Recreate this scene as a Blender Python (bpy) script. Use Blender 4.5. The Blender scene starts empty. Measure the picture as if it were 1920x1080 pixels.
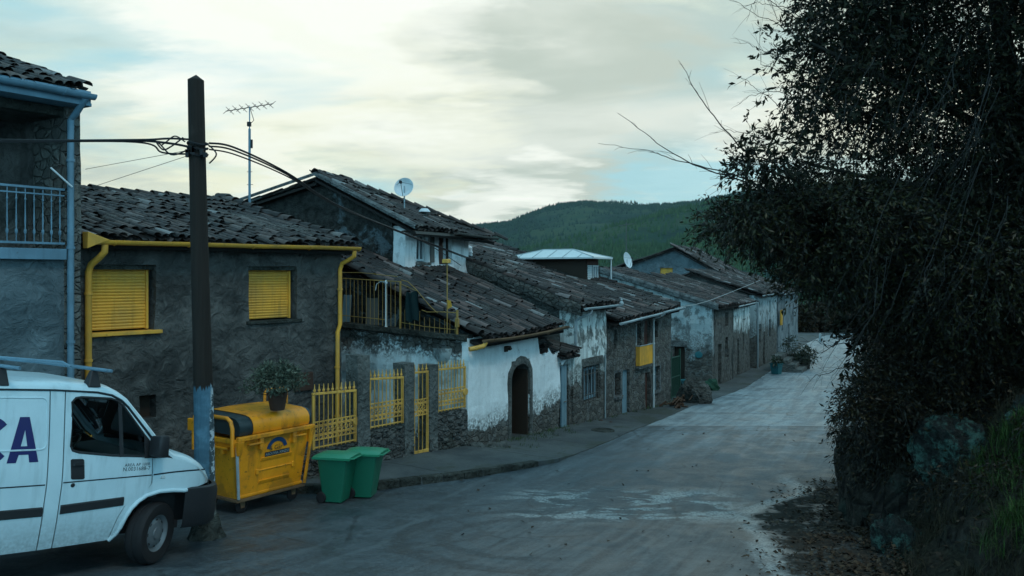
import bpy, bmesh, math, random
import numpy as np
from mathutils import Vector, Matrix, noise, geometry
R = math.radians
random.seed(7)
rng = np.random.default_rng(11)
SC = bpy.context.scene
COL = SC.collection

# ------------------------------------------------------------------ camera
cam_d = bpy.data.cameras.new('camera')
cam_d.lens = 30.0
cam_d.sensor_width = 36.0
cam_d.shift_y = -25 / 1920
cam_d.clip_start = 0.05
cam_d.clip_end = 12000
cam = bpy.data.objects.new('camera', cam_d)
cam.location = (0, 0, 3.2)
cam.rotation_euler = (R(90), 0, 0)
COL.objects.link(cam)
SC.camera = cam

# ------------------------------------------------------------------ node helper
class NT:
    def __init__(s, tree):
        s.t = tree
        s.n = tree.nodes
    def new(s, typ, **kw):
        nd = s.n.new(typ)
        for k, v in kw.items():
            setattr(nd, k, v)
        return nd
    def link(s, a, b):
        s.t.links.new(a, b)
    def put(s, sock, v):
        if hasattr(v, 'is_output'):
            s.link(v, sock)
        elif v is not None:
            if sock.type == 'RGBA' and not hasattr(v, '__len__'):
                v = (v, v, v, 1)
            elif sock.type == 'RGBA' and len(v) == 3:
                v = (*v, 1)
            sock.default_value = v
    def obj(s):
        return s.new('ShaderNodeTexCoord').outputs['Object']
    def gen(s):
        return s.new('ShaderNodeTexCoord').outputs['Generated']
    def mapping(s, vec, scale=(1, 1, 1), loc=(0, 0, 0), rot=(0, 0, 0)):
        m = s.new('ShaderNodeMapping')
        s.link(vec, m.inputs['Vector'])
        m.inputs['Scale'].default_value = scale
        m.inputs['Location'].default_value = loc
        m.inputs['Rotation'].default_value = rot
        return m.outputs[0]
    def noise(s, vec, scale, detail=4, rough=.55, dist=0):
        nd = s.new('ShaderNodeTexNoise')
        s.link(vec, nd.inputs['Vector'])
        nd.inputs['Scale'].default_value = scale
        nd.inputs['Detail'].default_value = detail
        nd.inputs['Roughness'].default_value = rough
        nd.inputs['Distortion'].default_value = dist
        return nd.outputs['Fac']
    def vor(s, vec, scale, feature='F1', out='Distance', rand=1):
        nd = s.new('ShaderNodeTexVoronoi', feature=feature)
        s.link(vec, nd.inputs['Vector'])
        nd.inputs['Scale'].default_value = scale
        nd.inputs['Randomness'].default_value = rand
        return nd.outputs[out]
    def m(s, op, a, b=None, c=None, clamp=False):
        nd = s.new('ShaderNodeMath', operation=op)
        nd.use_clamp = clamp
        s.put(nd.inputs[0], a)
        if b is not None: s.put(nd.inputs[1], b)
        if c is not None: s.put(nd.inputs[2], c)
        return nd.outputs[0]
    def rng(s, v, a, b, c=0, d=1, smooth=True):
        nd = s.new('ShaderNodeMapRange')
        if smooth: nd.interpolation_type = 'SMOOTHSTEP'
        s.put(nd.inputs['Value'], v)
        for k, x in zip(('From Min', 'From Max', 'To Min', 'To Max'), (a, b, c, d)):
            s.put(nd.inputs[k], x)
        return nd.outputs[0]
    def ramp(s, fac, stops):
        nd = s.new('ShaderNodeValToRGB')
        cr = nd.color_ramp
        while len(cr.elements) < len(stops):
            cr.elements.new(.5)
        for e, (p, c) in zip(cr.elements, stops):
            e.position = p
            e.color = (*c, 1) if hasattr(c, '__len__') else (c, c, c, 1)
        s.put(nd.inputs[0], fac)
        return nd.outputs[0]
    def mix(s, fac, a, b, blend='MIX'):
        nd = s.new('ShaderNodeMix', data_type='RGBA', blend_type=blend)
        s.put(nd.inputs['Factor'], fac)
        s.put(nd.inputs[6], a)
        s.put(nd.inputs[7], b)
        return nd.outputs[2]
    def sep(s, vec):
        nd = s.new('ShaderNodeSeparateXYZ')
        s.link(vec, nd.inputs[0])
        return nd.outputs
    def comb(s, x, y, z):
        nd = s.new('ShaderNodeCombineXYZ')
        for i, v in enumerate((x, y, z)): s.put(nd.inputs[i], v)
        return nd.outputs[0]
    def bump(s, h, strength=.5, dist=.02, normal=None):
        nd = s.new('ShaderNodeBump')
        nd.inputs['Strength'].default_value = strength
        nd.inputs['Distance'].default_value = dist
        s.put(nd.inputs['Height'], h)
        if normal is not None: s.link(normal, nd.inputs['Normal'])
        return nd.outputs[0]
    def rand_island(s):
        return s.new('ShaderNodeNewGeometry').outputs['Random Per Island']
    def add(s, a, b): return s.m('ADD', a, b)
    def mul(s, a, b): return s.m('MULTIPLY', a, b)

def mat(name, build):
    m = bpy.data.materials.new(name)
    m.use_nodes = True
    t = NT(m.node_tree)
    p = m.node_tree.nodes['Principled BSDF']
    build(t, p)
    return m

def setp(t, p, col=None, rough=.8, spec=.3, metal=0, normal=None):
    if col is not None: t.put(p.inputs['Base Color'], col)
    t.put(p.inputs['Roughness'], rough)
    p.inputs['Specular IOR Level'].default_value = spec
    p.inputs['Metallic'].default_value = metal
    if normal is not None: t.link(normal, p.inputs['Normal'])

# ------------------------------------------------------------------ world, sun, exposure
SUN_EL, SUN_ROT = R(52), R(140)
w = bpy.data.worlds.new('World')
SC.world = w
w.use_nodes = True
wt = NT(w.node_tree)
bg = w.node_tree.nodes['Background']
sky = wt.new('ShaderNodeTexSky', sky_type='NISHITA')
sky.sun_disc = False
sky.sun_elevation = SUN_EL
sky.sun_rotation = SUN_ROT
sky.air_density = 1.4
sky.dust_density = .6
sky.ozone_density = 3.0
SKY_S = .05
dirv = wt.gen()
sx, sy, sz = wt.sep(dirv)
zz = wt.m('ADD', wt.m('MAXIMUM', sz, 0.0), .16)
pl = wt.comb(wt.m('DIVIDE', sx, zz), wt.m('DIVIDE', sy, zz), 0.0)
warp = wt.noise(pl, .9, 3, .5)
plw = wt.mapping(pl, (.55, .8, 1), (1.3, .4, 0))
n1 = wt.noise(plw, 1.1, 7, .52, .6)
n2 = wt.noise(wt.mapping(pl, (.8, 1.2, 1), (4.1, 7.7, 0)), 1.9, 6, .55, .3)
wn = wt.new('ShaderNodeTexNoise'); wt.link(wt.mapping(pl, (.8, 1.3, 1), (2.2, 5.1, 0)), wn.inputs['Vector']); wn.inputs['Scale'].default_value = 1.6; wn.inputs['Detail'].default_value = 6; wn.inputs['Roughness'].default_value = .58
wo = wt.new('ShaderNodeVectorMath', operation='SUBTRACT'); wt.link(wn.outputs['Color'], wo.inputs[0]); wo.inputs[1].default_value = (.5, .5, .5)
ws = wt.new('ShaderNodeVectorMath', operation='MULTIPLY'); wt.link(wo.outputs[0], ws.inputs[0]); ws.inputs[1].default_value = (.55, .2, .24)
dw_ = wt.new('ShaderNodeVectorMath', operation='ADD'); wt.link(dirv, dw_.inputs[0]); wt.link(ws.outputs[0], dw_.inputs[1])
dwn = wt.new('ShaderNodeVectorMath', operation='NORMALIZE'); wt.link(dw_.outputs[0], dwn.inputs[0])
def blob(dx, dy, dz, a, b):
    nd = wt.new('ShaderNodeVectorMath', operation='DOT_PRODUCT')
    wt.link(dwn.outputs[0], nd.inputs[0])
    v = Vector((dx, dy, dz)).normalized()
    nd.inputs[1].default_value = v
    return wt.rng(nd.outputs['Value'], math.cos(R(a)), math.cos(R(b)))
def pix(u, v): return ((u - 960) / 1600, 1, (515 - v) / 1600)
front = wt.rng(sy, .40, .80)
low = wt.rng(sz, .62, .28)
lit = wt.mul(front, low)                               # bank of bright cloud ahead, low in the sky
K = 1 / SKY_S
def kc(c): return tuple(x * K for x in c)
grey = wt.mix(lit, kc((.31, .72, .96)), kc((.555, .635, .56)))
cream = wt.mix(lit, kc((.45, .90, 1.15)), kc((.90, .93, .72)))
white = wt.mix(lit, kc((.52, .98, 1.22)), kc((1.0, 1.04, .95)))
cyan = wt.mix(.85, sky.outputs[0], wt.mix(lit, kc((.28, .74, 1.02)), kc((.44, .80, .88))))
g = wt.rng(n2, .36, .60)
def plus(a, b, k): return wt.m('ADD', a, wt.mul(b, k), clamp=True)
def minus(a, b, k): return wt.m('SUBTRACT', a, wt.mul(b, k), clamp=True)
g = plus(wt.mul(g, .75), blob(*pix(430, 190), 17, 3), .6)
for u_, v_, r_, k_ in ((1090, 190, 12, .55), (1250, 150, 10, .35), (820, 315, 7, .35), (1080, 320, 7, .45), (130, 190, 6, .4)):
    g = minus(g, blob(*pix(u_, v_), r_, 1), k_)
cloud = wt.mix(g, grey, cream)
wh = wt.mul(wt.rng(n1, .52, .68), .5)
for u_, v_, r_, k_ in ((520, 10, 12, .85), (850, -10, 8, .6), (960, 395, 5, .7), (560, 365, 5, .4), (1390, 320, 5, .5), (250, 20, 8, .5)):
    wh = plus(wh, blob(*pix(u_, v_), r_, .5), k_)
cloud = wt.mix(wh, cloud, white)
gap = wt.mul(wt.rng(n1, .48, .36), .45)
for u_, v_, r_, k_ in ((1270, 300, 6.0, .9), (1390, 60, 6, .45), (20, 30, 8, .45), (120, 90, 7, .25), (1180, 345, 4, .4), (700, 372, 4, .35)):
    gap = plus(gap, wt.mul(blob(*pix(u_, v_), r_, .3), wt.rng(n1, .72, .38)), k_)
skyc = wt.mix(wt.mul(gap, .85), cloud, cyan)
band = wt.rng(sz, .72, .05, .8, 2.05)                       # away from the bright bank the sky glows low down and is dim overhead
band = wt.m('ADD', wt.mul(wt.m('SUBTRACT', 1.0, lit), band), lit)
skyc = wt.mix(1.0, skyc, band, 'MULTIPLY')
wt.link(skyc, bg.inputs['Color'])
bg.inputs['Strength'].default_value = SKY_S

sun_d = bpy.data.lights.new('sun', 'SUN')
sun_d.energy = .65
sun_d.angle = R(14)
sun_d.color = (1.0, .95, .86)
sun = bpy.data.objects.new('sun', sun_d)
sun.rotation_euler = Vector((-math.sin(SUN_ROT) * math.cos(SUN_EL), -math.cos(SUN_ROT) * math.cos(SUN_EL), -math.sin(SUN_EL))).to_track_quat('-Z', 'Y').to_euler()
COL.objects.link(sun)
vs = SC.view_settings
vs.view_transform = 'Standard'
vs.look = 'None'
vs.exposure = 0
vs.gamma = 1
SC.cycles.use_denoising = True
SC.cycles.max_bounces = 8
SC.cycles.transparent_max_bounces = 12

# ------------------------------------------------------------------ mesh helper
class MB:
    def __init__(s):
        s.v = []; s.f = []; s.mi = []; s.cur = 0
        s.M = None
    def vert(s, p):
        if s.M is not None:
            p = s.M @ Vector(p)
        s.v.append((p[0], p[1], p[2]))
        return len(s.v) - 1
    def face(s, idx):
        s.f.append(tuple(idx)); s.mi.append(s.cur)
    def poly(s, pts):
        s.face([s.vert(p) for p in pts])
    def box(s, x0, x1, y0, y1, z0, z1):
        b = [s.vert(p) for p in ((x0, y0, z0), (x1, y0, z0), (x1, y1, z0), (x0, y1, z0), (x0, y0, z1), (x1, y0, z1), (x1, y1, z1), (x0, y1, z1))]
        for q in ((0, 3, 2, 1), (4, 5, 6, 7), (0, 1, 5, 4), (1, 2, 6, 5), (2, 3, 7, 6), (3, 0, 4, 7)):
            s.face([b[i] for i in q])
    def hexa(s, bot, top):
        b = [s.vert(p) for p in bot] + [s.vert(p) for p in top]
        for q in ((0, 3, 2, 1), (4, 5, 6, 7), (0, 1, 5, 4), (1, 2, 6, 5), (2, 3, 7, 6), (3, 0, 4, 7)):
            s.face([b[i] for i in q])
    def grid(s, rows, close_u=False, close_v=False):
        ids = [[s.vert(p) for p in r] for r in rows]
        n = len(ids); k = len(ids[0])
        for i in range(n if close_u else n - 1):
            for j in range(k if close_v else k - 1):
                s.face((ids[i][j], ids[i][(j + 1) % k], ids[(i + 1) % n][(j + 1) % k], ids[(i + 1) % n][j]))
        return ids
    def tube(s, pts, r, n=8, cap=True, close=False):
        pts = [Vector(p) for p in pts]
        rs = r if hasattr(r, '__len__') else [r] * len(pts)
        rows = []; up = None
        for i, p in enumerate(pts):
            if close:
                t = pts[(i + 1) % len(pts)] - pts[i - 1]
            else:
                t = pts[min(i + 1, len(pts) - 1)] - pts[max(i - 1, 0)]
            t.normalize()
            if up is None:
                up = Vector((0, 0, 1)) if abs(t.z) < .9 else Vector((1, 0, 0))
            a = (up - t * up.dot(t))
            if a.length < 1e-4: a = t.orthogonal()
            a.normalize(); up = a
            b = t.cross(a)
            rows.append([p + (a * math.cos(2 * math.pi * k / n) + b * math.sin(2 * math.pi * k / n)) * rs[i] for k in range(n)])
        ids = s.grid(rows, close_u=close, close_v=True)
        if cap and not close:
            s.face(ids[0][::-1]); s.face(ids[-1])
    def lathe(s, prof, n=24, origin=(0, 0, 0), axis='z', cap=False):
        rows = []
        for k in range(n):
            a = 2 * math.pi * k / n
            row = []
            for r, h in prof:
                c, d = r * math.cos(a), r * math.sin(a)
                p = (c, d, h) if axis == 'z' else ((c, h, d) if axis == 'y' else (h, c, d))
                row.append((p[0] + origin[0], p[1] + origin[1], p[2] + origin[2]))
            rows.append(row)
        ids = s.grid(rows, close_u=True)
        if cap:
            s.face([r[0] for r in ids]); s.face([r[-1] for r in ids][::-1])
    def build(s, name, mats, parent=None, smooth=False, bevel=0, auto=None):
        me = bpy.data.meshes.new(name)
        me.from_pydata(s.v, [], s.f)
        if not isinstance(mats, (list, tuple)): mats = [mats]
        for m_ in mats: me.materials.append(m_)
        if len(mats) > 1: me.polygons.foreach_set('material_index', s.mi)
        bm = bmesh.new(); bm.from_mesh(me)
        bmesh.ops.remove_doubles(bm, verts=bm.verts, dist=1e-5)
        bmesh.ops.recalc_face_normals(bm, faces=bm.faces)
        if bevel:
            ed = [e for e in bm.edges if len(e.link_faces) == 2 and e.calc_face_angle(0) > R(28)]
            bmesh.ops.bevel(bm, geom=ed, offset=bevel, segments=2, profile=.5, affect='EDGES', clamp_overlap=True)
        if smooth:
            for f_ in bm.faces: f_.smooth = True
            lim = R(auto if auto else 40)
            for e in bm.edges:
                if len(e.link_faces) == 2 and e.calc_face_angle(0) > lim: e.smooth = False
        bm.to_mesh(me); bm.free()
        o = bpy.data.objects.new(name, me)
        COL.objects.link(o)
        if parent: o.parent = parent
        return o

def np_mesh(name, verts, faces, m, parent=None, smooth=False):
    """fast mesh from arrays; every face has the same number of corners"""
    verts = np.asarray(verts, dtype=np.float32); faces = np.asarray(faces, dtype=np.int32)
    me = bpy.data.meshes.new(name)
    nf, k = faces.shape
    me.vertices.add(len(verts)); me.vertices.foreach_set('co', verts.ravel())
    me.loops.add(nf * k); me.loops.foreach_set('vertex_index', faces.ravel())
    me.polygons.add(nf)
    me.polygons.foreach_set('loop_start', np.arange(0, nf * k, k, dtype=np.int32))
    me.polygons.foreach_set('loop_total', np.full(nf, k, dtype=np.int32))
    if smooth: me.polygons.foreach_set('use_smooth', np.ones(nf, dtype=bool))
    me.materials.append(m)
    me.update(calc_edges=True)
    o = bpy.data.objects.new(name, me)
    COL.objects.link(o)
    if parent: o.parent = parent
    return o

def tag(o, label=None, cat=None, group=None, kind=None):
    if label: o['label'] = label
    if cat: o['category'] = cat
    if group: o['group'] = group
    if kind: o['kind'] = kind
    return o
def empty(name, loc, rz=0, label=None, cat=None, group=None, rot=None):
    o = bpy.data.objects.new(name, None)
    o.empty_display_size = .2
    o.location = loc
    o.rotation_euler = rot if rot else (0, 0, rz)
    COL.objects.link(o)
    return tag(o, label, cat, group)
def copy_tree(o, parent=None):
    c = o.copy(); COL.objects.link(c)
    if parent: c.parent = parent
    for ch in list(o.children): copy_tree(ch, c)
    return c

def cdt(loops, step=0.0, holes=()):
    """triangulate a polygon (first loop) with holes, optionally with interior points"""
    pts = []; edges = []
    for lp in [loops] + list(holes):
        b = len(pts)
        dl = []
        for i, p in enumerate(lp):
            q = lp[(i + 1) % len(lp)]
            k = max(1, int(math.hypot(q[0] - p[0], q[1] - p[1]) / step)) if step else 1
            for j in range(k):
                dl.append((p[0] + (q[0] - p[0]) * j / k, p[1] + (q[1] - p[1]) * j / k))
        pts += dl
        edges += [(b + i, b + (i + 1) % len(dl)) for i in range(len(dl))]
    def inside(p, lp):
        c = False
        for i in range(len(lp)):
            a, b = lp[i], lp[i - 1]
            if (a[1] > p[1]) != (b[1] > p[1]) and p[0] < (b[0] - a[0]) * (p[1] - a[1]) / (b[1] - a[1]) + a[0]: c = not c
        return c
    if step:
        xs = [p[0] for p in loops]; ys = [p[1] for p in loops]
        x = min(xs) + step * .5
        while x < max(xs):
            y = min(ys) + step * .5
            while y < max(ys):
                if inside((x, y), loops) and not any(inside((x, y), h) for h in holes):
                    pts.append((x, y))
                y += step
            x += step
    r = geometry.delaunay_2d_cdt([Vector(p) for p in pts], edges, [], 0, 1e-6)
    V = [(v.x, v.y) for v in r[0]]
    F = []
    for f_ in r[2]:
        c = (sum(V[i][0] for i in f_) / len(f_), sum(V[i][1] for i in f_) / len(f_))
        if inside(c, loops) and not any(inside(c, h) for h in holes): F.append(list(f_))
    return V, F

def flat_text(txt, size, fn, m, name, parent):
    """raised lettering; fn maps (x, y) of the lettering plane to a point on the surface"""
    cu = bpy.data.curves.new(name, 'FONT')
    cu.body = txt; cu.size = size; cu.align_x = 'CENTER'; cu.align_y = 'CENTER'
    cu.resolution_u = 2
    o = bpy.data.objects.new(name, cu); COL.objects.link(o)
    dg = bpy.context.evaluated_depsgraph_get()
    me = bpy.data.meshes.new_from_object(o.evaluated_get(dg))
    bpy.data.objects.remove(o)
    for v in me.vertices: v.co = Vector(fn(v.co.x, v.co.y))
    me.materials.clear(); me.materials.append(m)
    t = bpy.data.objects.new(name, me); COL.objects.link(t); t.parent = parent
    return t

def fbm(x, y, z=0, o=4): return noise.fractal(Vector((x, y, z)), 1.0, 2.0, o)

GY = np.array([-60, 0, 8, 9.4, 10.9, 12, 13.3, 14.6, 16.7, 17.8, 21, 24.2, 29, 33, 37, 45, 62, 75, 90, 120, 200, 400, 4000.])
GZ = np.array([4, .75, .16, 0, -.17, -.27, -.35, -.40, -.46, -.53, -.70, -.93, -1.2, -1.44, -1.6, -1.83, -2.05, -2.15, -2.8, -5, -14, -24, -24.])
_yy = np.arange(-60, 420, .1)
_zz = np.interp(_yy, GY, GZ)
_k = np.hanning(27); _k /= _k.sum()
_zs = np.convolve(np.pad(_zz, 13, mode='edge'), _k, mode='valid')
def gz(y): return float(np.interp(y, _yy, _zs))
# ------------------------------------------------------------------ materials
MT = {}
def stone_height(t, v, scale):
    vv = t.mapping(v, (1, 1, 1.45))
    wv = t.new('ShaderNodeVectorMath', operation='ADD')
    t.link(vv, wv.inputs[0])
    nz = t.new('ShaderNodeTexNoise'); t.link(vv, nz.inputs['Vector']); nz.inputs['Scale'].default_value = scale * .8
    sc = t.new('ShaderNodeVectorMath', operation='SCALE'); t.link(nz.outputs['Color'], sc.inputs[0]); sc.inputs['Scale'].default_value = .35 / scale * 2
    t.link(sc.outputs[0], wv.inputs[1])
    edge = t.vor(wv.outputs[0], scale, 'DISTANCE_TO_EDGE')
    cell = t.vor(wv.outputs[0], scale, 'F1', 'Color')
    return edge, cell
def m_stone(name, scale=5.2, lo=(.055, .058, .055), hi=(.15, .15, .135), mortar=(.10, .105, .10), moss=.35):
    def b(t, p):
        v = t.obj()
        edge, cell = stone_height(t, v, scale)
        h = t.rng(edge, .0, .11)
        c = t.sep(cell)[0]
        nz = t.noise(v, 14, 6, .6)
        base = t.mix(t.m('ADD', t.mul(c, .65), t.mul(nz, .35)), lo, hi)
        base = t.mix(t.rng(nz, .55, .75, 0, .5), base, (.17, .18, .165))
        base = t.mix(t.mul(t.rng(edge, .05, .01), t.rng(t.noise(v, 5, 5, .65), .38, .58, .1, .8)), base, mortar)
        mo = t.mul(t.rng(t.noise(v, 1.6, 5, .65), .5, .66), moss)
        base = t.mix(mo, base, (.035, .042, .026))
        hh = t.m('ADD', t.mul(h, .8), t.mul(nz, .7))
        setp(t, p, base, .92, .2, normal=t.bump(hh, 1, .06))
    return mat(name, b)
def m_peel(name, z0, zw, white=(.78, .87, .88), dirt=(.19, .22, .215), amount=.5, stone=5.5, streak=.5, big=.7, top=None, blot=.12):
    """whitewash that has come away from rubble masonry; more is lost below z0"""
    def b(t, p):
        v = t.obj()
        x, y, z = t.sep(v)
        n1 = t.noise(v, big, 6, .62, .5)
        n2 = t.noise(v, 3.8, 6, .68)
        n3 = t.noise(v, 17, 5, .6)
        st = t.noise(t.mapping(v, (3.2, 3.2, .5)), 1.2, 6, .66)
        edge, cell = stone_height(t, v, stone)
        grad = t.rng(z, z0 - zw, z0 + zw, .55, -.12, smooth=False)
        if top: grad = t.add(grad, t.rng(z, top[0], top[1], 0, .42))
        k = t.m('ADD', t.m('ADD', t.mul(n1, .62), t.mul(n2, .38)), grad)
        loss = t.rng(k, 1.02 - amount * .5, 1.07 - amount * .5)
        grey = t.rng(k, .80 - amount * .5, 1.0 - amount * .5)
        col = t.mix(t.mul(t.rng(st, .44, .66), streak), white, dirt)
        col = t.mix(t.mul(grey, t.rng(n3, .35, .6)), col, dirt)
        n4 = t.noise(t.mapping(v, (1, 1, .75)), 2.3, 8, .70, .4)
        col = t.mix(t.rng(n4, .49, .57, 0, blot), col, dirt)
        col = t.mix(t.rng(n4, .60, .64, 0, blot), col, tuple(q * .45 for q in dirt))
        col = t.mix(t.rng(n2, .62, .72, 0, .7), col, t.mix(.5, dirt, (.05, .06, .05)))
        sc = t.mix(t.sep(cell)[0], (.05, .052, .048), (.14, .14, .125))
        sc = t.mix(t.mul(t.rng(edge, .06, .01), t.rng(n3, .4, .58, .1, .8)), sc, (.12, .125, .115))
        sc = t.mix(t.rng(n2, .5, .62, 0, .75), sc, (.16, .175, .17))
        sc = t.mix(t.rng(n3, .5, .7, 0, .5), sc, (.04, .045, .035))
        col = t.mix(loss, col, sc)
        hs = t.add(t.mul(t.rng(edge, 0, .11), .8), t.mul(n3, .3))
        hp = t.add(t.mul(n2, .45), t.add(t.mul(n3, .12), .85))
        h = t.new('ShaderNodeMix', data_type='FLOAT')
        t.put(h.inputs[0], loss); t.put(h.inputs[2], hp); t.put(h.inputs[3], hs)
        setp(t, p, col, .9, .2, normal=t.bump(h.outputs[0], 1, .05))
    return mat(name, b)
def m_render(name, lo=(.045, .055, .06), hi=(.125, .14, .145), lump=1.0, sc=1.0):
    """thrown cement render: lumpy, dirty"""
    def b(t, p):
        v = t.obj()
        a = t.noise(v, 1.1 * sc, 6, .6, .4)
        l = t.noise(v, 4.2 * sc, 7, .62, .8)
        vr = t.vor(t.mapping(v, (1, 1, 1.2)), 7 * sc, 'SMOOTH_F1')
        f = t.noise(v, 40, 4, .6)
        col = t.mix(t.rng(a, .3, .72), lo, hi)
        col = t.mix(t.rng(l, .55, .72, 0, .55), col, tuple(x * 1.45 for x in hi))
        col = t.mix(t.rng(l, .45, .30, 0, .6), col, tuple(x * .55 for x in lo))
        h = t.add(t.add(t.mul(l, 1.3), t.mul(vr, .35)), t.mul(f, .10))
        setp(t, p, col, .93, .2, normal=t.bump(h, 1, .22 * lump))
    return mat(name, b)
def m_tile(name, lo=(.018, .0175, .017), hi=(.085, .070, .062)):
    def b(t, p):
        v = t.obj()
        r = t.rand_island()
        n = t.noise(v, 6, 6, .65)
        n2 = t.noise(v, .8, 4, .6)
        g = t.noise(v, 30, 3, .6)
        col = t.ramp(r, [(0, lo), (.45, (.021, .019, .018)), (.75, (.034, .026, .023)), (.92, hi), (1, (.20, .22, .22))])
        col = t.mix(t.rng(n, .52, .72, 0, .7), col, (.03, .034, .028))
        col = t.mix(t.mul(t.rng(n2, .5, .65), t.rng(g, .45, .62, 0, .6)), col, (.12, .13, .115))
        setp(t, p, col, t.rng(n, .3, .7, .55, .9), .35, normal=t.bump(t.add(n, t.mul(g, .4)), .6, .012))
    return mat(name, b)
def m_paint(name, col, rough=.5, spec=.4, wear=.35, rust=(.07, .045, .03), fade=None, sc=1):
    def b(t, p):
        v = t.obj()
        n = t.noise(v, 9 * sc, 7, .68)
        n2 = t.noise(v, 1.7 * sc, 4, .6)
        f2 = fade if fade else tuple(x * .72 for x in col)
        c = t.mix(t.rng(n2, .35, .65), col, f2)
        c = t.mix(t.rng(n, .62, .72, 0, wear * 2, ), c, rust)
        c = t.mix(t.rng(t.noise(t.mapping(v, (8, 8, .7)), 1.5 * sc, 4), .5, .75, 0, wear), c, tuple(x * .5 for x in f2))
        setp(t, p, c, t.rng(n, .3, .7, rough - .1, rough + .15), spec, normal=t.bump(n, .25, .004))
    return mat(name, b)
def m_plain(name, col, rough=.6, spec=.3, metal=0, var=.25, sc=8):
    def b(t, p):
        v = t.obj()
        n = t.noise(v, sc, 5, .6)
        c = t.mix(n, tuple(x * (1 - var) for x in col), tuple(min(1, x * (1 + var)) for x in col))
        setp(t, p, c, rough, spec, metal, t.bump(n, .2, .004))
    return mat(name, b)
def m_glass(name, tint=(.5, .6, .6), gl=.12):
    def b(t, p):
        out = t.n['Material Output']
        t.n.remove(p)
        tr = t.new('ShaderNodeBsdfTransparent'); tr.inputs[0].default_value = (*tint, 1)
        gs = t.new('ShaderNodeBsdfGlossy'); gs.inputs['Roughness'].default_value = .04
        gs.inputs[0].default_value = (.9, .95, 1, 1)
        fr = t.new('ShaderNodeFresnel'); fr.inputs[0].default_value = 1.5
        f = t.m('ADD', fr.outputs[0], gl - .04, clamp=True)
        mx = t.new('ShaderNodeMixShader')
        t.link(f, mx.inputs[0]); t.link(tr.outputs[0], mx.inputs[1]); t.link(gs.outputs[0], mx.inputs[2])
        t.link(mx.outputs[0], out.inputs[0])
    return mat(name, b)
def m_leaf(name, stops, rough=.42, spec=.5, trans=.0):
    def b(t, p):
        r = t.rand_island()
        n = t.noise(t.obj(), .9, 3, .6)
        c = t.ramp(t.m('ADD', t.mul(r, .8), t.mul(n, .2)), stops)
        setp(t, p, c, rough, spec)
    return mat(name, b)

YEL = (.72, .365, .042)
MT['tile'] = m_tile('roof_tile')
MT['tile_red'] = m_tile('reddish_roof_tile', (.020, .018, .0175), (.11, .075, .066))
MT['under'] = m_plain('roof_underlay', (.02, .02, .019), .95, .1)
MT['mortar'] = m_render('verge_mortar', (.07, .08, .08), (.22, .25, .25), .6, 3)
MT['cement'] = m_render('grey_cement_render', (.036, .040, .039), (.125, .128, .120), .62)
MT['cement_blue'] = m_render('blue_grey_render', (.062, .092, .104), (.125, .172, .190), .35)
MT['cement_pale'] = m_render('pale_cement_render', (.10, .13, .14), (.22, .26, .27), .35)
def _soot(t, p):
    v = t.obj()
    n = t.noise(v, .9, 8, .66, .5); m_ = t.noise(v, 5, 7, .68); f = t.noise(v, 24, 5, .65)
    c = t.mix(t.rng(m_, .32, .68), (.010, .011, .010), (.042, .046, .042))
    c = t.mix(t.mul(t.rng(n, .53, .60), t.rng(m_, .36, .52)), c, (.10, .135, .15))
    c = t.mix(t.rng(f, .62, .7, 0, .5), c, (.075, .08, .075))
    setp(t, p, c, .93, .2, normal=t.bump(t.add(t.mul(m_, 1.2), t.mul(f, .3)), 1, .12))
MT['cement_dark'] = mat('soot_black_render', _soot)
MT['concrete'] = m_render('weathered_concrete', (.07, .08, .075), (.16, .175, .165), .5, 1.5)
MT['concrete_dark'] = m_render('dark_concrete', (.022, .026, .022), (.075, .085, .075), .6, 1.6)
MT['stone'] = m_stone('rubble_stone')
MT['stone_fence'] = m_stone('rubble_garden_wall', 6.0, (.040, .044, .043), (.13, .138, .130), (.05, .055, .052))
MT['stone_big'] = m_stone('coursed_stone', 4.4, (.05, .055, .052), (.16, .17, .155), (.10, .11, .10), .25)
MT['white'] = m_peel('whitewashed_wall', .12, .62, amount=.46, streak=.15, big=.75, blot=.10)
MT['white_ruin'] = m_peel('peeling_whitewash', .35, 1.2, (.66, .74, .73), amount=.60, streak=.4, blot=.85)
MT['white_pt'] = m_peel('stained_whitewash', .45, .9, (.70, .78, .76), (.15, .18, .17), amount=.60, streak=.5, big=1.1, blot=.95)
MT['terr'] = m_peel('blackened_whitewash', -.4, .8, (.58, .70, .72), (.09, .11, .11), amount=.66, streak=.25, big=.9, top=(1.15, 1.75), blot=.45)
MT['stone_pt'] = m_peel('stone_with_old_plaster', 1.8, 2.0, (.36, .41, .40), (.12, .13, .12), amount=.98, stone=6, streak=.6, big=1.6)
MT['mottle'] = m_peel('mottled_plaster', -.1, 1.4, (.36, .44, .45), (.14, .165, .165), amount=.74, streak=.15, big=1.0, blot=.95)
MT['upper'] = m_peel('upper_whitewash', 3.0, .8, (.70, .75, .75), amount=.22, streak=.3, big=1.2, blot=.35)
MT['yellow'] = m_paint('yellow_paint', YEL, .55, .35, .45, (.16, .09, .035), (.52, .29, .055))
MT['yellow_fence'] = m_paint('yellow_iron_paint', (.70, .41, .085), .5, .4, .6, (.14, .08, .035), (.48, .28, .065))
MT['yellow_old'] = m_paint('flaking_yellow_paint', (.36, .23, .065), .6, .3, .6, (.06, .04, .03))
MT['rust'] = m_paint('rusty_iron', (.16, .105, .06), .8, .2, .6, (.04, .025, .02))
MT['blue'] = m_paint('grey_blue_paint', (.13, .25, .33), .5, .4, .25, (.05, .06, .06))
MT['bluedoor'] = m_paint('pale_blue_door_paint', (.16, .27, .32), .5, .4, .3, (.07, .08, .08))
MT['greygut'] = m_paint('pale_grey_gutter', (.34, .42, .44), .45, .4, .25, (.10, .11, .11))
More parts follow.
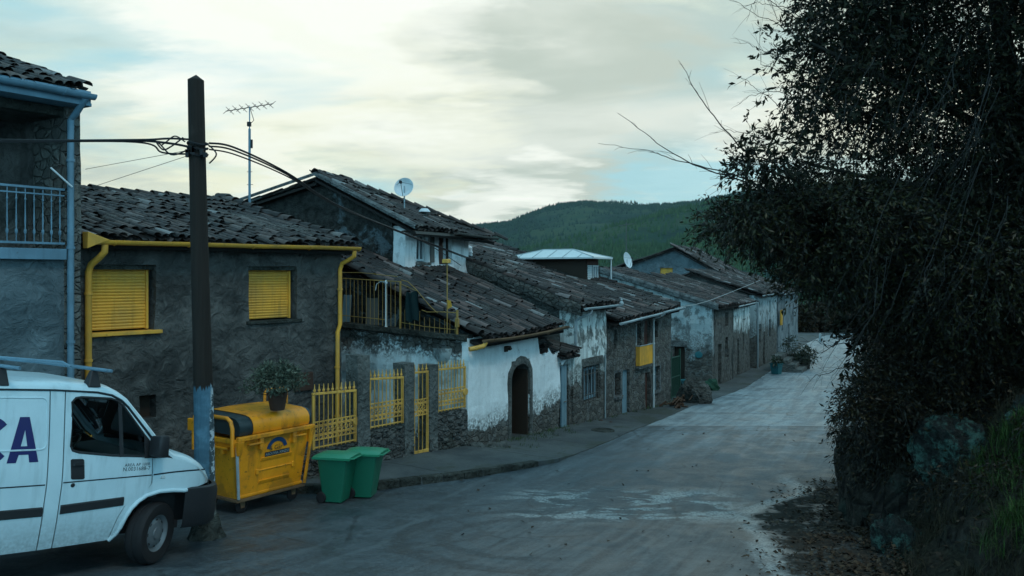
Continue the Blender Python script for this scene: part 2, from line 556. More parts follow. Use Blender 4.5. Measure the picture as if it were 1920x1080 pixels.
MT['dark'] = m_plain('dark_opening', (.012, .012, .012), .8, .2)
MT['wood_dark'] = m_plain('old_dark_wood', (.035, .025, .018), .75, .25, sc=20)
MT['wood_grey'] = m_plain('grey_wood', (.10, .10, .09), .8, .2, sc=16)
MT['reddoor'] = m_plain('red_brown_wood', (.07, .03, .022), .7, .25, sc=14)
MT['glass'] = m_glass('window_glass', (.35, .42, .44), .18)
MT['vanglass'] = m_glass('van_glass', (.82, .88, .88), .05)
MT['winframe'] = m_plain('white_window_frame', (.45, .52, .53), .5, .4, var=.12)
MT['cable'] = m_plain('black_cable', (.012, .013, .014), .6, .3)
MT['wire'] = m_plain('thin_grey_wire', (.07, .08, .08), .6, .3)
MT['galv'] = m_plain('galvanised_metal', (.30, .36, .38), .45, .5, .6, sc=20)
MT['tin'] = m_plain('pale_tin_roof', (.55, .62, .62), .4, .5, .2, var=.15)
MT['whitem'] = m_plain('white_metal', (.55, .62, .64), .45, .5, var=.12)
MT['greengate'] = m_plain('green_mesh', (.015, .06, .04), .6, .3)
MT['greenbin'] = m_plain('green_plastic', (.008, .125, .072), .42, .45, var=.12, sc=3)
MT['greenlid'] = m_plain('green_plastic_lid', (.016, .21, .11), .38, .5, var=.12, sc=3)
MT['rubber'] = m_plain('black_rubber', (.012, .012, .013), .75, .3)
MT['blackpl'] = m_plain('black_plastic', (.014, .015, .017), .5, .4)
MT['terracotta'] = m_plain('brown_pot', (.05, .028, .02), .75, .3)
MT['soil'] = m_plain('potting_soil', (.02, .016, .012), .95, .1)
MT['tealtarp'] = m_plain('turquoise_plastic', (.02, .13, .15), .5, .4)
def _van(t, p):
    v = t.obj()
    x, y, z = t.sep(v)
    n = t.noise(v, 2.2, 6, .65); n2 = t.noise(v, 30, 4, .6)
    st = t.noise(t.mapping(v, (6, 6, .8)), 1.5, 5, .6)
    c = t.mix(t.rng(n, .35, .7), (.50, .66, .71), (.44, .60, .65))
    c = t.mix(t.mul(t.rng(st, .5, .7), .3), c, (.20, .31, .34))
    c = t.mix(t.mul(t.rng(z, .75, .3), t.rng(n2, .2, .75, .2, .6)), c, (.12, .155, .16))
    setp(t, p, c, t.rng(n, .3, .7, .28, .42), .5)
    p.inputs['Coat Weight'].default_value = .25
    p.inputs['Coat Roughness'].default_value = .15
MT['van'] = mat('dusty_white_van_paint', _van)
MT['navy'] = m_plain('navy_lettering', (.012, .016, .10), .45, .4, var=.1)
MT['ink'] = m_plain('dark_print', (.012, .022, .028), .6, .3)
MT['inkpale'] = m_plain('faded_print', (.13, .075, .012), .6, .3)
MT['emblem'] = m_plain('blue_print', (.012, .05, .13), .55, .3)
def _cont(t, p):
    v = t.obj()
    n = t.noise(v, 2.5, 6, .62); n2 = t.noise(v, 14, 6, .7)
    st = t.noise(t.mapping(v, (5, 5, .6)), 1.6, 5, .6)
    c = t.mix(t.rng(n, .32, .7), (.84, .32, .010), (.66, .24, .009))
    c = t.mix(t.rng(n2, .58, .70, 0, .8), c, (.14, .06, .015))
    c = t.mix(t.mul(t.rng(n, .54, .60), .45), c, (.26, .13, .02))
    c = t.mix(t.rng(st, .52, .72, 0, .5), c, (.30, .12, .012))
    setp(t, p, c, t.rng(n2, .3, .7, .38, .55), .45, normal=t.bump(n, .3, .01))
MT['cont'] = mat('yellow_container_plastic', _cont)
def _pole(t, p):
    v = t.obj()
    x, y, z = t.sep(v)
    g = t.noise(t.mapping(v, (22, 22, .9)), 1.4, 6, .6)
    n = t.noise(v, 3, 6, .65)
    c = t.mix(g, (.006, .0055, .005), (.030, .024, .019))
    c = t.mix(t.rng(n, .6, .75, 0, .5), c, (.045, .040, .034))
    edge = t.add(z, t.mul(t.m('SUBTRACT', g, .5), .35))
    band = t.mul(t.rng(edge, 1.99, 1.96), t.rng(edge, .55, .68))
    ang = t.m('ADD', x, t.mul(t.m('SUBTRACT', n, .5), .10))
    right = t.rng(ang, .075, .09)
    blue_p = t.mix(t.rng(n, .35, .6), (.10, .22, .30), (.05, .12, .17))
    white_p = t.mix(t.rng(t.noise(v, 9, 5, .7), .48, .54), (.045, .07, .08), (.42, .50, .53))
    c = t.mix(band, c, t.mix(right, blue_p, white_p))
    c = t.mix(t.rng(z, .5, .3), c, t.mix(t.rng(n, .45, .55), (.03, .032, .03), (.16, .18, .17)))
    h = t.add(t.mul(g, 1), t.mul(n, .3))
    setp(t, p, c, .85, .25, normal=t.bump(h, .9, .02))
MT['pole'] = mat('tarred_wood_pole', _pole)

def _asphalt(t, p):
    v = t.obj()
    x, y, z = t.sep(v)
    big = t.noise(v, .35, 5, .6, .4)
    mid = t.noise(v, 1.6, 6, .62, .6)
    fine = t.noise(v, 28, 5, .7)
    grit = t.vor(v, 90, 'F1')
    # the lane runs along (.45, 1): long drag marks in that direction
    rot = t.mapping(v, (1, 1, 1), (0, 0, 0), (0, 0, R(24)))
    strk = t.noise(t.mapping(rot, (2.6, .22, 1)), 1.5, 6, .68, .3)
    strk2 = t.noise(t.mapping(rot, (1.1, .13, 1)), 1.1, 5, .6, .8)
    far = t.rng(y, 13.5, 24, 0, .85)
    c = t.mix(t.rng(mid, .34, .66), (.016, .026, .033), (.040, .057, .066))
    c = t.mix(t.rng(t.noise(v, 6, 7, .74), .50, .64, 0, .55), c, (.075, .098, .106))
    c = t.mix(t.mul(t.rng(strk, .50, .62, 0, .55), t.rng(y, 8, 11, .6, 1)), c, (.085, .11, .12))
    c = t.mix(t.mul(t.rng(strk, .44, .36, 0, .7), t.rng(x, -1.6, .2)), c, (.017, .024, .028))
    pale = t.mix(t.rng(strk, .38, .62), (.052, .076, .090), (.19, .255, .285))
    pale = t.mix(t.rng(mid, .56, .70, 0, .8), pale, (.24, .27, .275))
    c = t.mix(t.mul(far, t.rng(strk2, .30, .60, .25, 1)), c, pale)  # paler with distance; part of the sky sheen is put into this colour
    # concrete slabs farther up the lane begin at a ragged joint
    slab = t.rng(t.add(y, t.mul(t.m('SUBTRACT', mid, .5), .3)), 22.85, 22.95)
    conc = t.mix(t.rng(strk, .40, .60), (.13, .18, .205), (.27, .345, .37))
    conc = t.mix(t.rng(mid, .52, .66, 0, .8), conc, (.36, .43, .45))
    c = t.mix(t.mul(slab, .85), c, conc)
    # second, browner surface of the nearer lane
    rx = t.m('SUBTRACT', x, t.m('ADD', t.mul(t.m('SUBTRACT', y, 9), .15), -.85))
    brown = t.mul(t.rng(t.add(rx, t.mul(t.m('SUBTRACT', mid, .5), 1.2)), -.1, .15), t.rng(y, 13.4, 12.6))
    c = t.mix(t.mul(brown, .9), c, t.mix(t.rng(t.noise(t.mapping(rot, (5, .3, 1)), 1.6, 6, .7, .2), .36, .64), (.024, .031, .035), (.088, .105, .110)))
    # dried mud dragged across the mouth of the lane
    cx = t.rng(x, -.6, .7); cx2 = t.rng(x, 4.0, 2.9)
    cyb = t.mul(t.rng(y, 11.6, 12.5), t.rng(y, 14.6, 13.7))
    wave = t.noise(t.mapping(v, (.8, 1.5, 1), (.3, 0, 0), (0, 0, R(-8))), 1.3, 8, .66, .9)
    mud = t.mul(t.mul(t.mul(cx, cx2), cyb), t.rng(wave, .50, .545))
    c = t.mix(t.mul(mud, t.rng(fine, .38, .56, .1, .9)), c, (.46, .50, .49))
    # tyre arcs
    ax = t.m('SUBTRACT', x, .35); ay = t.m('SUBTRACT', y, 10.9)
    rad = t.m('SQRT', t.add(t.mul(ax, ax), t.mul(ay, ay)))
    rad = t.add(rad, t.mul(t.m('SUBTRACT', mid, .5), .25))
    ring = t.m('MAXIMUM', t.mul(t.rng(rad, 1.62, 1.72), t.rng(rad, 1.95, 1.84)), t.mul(t.rng(rad, 1.08, 1.16), t.rng(rad, 1.36, 1.28)))
    ring = t.mul(t.mul(ring, t.rng(x, 1.0, .1)), t.rng(strk, .25, .6, .3, 1))
    c = t.mix(t.mul(ring, .9), c, (.011, .015, .018))
    # sealed patch joints crossing the lane
    for yy, col, wd, amt in ((22.9, (.36, .40, .41), .09, .9), (21.6, (.02, .025, .03), .08, .9), (41.5, (.40, .44, .45), .16, .9), (26.2, (.02, .025, .03), .10, .9), (31.0, (.02, .025, .03), .09, .7), (13.05, (.035, .04, .043), .035, .5)):
        dy = t.m('ABSOLUTE', t.m('SUBTRACT', t.add(y, t.mul(t.m('SUBTRACT', mid, .5), .25)), t.add(yy, t.mul(x, -.01))))
        c = t.mix(t.mul(t.rng(dy, wd, wd * .4), amt), c, col)
    # earth and leaf mould along the bank, with a pale dusty margin
    rx2 = t.m('SUBTRACT', x, t.m('ADD', t.mul(t.m('SUBTRACT', y, 9), .12), 2.95))
    bend = t.mul(t.rng(y, 12.3, 14.2), 1.25)
    e = t.add(t.m('SUBTRACT', rx2, bend), t.mul(t.m('SUBTRACT', mid, .5), .8))
    edgef = t.rng(y, 16.5, 13.5)
    dust = t.mul(t.mul(t.rng(e, -.30, -.12), t.rng(e, .14, .0)), t.rng(fine, .36, .58))
    c = t.mix(t.mul(dust, edgef), c, (.36, .38, .37))
    # asphalt darkened toward the left and the bins
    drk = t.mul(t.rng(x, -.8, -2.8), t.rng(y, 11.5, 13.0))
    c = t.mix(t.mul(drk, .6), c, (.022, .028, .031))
    c = t.mix(t.mul(t.rng(big, .5, .7), .35), c, (.030, .037, .041))
    c = t.mix(t.rng(grit, .30, .05, 0, .55), c, (.13, .15, .15))
    c = t.mix(t.rng(t.noise(v, 11, 6, .75), .56, .66, 0, .5), c, (.018, .022, .025))
    c = t.mix(t.rng(t.noise(v, 17, 3, .6), .52, .62, 0, .35), c, (.085, .108, .118))
    c = t.mix(t.rng(t.noise(v, 36, 2, .5), .54, .64, 0, .5), c, (.10, .122, .132))
    c = t.mix(t.rng(t.noise(v, 13, 4, .65), .45, .35, 0, .4), c, (.014, .020, .024))
    crk = t.vor(t.mapping(v, (1, .8, 1)), .55, 'DISTANCE_TO_EDGE')
    crk = t.add(crk, t.mul(t.m('SUBTRACT', t.noise(v, 4, 5, .7), .5), .10))
    c = t.mix(t.mul(t.rng(t.m('ABSOLUTE', crk), .014, .004), t.rng(big, .42, .55, 0, .7)), c, (.010, .013, .015))
    dirt = t.mul(t.rng(t.add(e, t.mul(t.m('SUBTRACT', t.noise(v, 7, 6, .72), .5), .7)), -.04, .22), edgef)
    dirt = t.mul(dirt, t.rng(t.noise(v, 2.1, 6, .7), .62, .50, .45, 1))
    c = t.mix(t.mul(dirt, .92), c, t.mix(fine, (.022, .020, .017), (.075, .066, .055)))
    rough = t.rng(mid, .3, .7, .36, .62)
    h = t.add(t.add(t.mul(fine, .7), t.mul(grit, .3)), t.mul(mud, .8))
    rough = t.m('MAXIMUM', rough, t.mul(dirt, .95))
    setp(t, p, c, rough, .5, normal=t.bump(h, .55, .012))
    t.put(p.inputs['Specular IOR Level'], t.mul(t.m('SUBTRACT', 1.0, dirt), .5))
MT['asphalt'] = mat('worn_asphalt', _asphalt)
def _pave(t, p):
    v = t.obj()
    n = t.noise(v, 1.2, 6, .65); f = t.noise(v, 22, 5, .65)
    rot = t.mapping(v, (1, 1, 1), (0, 0, 0), (0, 0, R(26)))
    X, Y, Z = t.sep(rot)
    j = t.m('ABSOLUTE', t.m('SUBTRACT', t.m('FRACT', t.mul(t.add(Y, t.mul(t.m('SUBTRACT', n, .5), .2)), .42)), .5))
    c = t.mix(t.rng(n, .3, .7), (.040, .050, .053), (.085, .10, .10))
    c = t.mix(t.rng(t.noise(v, .6, 5, .7), .52, .62, 0, .75), c, (.030, .038, .026))
    c = t.mix(t.rng(j, .012, .004), c, (.02, .024, .022))
    c = t.mix(t.rng(f, .58, .72, 0, .6), c, (.13, .145, .14))
    setp(t, p, c, .85, .3, normal=t.bump(t.add(f, t.mul(n, .8)), .6, .02))
MT['pave'] = mat('old_concrete_pavement', _pave)
def _ground(t, p):
    v = t.obj()
    n = t.noise(v, .8, 6, .65); f = t.noise(v, 14, 5, .65)
    c = t.mix(t.rng(n, .35, .65), (.030, .042, .022), (.055, .05, .038))
    setp(t, p, t.mix(t.rng(f, .5, .7, 0, .6), c, (.02, .02, .016)), .95, .15, normal=t.bump(f, .8, .04))
MT['ground'] = mat('rough_ground', _ground)
def _bank(t, p):
    v = t.obj()
    n = t.noise(v, 1.3, 7, .66, .4); n2 = t.noise(v, 5, 6, .65); f = t.noise(v, 26, 5, .65)
    cr = t.vor(t.mapping(v, (1, 1, .7)), 2.4, 'DISTANCE_TO_EDGE')
    nz = t.sep(t.new('ShaderNodeNewGeometry').outputs['Normal'])[2]
    rock = t.mix(t.rng(n2, .32, .66), (.010, .009, .007), (.050, .045, .037))
    rock = t.mix(t.rng(n, .54, .64, 0, .6), rock, (.036, .058, .048))
    rock = t.mix(t.rng(cr, .06, .0, 0, .8), rock, (.006, .006, .006))
    soil = t.mix(t.rng(f, .35, .65), (.014, .012, .009), (.04, .036, .025))
    c = t.mix(t.rng(t.add(nz, t.mul(t.m('SUBTRACT', n2, .5), .5)), .45, .75), rock, soil)
    setp(t, p, c, .95, .15, normal=t.bump(t.add(t.mul(n2, 1.2), t.add(t.mul(f, .35), t.mul(t.rng(cr, 0, .12), .5))), 1, .09))
MT['bank'] = mat('earth_and_rock_bank', _bank)
def _boulder(t, p):
    v = t.obj()
    n = t.noise(v, 1.8, 7, .68, .5); f = t.noise(v, 12, 6, .68)
    c = t.mix(t.rng(f, .3, .7), (.012, .014, .013), (.034, .038, .035))
    c = t.mix(t.mul(t.rng(n, .42, .54), t.rng(t.noise(v, 7, 8, .75), .46, .54)), c, (.065, .135, .112))
    c = t.mix(t.rng(t.noise(v, 30, 5, .7), .56, .66, 0, .6), c, (.006, .006, .005))
    setp(t, p, c, .95, .15, normal=t.bump(t.add(n, t.mul(f, .9)), 1, .14))
MT['boulder'] = mat('lichened_boulder', _boulder)
def _hill(t, p):
    v = t.obj()
    n = t.noise(v, .006, 7, .6); f = t.noise(v, .06, 5, .7)
    c = t.mix(t.rng(n, .44, .56), (.012, .036, .032), (.036, .066, .038))
    c = t.mix(t.rng(f, .45, .62, 0, .6), c, (.016, .055, .038))
    setp(t, p, c, 1, .05, normal=t.bump(f, 1, 4))
MT['hill'] = mat('wooded_hillside', _hill)
MT['forest_near'] = m_leaf('nearer_plantation_trees', [(0, (.016, .046, .026)), (.6, (.028, .068, .034)), (1, (.050, .092, .042))], .95, .05)
MT['forest'] = m_leaf('plantation_trees', [(0, (.010, .034, .030)), (.6, (.017, .048, .036)), (1, (.030, .064, .040))], .95, .05)
MT['leafA'] = m_leaf('dark_glossy_leaf', [(0, (.004, .005, .003)), (.5, (.008, .011, .005)), (.85, (.016, .018, .007)), (.96, (.034, .026, .009)), (1, (.06, .038, .012))], .55, .14)
MT['leafB'] = m_leaf('brownish_leaf', [(0, (.007, .006, .003)), (.5, (.015, .012, .005)), (.85, (.030, .022, .008)), (1, (.085, .052, .018))], .45, .22)
MT['leafP'] = m_leaf('grey_green_leaf', [(0, (.028, .042, .030)), (.6, (.060, .085, .058)), (1, (.15, .18, .13))], .6, .3)
MT['ivy'] = m_leaf('ivy_leaf', [(0, (.008, .018, .008)), (.7, (.02, .036, .016)), (1, (.05, .06, .03))], .5, .4)
MT['bark'] = m_plain('dark_bark', (.028, .026, .022), .9, .2, sc=10, var=.5)
MT['twig'] = m_plain('grey_twig', (.022, .023, .022), .85, .2, sc=6, var=.3)
MT['grass'] = m_leaf('grass_blade', [(0, (.016, .028, .008)), (.5, (.026, .062, .012)), (1, (.050, .100, .020))], .6, .2)
MT['grass_dry'] = m_leaf('dry_grass_blade', [(0, (.016, .014, .009)), (.6, (.030, .028, .017)), (1, (.062, .055, .036))], .8, .1)
MT['litter'] = m_leaf('fallen_leaf', [(0, (.018, .013, .009)), (.6, (.045, .030, .019)), (.9, (.085, .058, .034)), (1, (.15, .12, .08))], .75, .2)

MT['leafO'] = m_leaf('olive_leaf', [(0, (.006, .007, .003)), (.5, (.014, .016, .006)), (.82, (.028, .028, .009)), (.95, (.062, .046, .014)), (1, (.12, .08, .026))], .45, .25)
# ------------------------------------------------------------------ ground, road, pavement, hills
def struct(o): o['kind'] = 'structure'; return o
def lin(a, b, st): return list(np.arange(a, b - 1e-6, st)) + [b]
gy_ = lin(-40, 0, 4) + lin(0, 80, 1)[1:] + lin(80, 400, 20)[1:] + [700, 1500, 4000, 9000]
gx_ = [-6000, -1500, -500, -200] + lin(-100, 100, 4) + [200, 500, 1500, 6000]
mb = MB()
mb.grid([[(x, y, gz(y) - .07) for x in gx_] for y in gy_])
struct(mb.build('ground', MT['ground'], smooth=True))

LEFT = [(-30, 8.2), (-8, 12.0), (-5.2, 13.7), (-3.6, 13.95), (-2.9, 13.95), (-2.25, 14.2), (-.85, 15.1), (.1, 15.9), (.88, 16.7), (2.05, 19.2), (6.06, 28.5), (9.95, 36.2), (17.7, 54.4), (21, 62), (23.8, 68), (28, 76), (40, 92)]
RIGHT = [(10, -20), (3.9, 0), (4.2, 6), (4.35, 9), (4.9, 11), (5.9, 13.6), (7.4, 17), (9.7, 23), (13.2, 33), (18, 45), (25, 61), (31.5, 74), (44, 88)]
def at_y(pl, y):
    ys = [p[1] for p in pl]; xs = [p[0] for p in pl]
    return float(np.interp(y, ys, xs))
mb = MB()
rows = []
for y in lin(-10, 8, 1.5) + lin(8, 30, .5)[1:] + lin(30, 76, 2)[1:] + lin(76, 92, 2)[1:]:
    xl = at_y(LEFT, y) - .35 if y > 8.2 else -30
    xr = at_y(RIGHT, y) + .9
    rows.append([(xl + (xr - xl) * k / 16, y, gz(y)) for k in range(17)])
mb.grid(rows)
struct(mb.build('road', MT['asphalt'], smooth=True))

# pavement with a kerb that sinks into the road further along
def dens(pl, st):
    out = []
    for a, b in zip(pl, pl[1:]):
        k = max(1, int(math.hypot(b[0] - a[0], b[1] - a[1]) / st))
        out += [(a[0] + (b[0] - a[0]) * i / k, a[1] + (b[1] - a[1]) * i / k) for i in range(k)]
    return out + [pl[-1]]
def pave_h(y): return float(np.interp(y, [0, 14.5, 16.2, 17.6, 100], [.13, .125, .09, .018, .018]))
mb = MB(); kb = MB()
P = dens(LEFT[1:], .4)
rows = []
for i, (x, y) in enumerate(P):
    a = P[max(i - 1, 0)]; b = P[min(i + 1, len(P) - 1)]
    d = Vector((b[0] - a[0], b[1] - a[1])).normalized(); n = Vector((-d.y, d.x))
    wob = .05 * fbm(x * 1.3, y * 1.3)
    x += n.x * wob; y += n.y * wob
    h = pave_h(y)
    r = []
    for o, dz in ((0.0, 0.0), (.16, 0), (.5, 0), (1.1, 0), (1.9, 0), (3.0, 0), (5.5, 0)):
        px, py = x + n.x * o, y + n.y * o
        r.append((px, py, gz(y) + h + dz + (.03 * fbm(px * 1.7, py * 1.7) if o > .2 and h > .05 else 0) + .02 * (o > 1)))
    rows.append([(x - n.x * .02, y - n.y * .02, gz(y) - .1)] + r)
mb.grid(rows)
struct(mb.build('pavement', MT['pave'], smooth=True, auto=50))
for i in range(1, 22):
    a, b = P[i], P[i + 1]
    if b[1] > 17: break
    d = Vector((b[0] - a[0], b[1] - a[1])); L_ = d.length; d.normalize(); n = Vector((-d.y, d.x))
    ha, hb = gz(a[1]) + pave_h(a[1]) + .012, gz(b[1]) + pave_h(b[1]) + .012
    j = .012 * random.uniform(-1, 1)
    pa = Vector(a) - n * (.03 + j); pb = Vector(b) - n * (.03 + j) - d * .012
    pc = Vector(b) + n * .13 - d * .012; pd = Vector(a) + n * .13
    kb.hexa([(pa.x, pa.y, ha - .3), (pb.x, pb.y, hb - .3), (pc.x, pc.y, hb - .3), (pd.x, pd.y, ha - .3)],
            [(pa.x, pa.y, ha), (pb.x, pb.y, hb), (pc.x, pc.y, hb), (pd.x, pd.y, ha)])
struct(kb.build('kerb', MT['concrete_dark'], bevel=.02))

def hill(name, Yd, prof, back, fore, zfoot, m, step, treen, tree_h, seed):
    us = np.array([p[0] for p in prof]); vs_ = np.array([p[1] for p in prof])
    xs = (us - 960) * Yd / 1600; zs = 3.2 + (515 - vs_) * Yd / 1600
    def H(x, y):
        r = float(np.interp(x, xs, zs))
        t = (y - (Yd - fore)) / fore
        if t <= 1:
            s = max(t, 0); s = s * s * (3 - 2 * s)
            z = zfoot + (r - zfoot) * (s * .75 + max(t, 0) * .25)
        else:
            z = r - (y - Yd) * .12
        sp = 120.0
        return z + 9 * fbm(x / sp, y / sp, seed) * (min(1, abs(t - 1) * 3) if t <= 1 else 1) + 2.0 * fbm(x / 25, y / 25, seed + 3)
    mb = MB()
    X = lin(xs[0], xs[-1], step); Y = lin(Yd - fore, Yd + back, step)
    mb.grid([[(x, y, H(x, y)) for x in X] for y in Y])
    struct(mb.build(name, m, smooth=True))
    if treen:
        rg = random.Random(seed)
        V = []; F = []
        for k in range(treen):
            u = rg.uniform(820, 2100); y = rg.uniform(Yd - fore * .9, Yd + 8)
            x = (u - 960) * y / 1600
            if x < xs[0] or x > xs[-1]: continue
            if fbm(x / 130, y / 90, seed + 9) < -.04 and rg.random() < .9: continue
            z = H(x, y) - 1
            h = tree_h * rg.uniform(.6, 1.25); r = h * rg.uniform(.20, .30)
            b = len(V); a0 = rg.random() * 6
            for j in range(5):
                V.append((x + r * math.cos(a0 + j * 1.2566), y + r * math.sin(a0 + j * 1.2566), z + h * .12))
            V.append((x + rg.uniform(-.4, .4), y, z + h))
            for j in range(5): F.append((b + j, b + (j + 1) % 5, b + 5))
        o = np_mesh('forest', V, F, MT['forest_near' if Yd < 1000 else 'forest'])
        o['kind'] = 'stuff'
hill('far_hills', 1300, [(-1400, 450), (200, 452), (600, 440), (800, 432), (880, 428), (905, 424), (950, 420), (985, 404), (1030, 389), (1060, 383), (1090, 380), (1150, 384), (1200, 387), (1260, 384), (1300, 379), (1400, 362), (1500, 350), (1700, 345), (2400, 380)], 300, 620, -22, MT['hill'], 18, 46000, 5, 5)
hill('near_hills', 640, [(700, 500), (900, 484), (960, 477), (1000, 464), (1060, 446), (1120, 429), (1180, 415), (1240, 403), (1300, 393), (1400, 382), (1600, 370), (2200, 400)], 150, 330, -22, MT['hill'], 9, 40000, 4.2, 8)

# ------------------------------------------------------------------ house helpers (local frame: x along the front, y into the house, z up)
def frame(name, x, y, dx, dy, label, cat='house', group=None):
    return empty(name, (x, y, 0), math.atan2(dy, dx), label, cat, group)
def wall(name, parent, m, x0, x1, zb, zt, y=0.0, th=.35, holes=(), rough=.012, cell=.3, seed=0, back=True, rub=0):
    top = zt if callable(zt) else (lambda x, c=zt: c)
    xs = {round(x0, 4), round(x1, 4)}; zmax = max(top(x0 + (x1 - x0) * k / 40) for k in range(41))
    zs = {round(zb, 4), round(zmax, 4)}
    for a, b, c, d in holes: xs |= {round(a, 4), round(b, 4)}; zs |= {round(c, 4), round(d, 4)}
    def fill(s):
        s = sorted(s); out = [s[0]]
        for a, b in zip(s, s[1:]):
            k = max(1, int(round((b - a) / cell)))
            out += [a + (b - a) * i / k for i in range(1, k + 1)]
        return out
    X = fill(xs); Z = fill(zs)
    mb = MB()
    def P(x, z, yy, amp=1.0):
        z = min(z, top(x))
        q = rough * amp
        if rub and yy == y:
            d_ = noise.voronoi(Vector((x * 6.5 + .5 * fbm(x * 3, z * 3), z * 8.5 + .5 * fbm(x * 3, z * 3, 4), seed)))[0]
            yy -= rub * (min(d_[1] - d_[0], .35) / .35) * (1 + .5 * fbm(x * 9, z * 9, seed))
        return (x + q * .8 * fbm(x * 1.7 + seed, z * 1.7, 3), yy + q * 2.2 * fbm(x * 1.1, z * 1.1, seed + 7), z + q * .8 * fbm(x * 1.9, z * 1.9, seed + 11))
    def solid(i, j):
        if i < 0 or j < 0 or i >= len(X) - 1 or j >= len(Z) - 1: return False
        cx = (X[i] + X[i + 1]) / 2; cz = (Z[j] + Z[j + 1]) / 2
        if Z[j] >= top(X[i]) - 1e-5 and Z[j] >= top(X[i + 1]) - 1e-5: return False
        return not any(a < cx < b and c < cz < d for a, b, c, d in holes)
    F_ = {}; B_ = {}
    def fv(i, j):
        if (i, j) not in F_: F_[i, j] = mb.vert(P(X[i], Z[j], y))
        return F_[i, j]
    def bv(i, j):
        if (i, j) not in B_: B_[i, j] = mb.vert(P(X[i], Z[j], y + th))
        return B_[i, j]
    for i in range(len(X) - 1):
        for j in range(len(Z) - 1):
            if not solid(i, j): continue
            mb.face((fv(i, j), fv(i + 1, j), fv(i + 1, j + 1), fv(i, j + 1)))
            if back: mb.face((bv(i, j), bv(i, j + 1), bv(i + 1, j + 1), bv(i + 1, j)))
            for (di, dj, a, b) in ((-1, 0, (i, j), (i, j + 1)), (1, 0, (i + 1, j), (i + 1, j + 1)), (0, -1, (i, j), (i + 1, j)), (0, 1, (i, j + 1), (i + 1, j + 1))):
                if not solid(i + di, j + dj):
                    mb.face((fv(*a), fv(*b), bv(*b), bv(*a)))
    return mb.build(name, m, parent)

def tile_roof(name, parent, m, poly, y0, z0, pitch, xs=0.0, seed=0, sag=.04, deck=True, gap=.03, base_y=0.0):
    """poly: roof outline in (x along the eave, s up the slope); (y0, z0): where s = 0"""
    rg = np.random.default_rng(seed + 100)
    cp, sp = math.cos(R(pitch)), math.sin(R(pitch))
    xs_ = [p[0] for p in poly]; ss_ = [p[1] for p in poly]
    def pip(px, ps):
        c = np.zeros(px.shape, bool)
        for i in range(len(poly)):
            a, b = poly[i], poly[i - 1]
            if a[1] == b[1]: continue
            cond = ((a[1] > ps) != (b[1] > ps)) & (px < (b[0] - a[0]) * (ps - a[1]) / (b[1] - a[1]) + a[0])
            c ^= cond
        return c
    W_, EX, LN = .148, .43, .53
    V = []; Fc = []
    ang = np.linspace(0, math.pi, 6)
    def lay(cx, cs, cover):
        n = len(cx)
        w0 = np.where(cover, .075, .066) * rg.uniform(.9, 1.1, n); w1 = w0 * .82
        h0 = .060 * rg.uniform(.85, 1.2, n)
        lift0 = .018 + rg.normal(0, .009, n); lift1 = .004 + rg.normal(0, .005, n)
        yaw = rg.normal(0, .035, n); roll = rg.normal(0, .05, n)
        bumpz = .045 * np.sin(cx * 1.9 + seed) * np.sin(cs * 1.3 + seed * 2) - sag * np.sin(np.clip((cx - min(xs_)) / (max(xs_) - min(xs_)), 0, 1) * math.pi)
        base = len(V) and sum(len(a) for a in V)
        pts = np.zeros((n, 12, 3))
        for r_ in range(2):
            al = (0 if r_ == 0 else LN)
            ww = w0 if r_ == 0 else w1
            hh = h0 * (1 if r_ == 0 else .85)
            lf = lift0 if r_ == 0 else lift1
            for k, a in enumerate(ang):
                px = np.cos(a) * ww
                pz = np.sin(a) * hh if cover else (.03 - np.sin(a) * hh * .8)
                gx = cx + px + al * yaw
                gs = cs + al
                gn = pz + lf + (.045 if cover else -.005) + px * roll + bumpz
                pts[:, r_ * 6 + k, 0] = gx
                pts[:, r_ * 6 + k, 1] = y0 + gs * cp - gn * sp
                pts[:, r_ * 6 + k, 2] = z0 + gs * sp + gn * cp + xs * (gx - xs_[0])
        V.append(pts.reshape(-1, 3))
        off = base + np.arange(n)[:, None, None] * 12
        q = np.array([[k, k + 1, 7 + k, 6 + k] for k in range(5)])[None]
        Fc.append((off + q).reshape(-1, 4))
    cols = np.arange(min(xs_) + .1, max(xs_), W_); rws = np.arange(min(ss_), max(ss_), EX)
    for cover in (False, True):
        cx, cs = np.meshgrid(cols + (W_ / 2 if cover else 0), rws)
        cs = cs + np.where(cs > min(ss_) + .01, rg.uniform(-.15, .15, cols.size)[None, :], 0)
        cx = cx.ravel() + rg.normal(0, .012, cx.size); cs = cs.ravel() + rg.normal(0, .022, cs.size)
        cs = np.where(rg.random(cs.size) < .05, cs - rg.uniform(.03, .12, cs.size), cs)
        ok = pip(cx, np.maximum(cs + .05, min(ss_) + .01)) & (rg.random(cs.size) > (gap if cover else 0))
        lay(cx[ok], cs[ok], cover)
    o = np_mesh(name, np.concatenate(V), np.concatenate(Fc), m, parent, smooth=True)
    if deck:
        mb = MB()
        for dn in (-.05, -.11):
            pts = [(x, y0 + s * cp - dn * sp, z0 + s * sp + dn * cp - sag * 1.2 + xs * (x - xs_[0])) for x, s in poly]
            mb.poly(pts)
        n = len(poly)
        for i in range(n): mb.face((i, (i + 1) % n, n + (i + 1) % n, n + i))
        mb.build('roof_deck', MT['under'], parent)
    return o
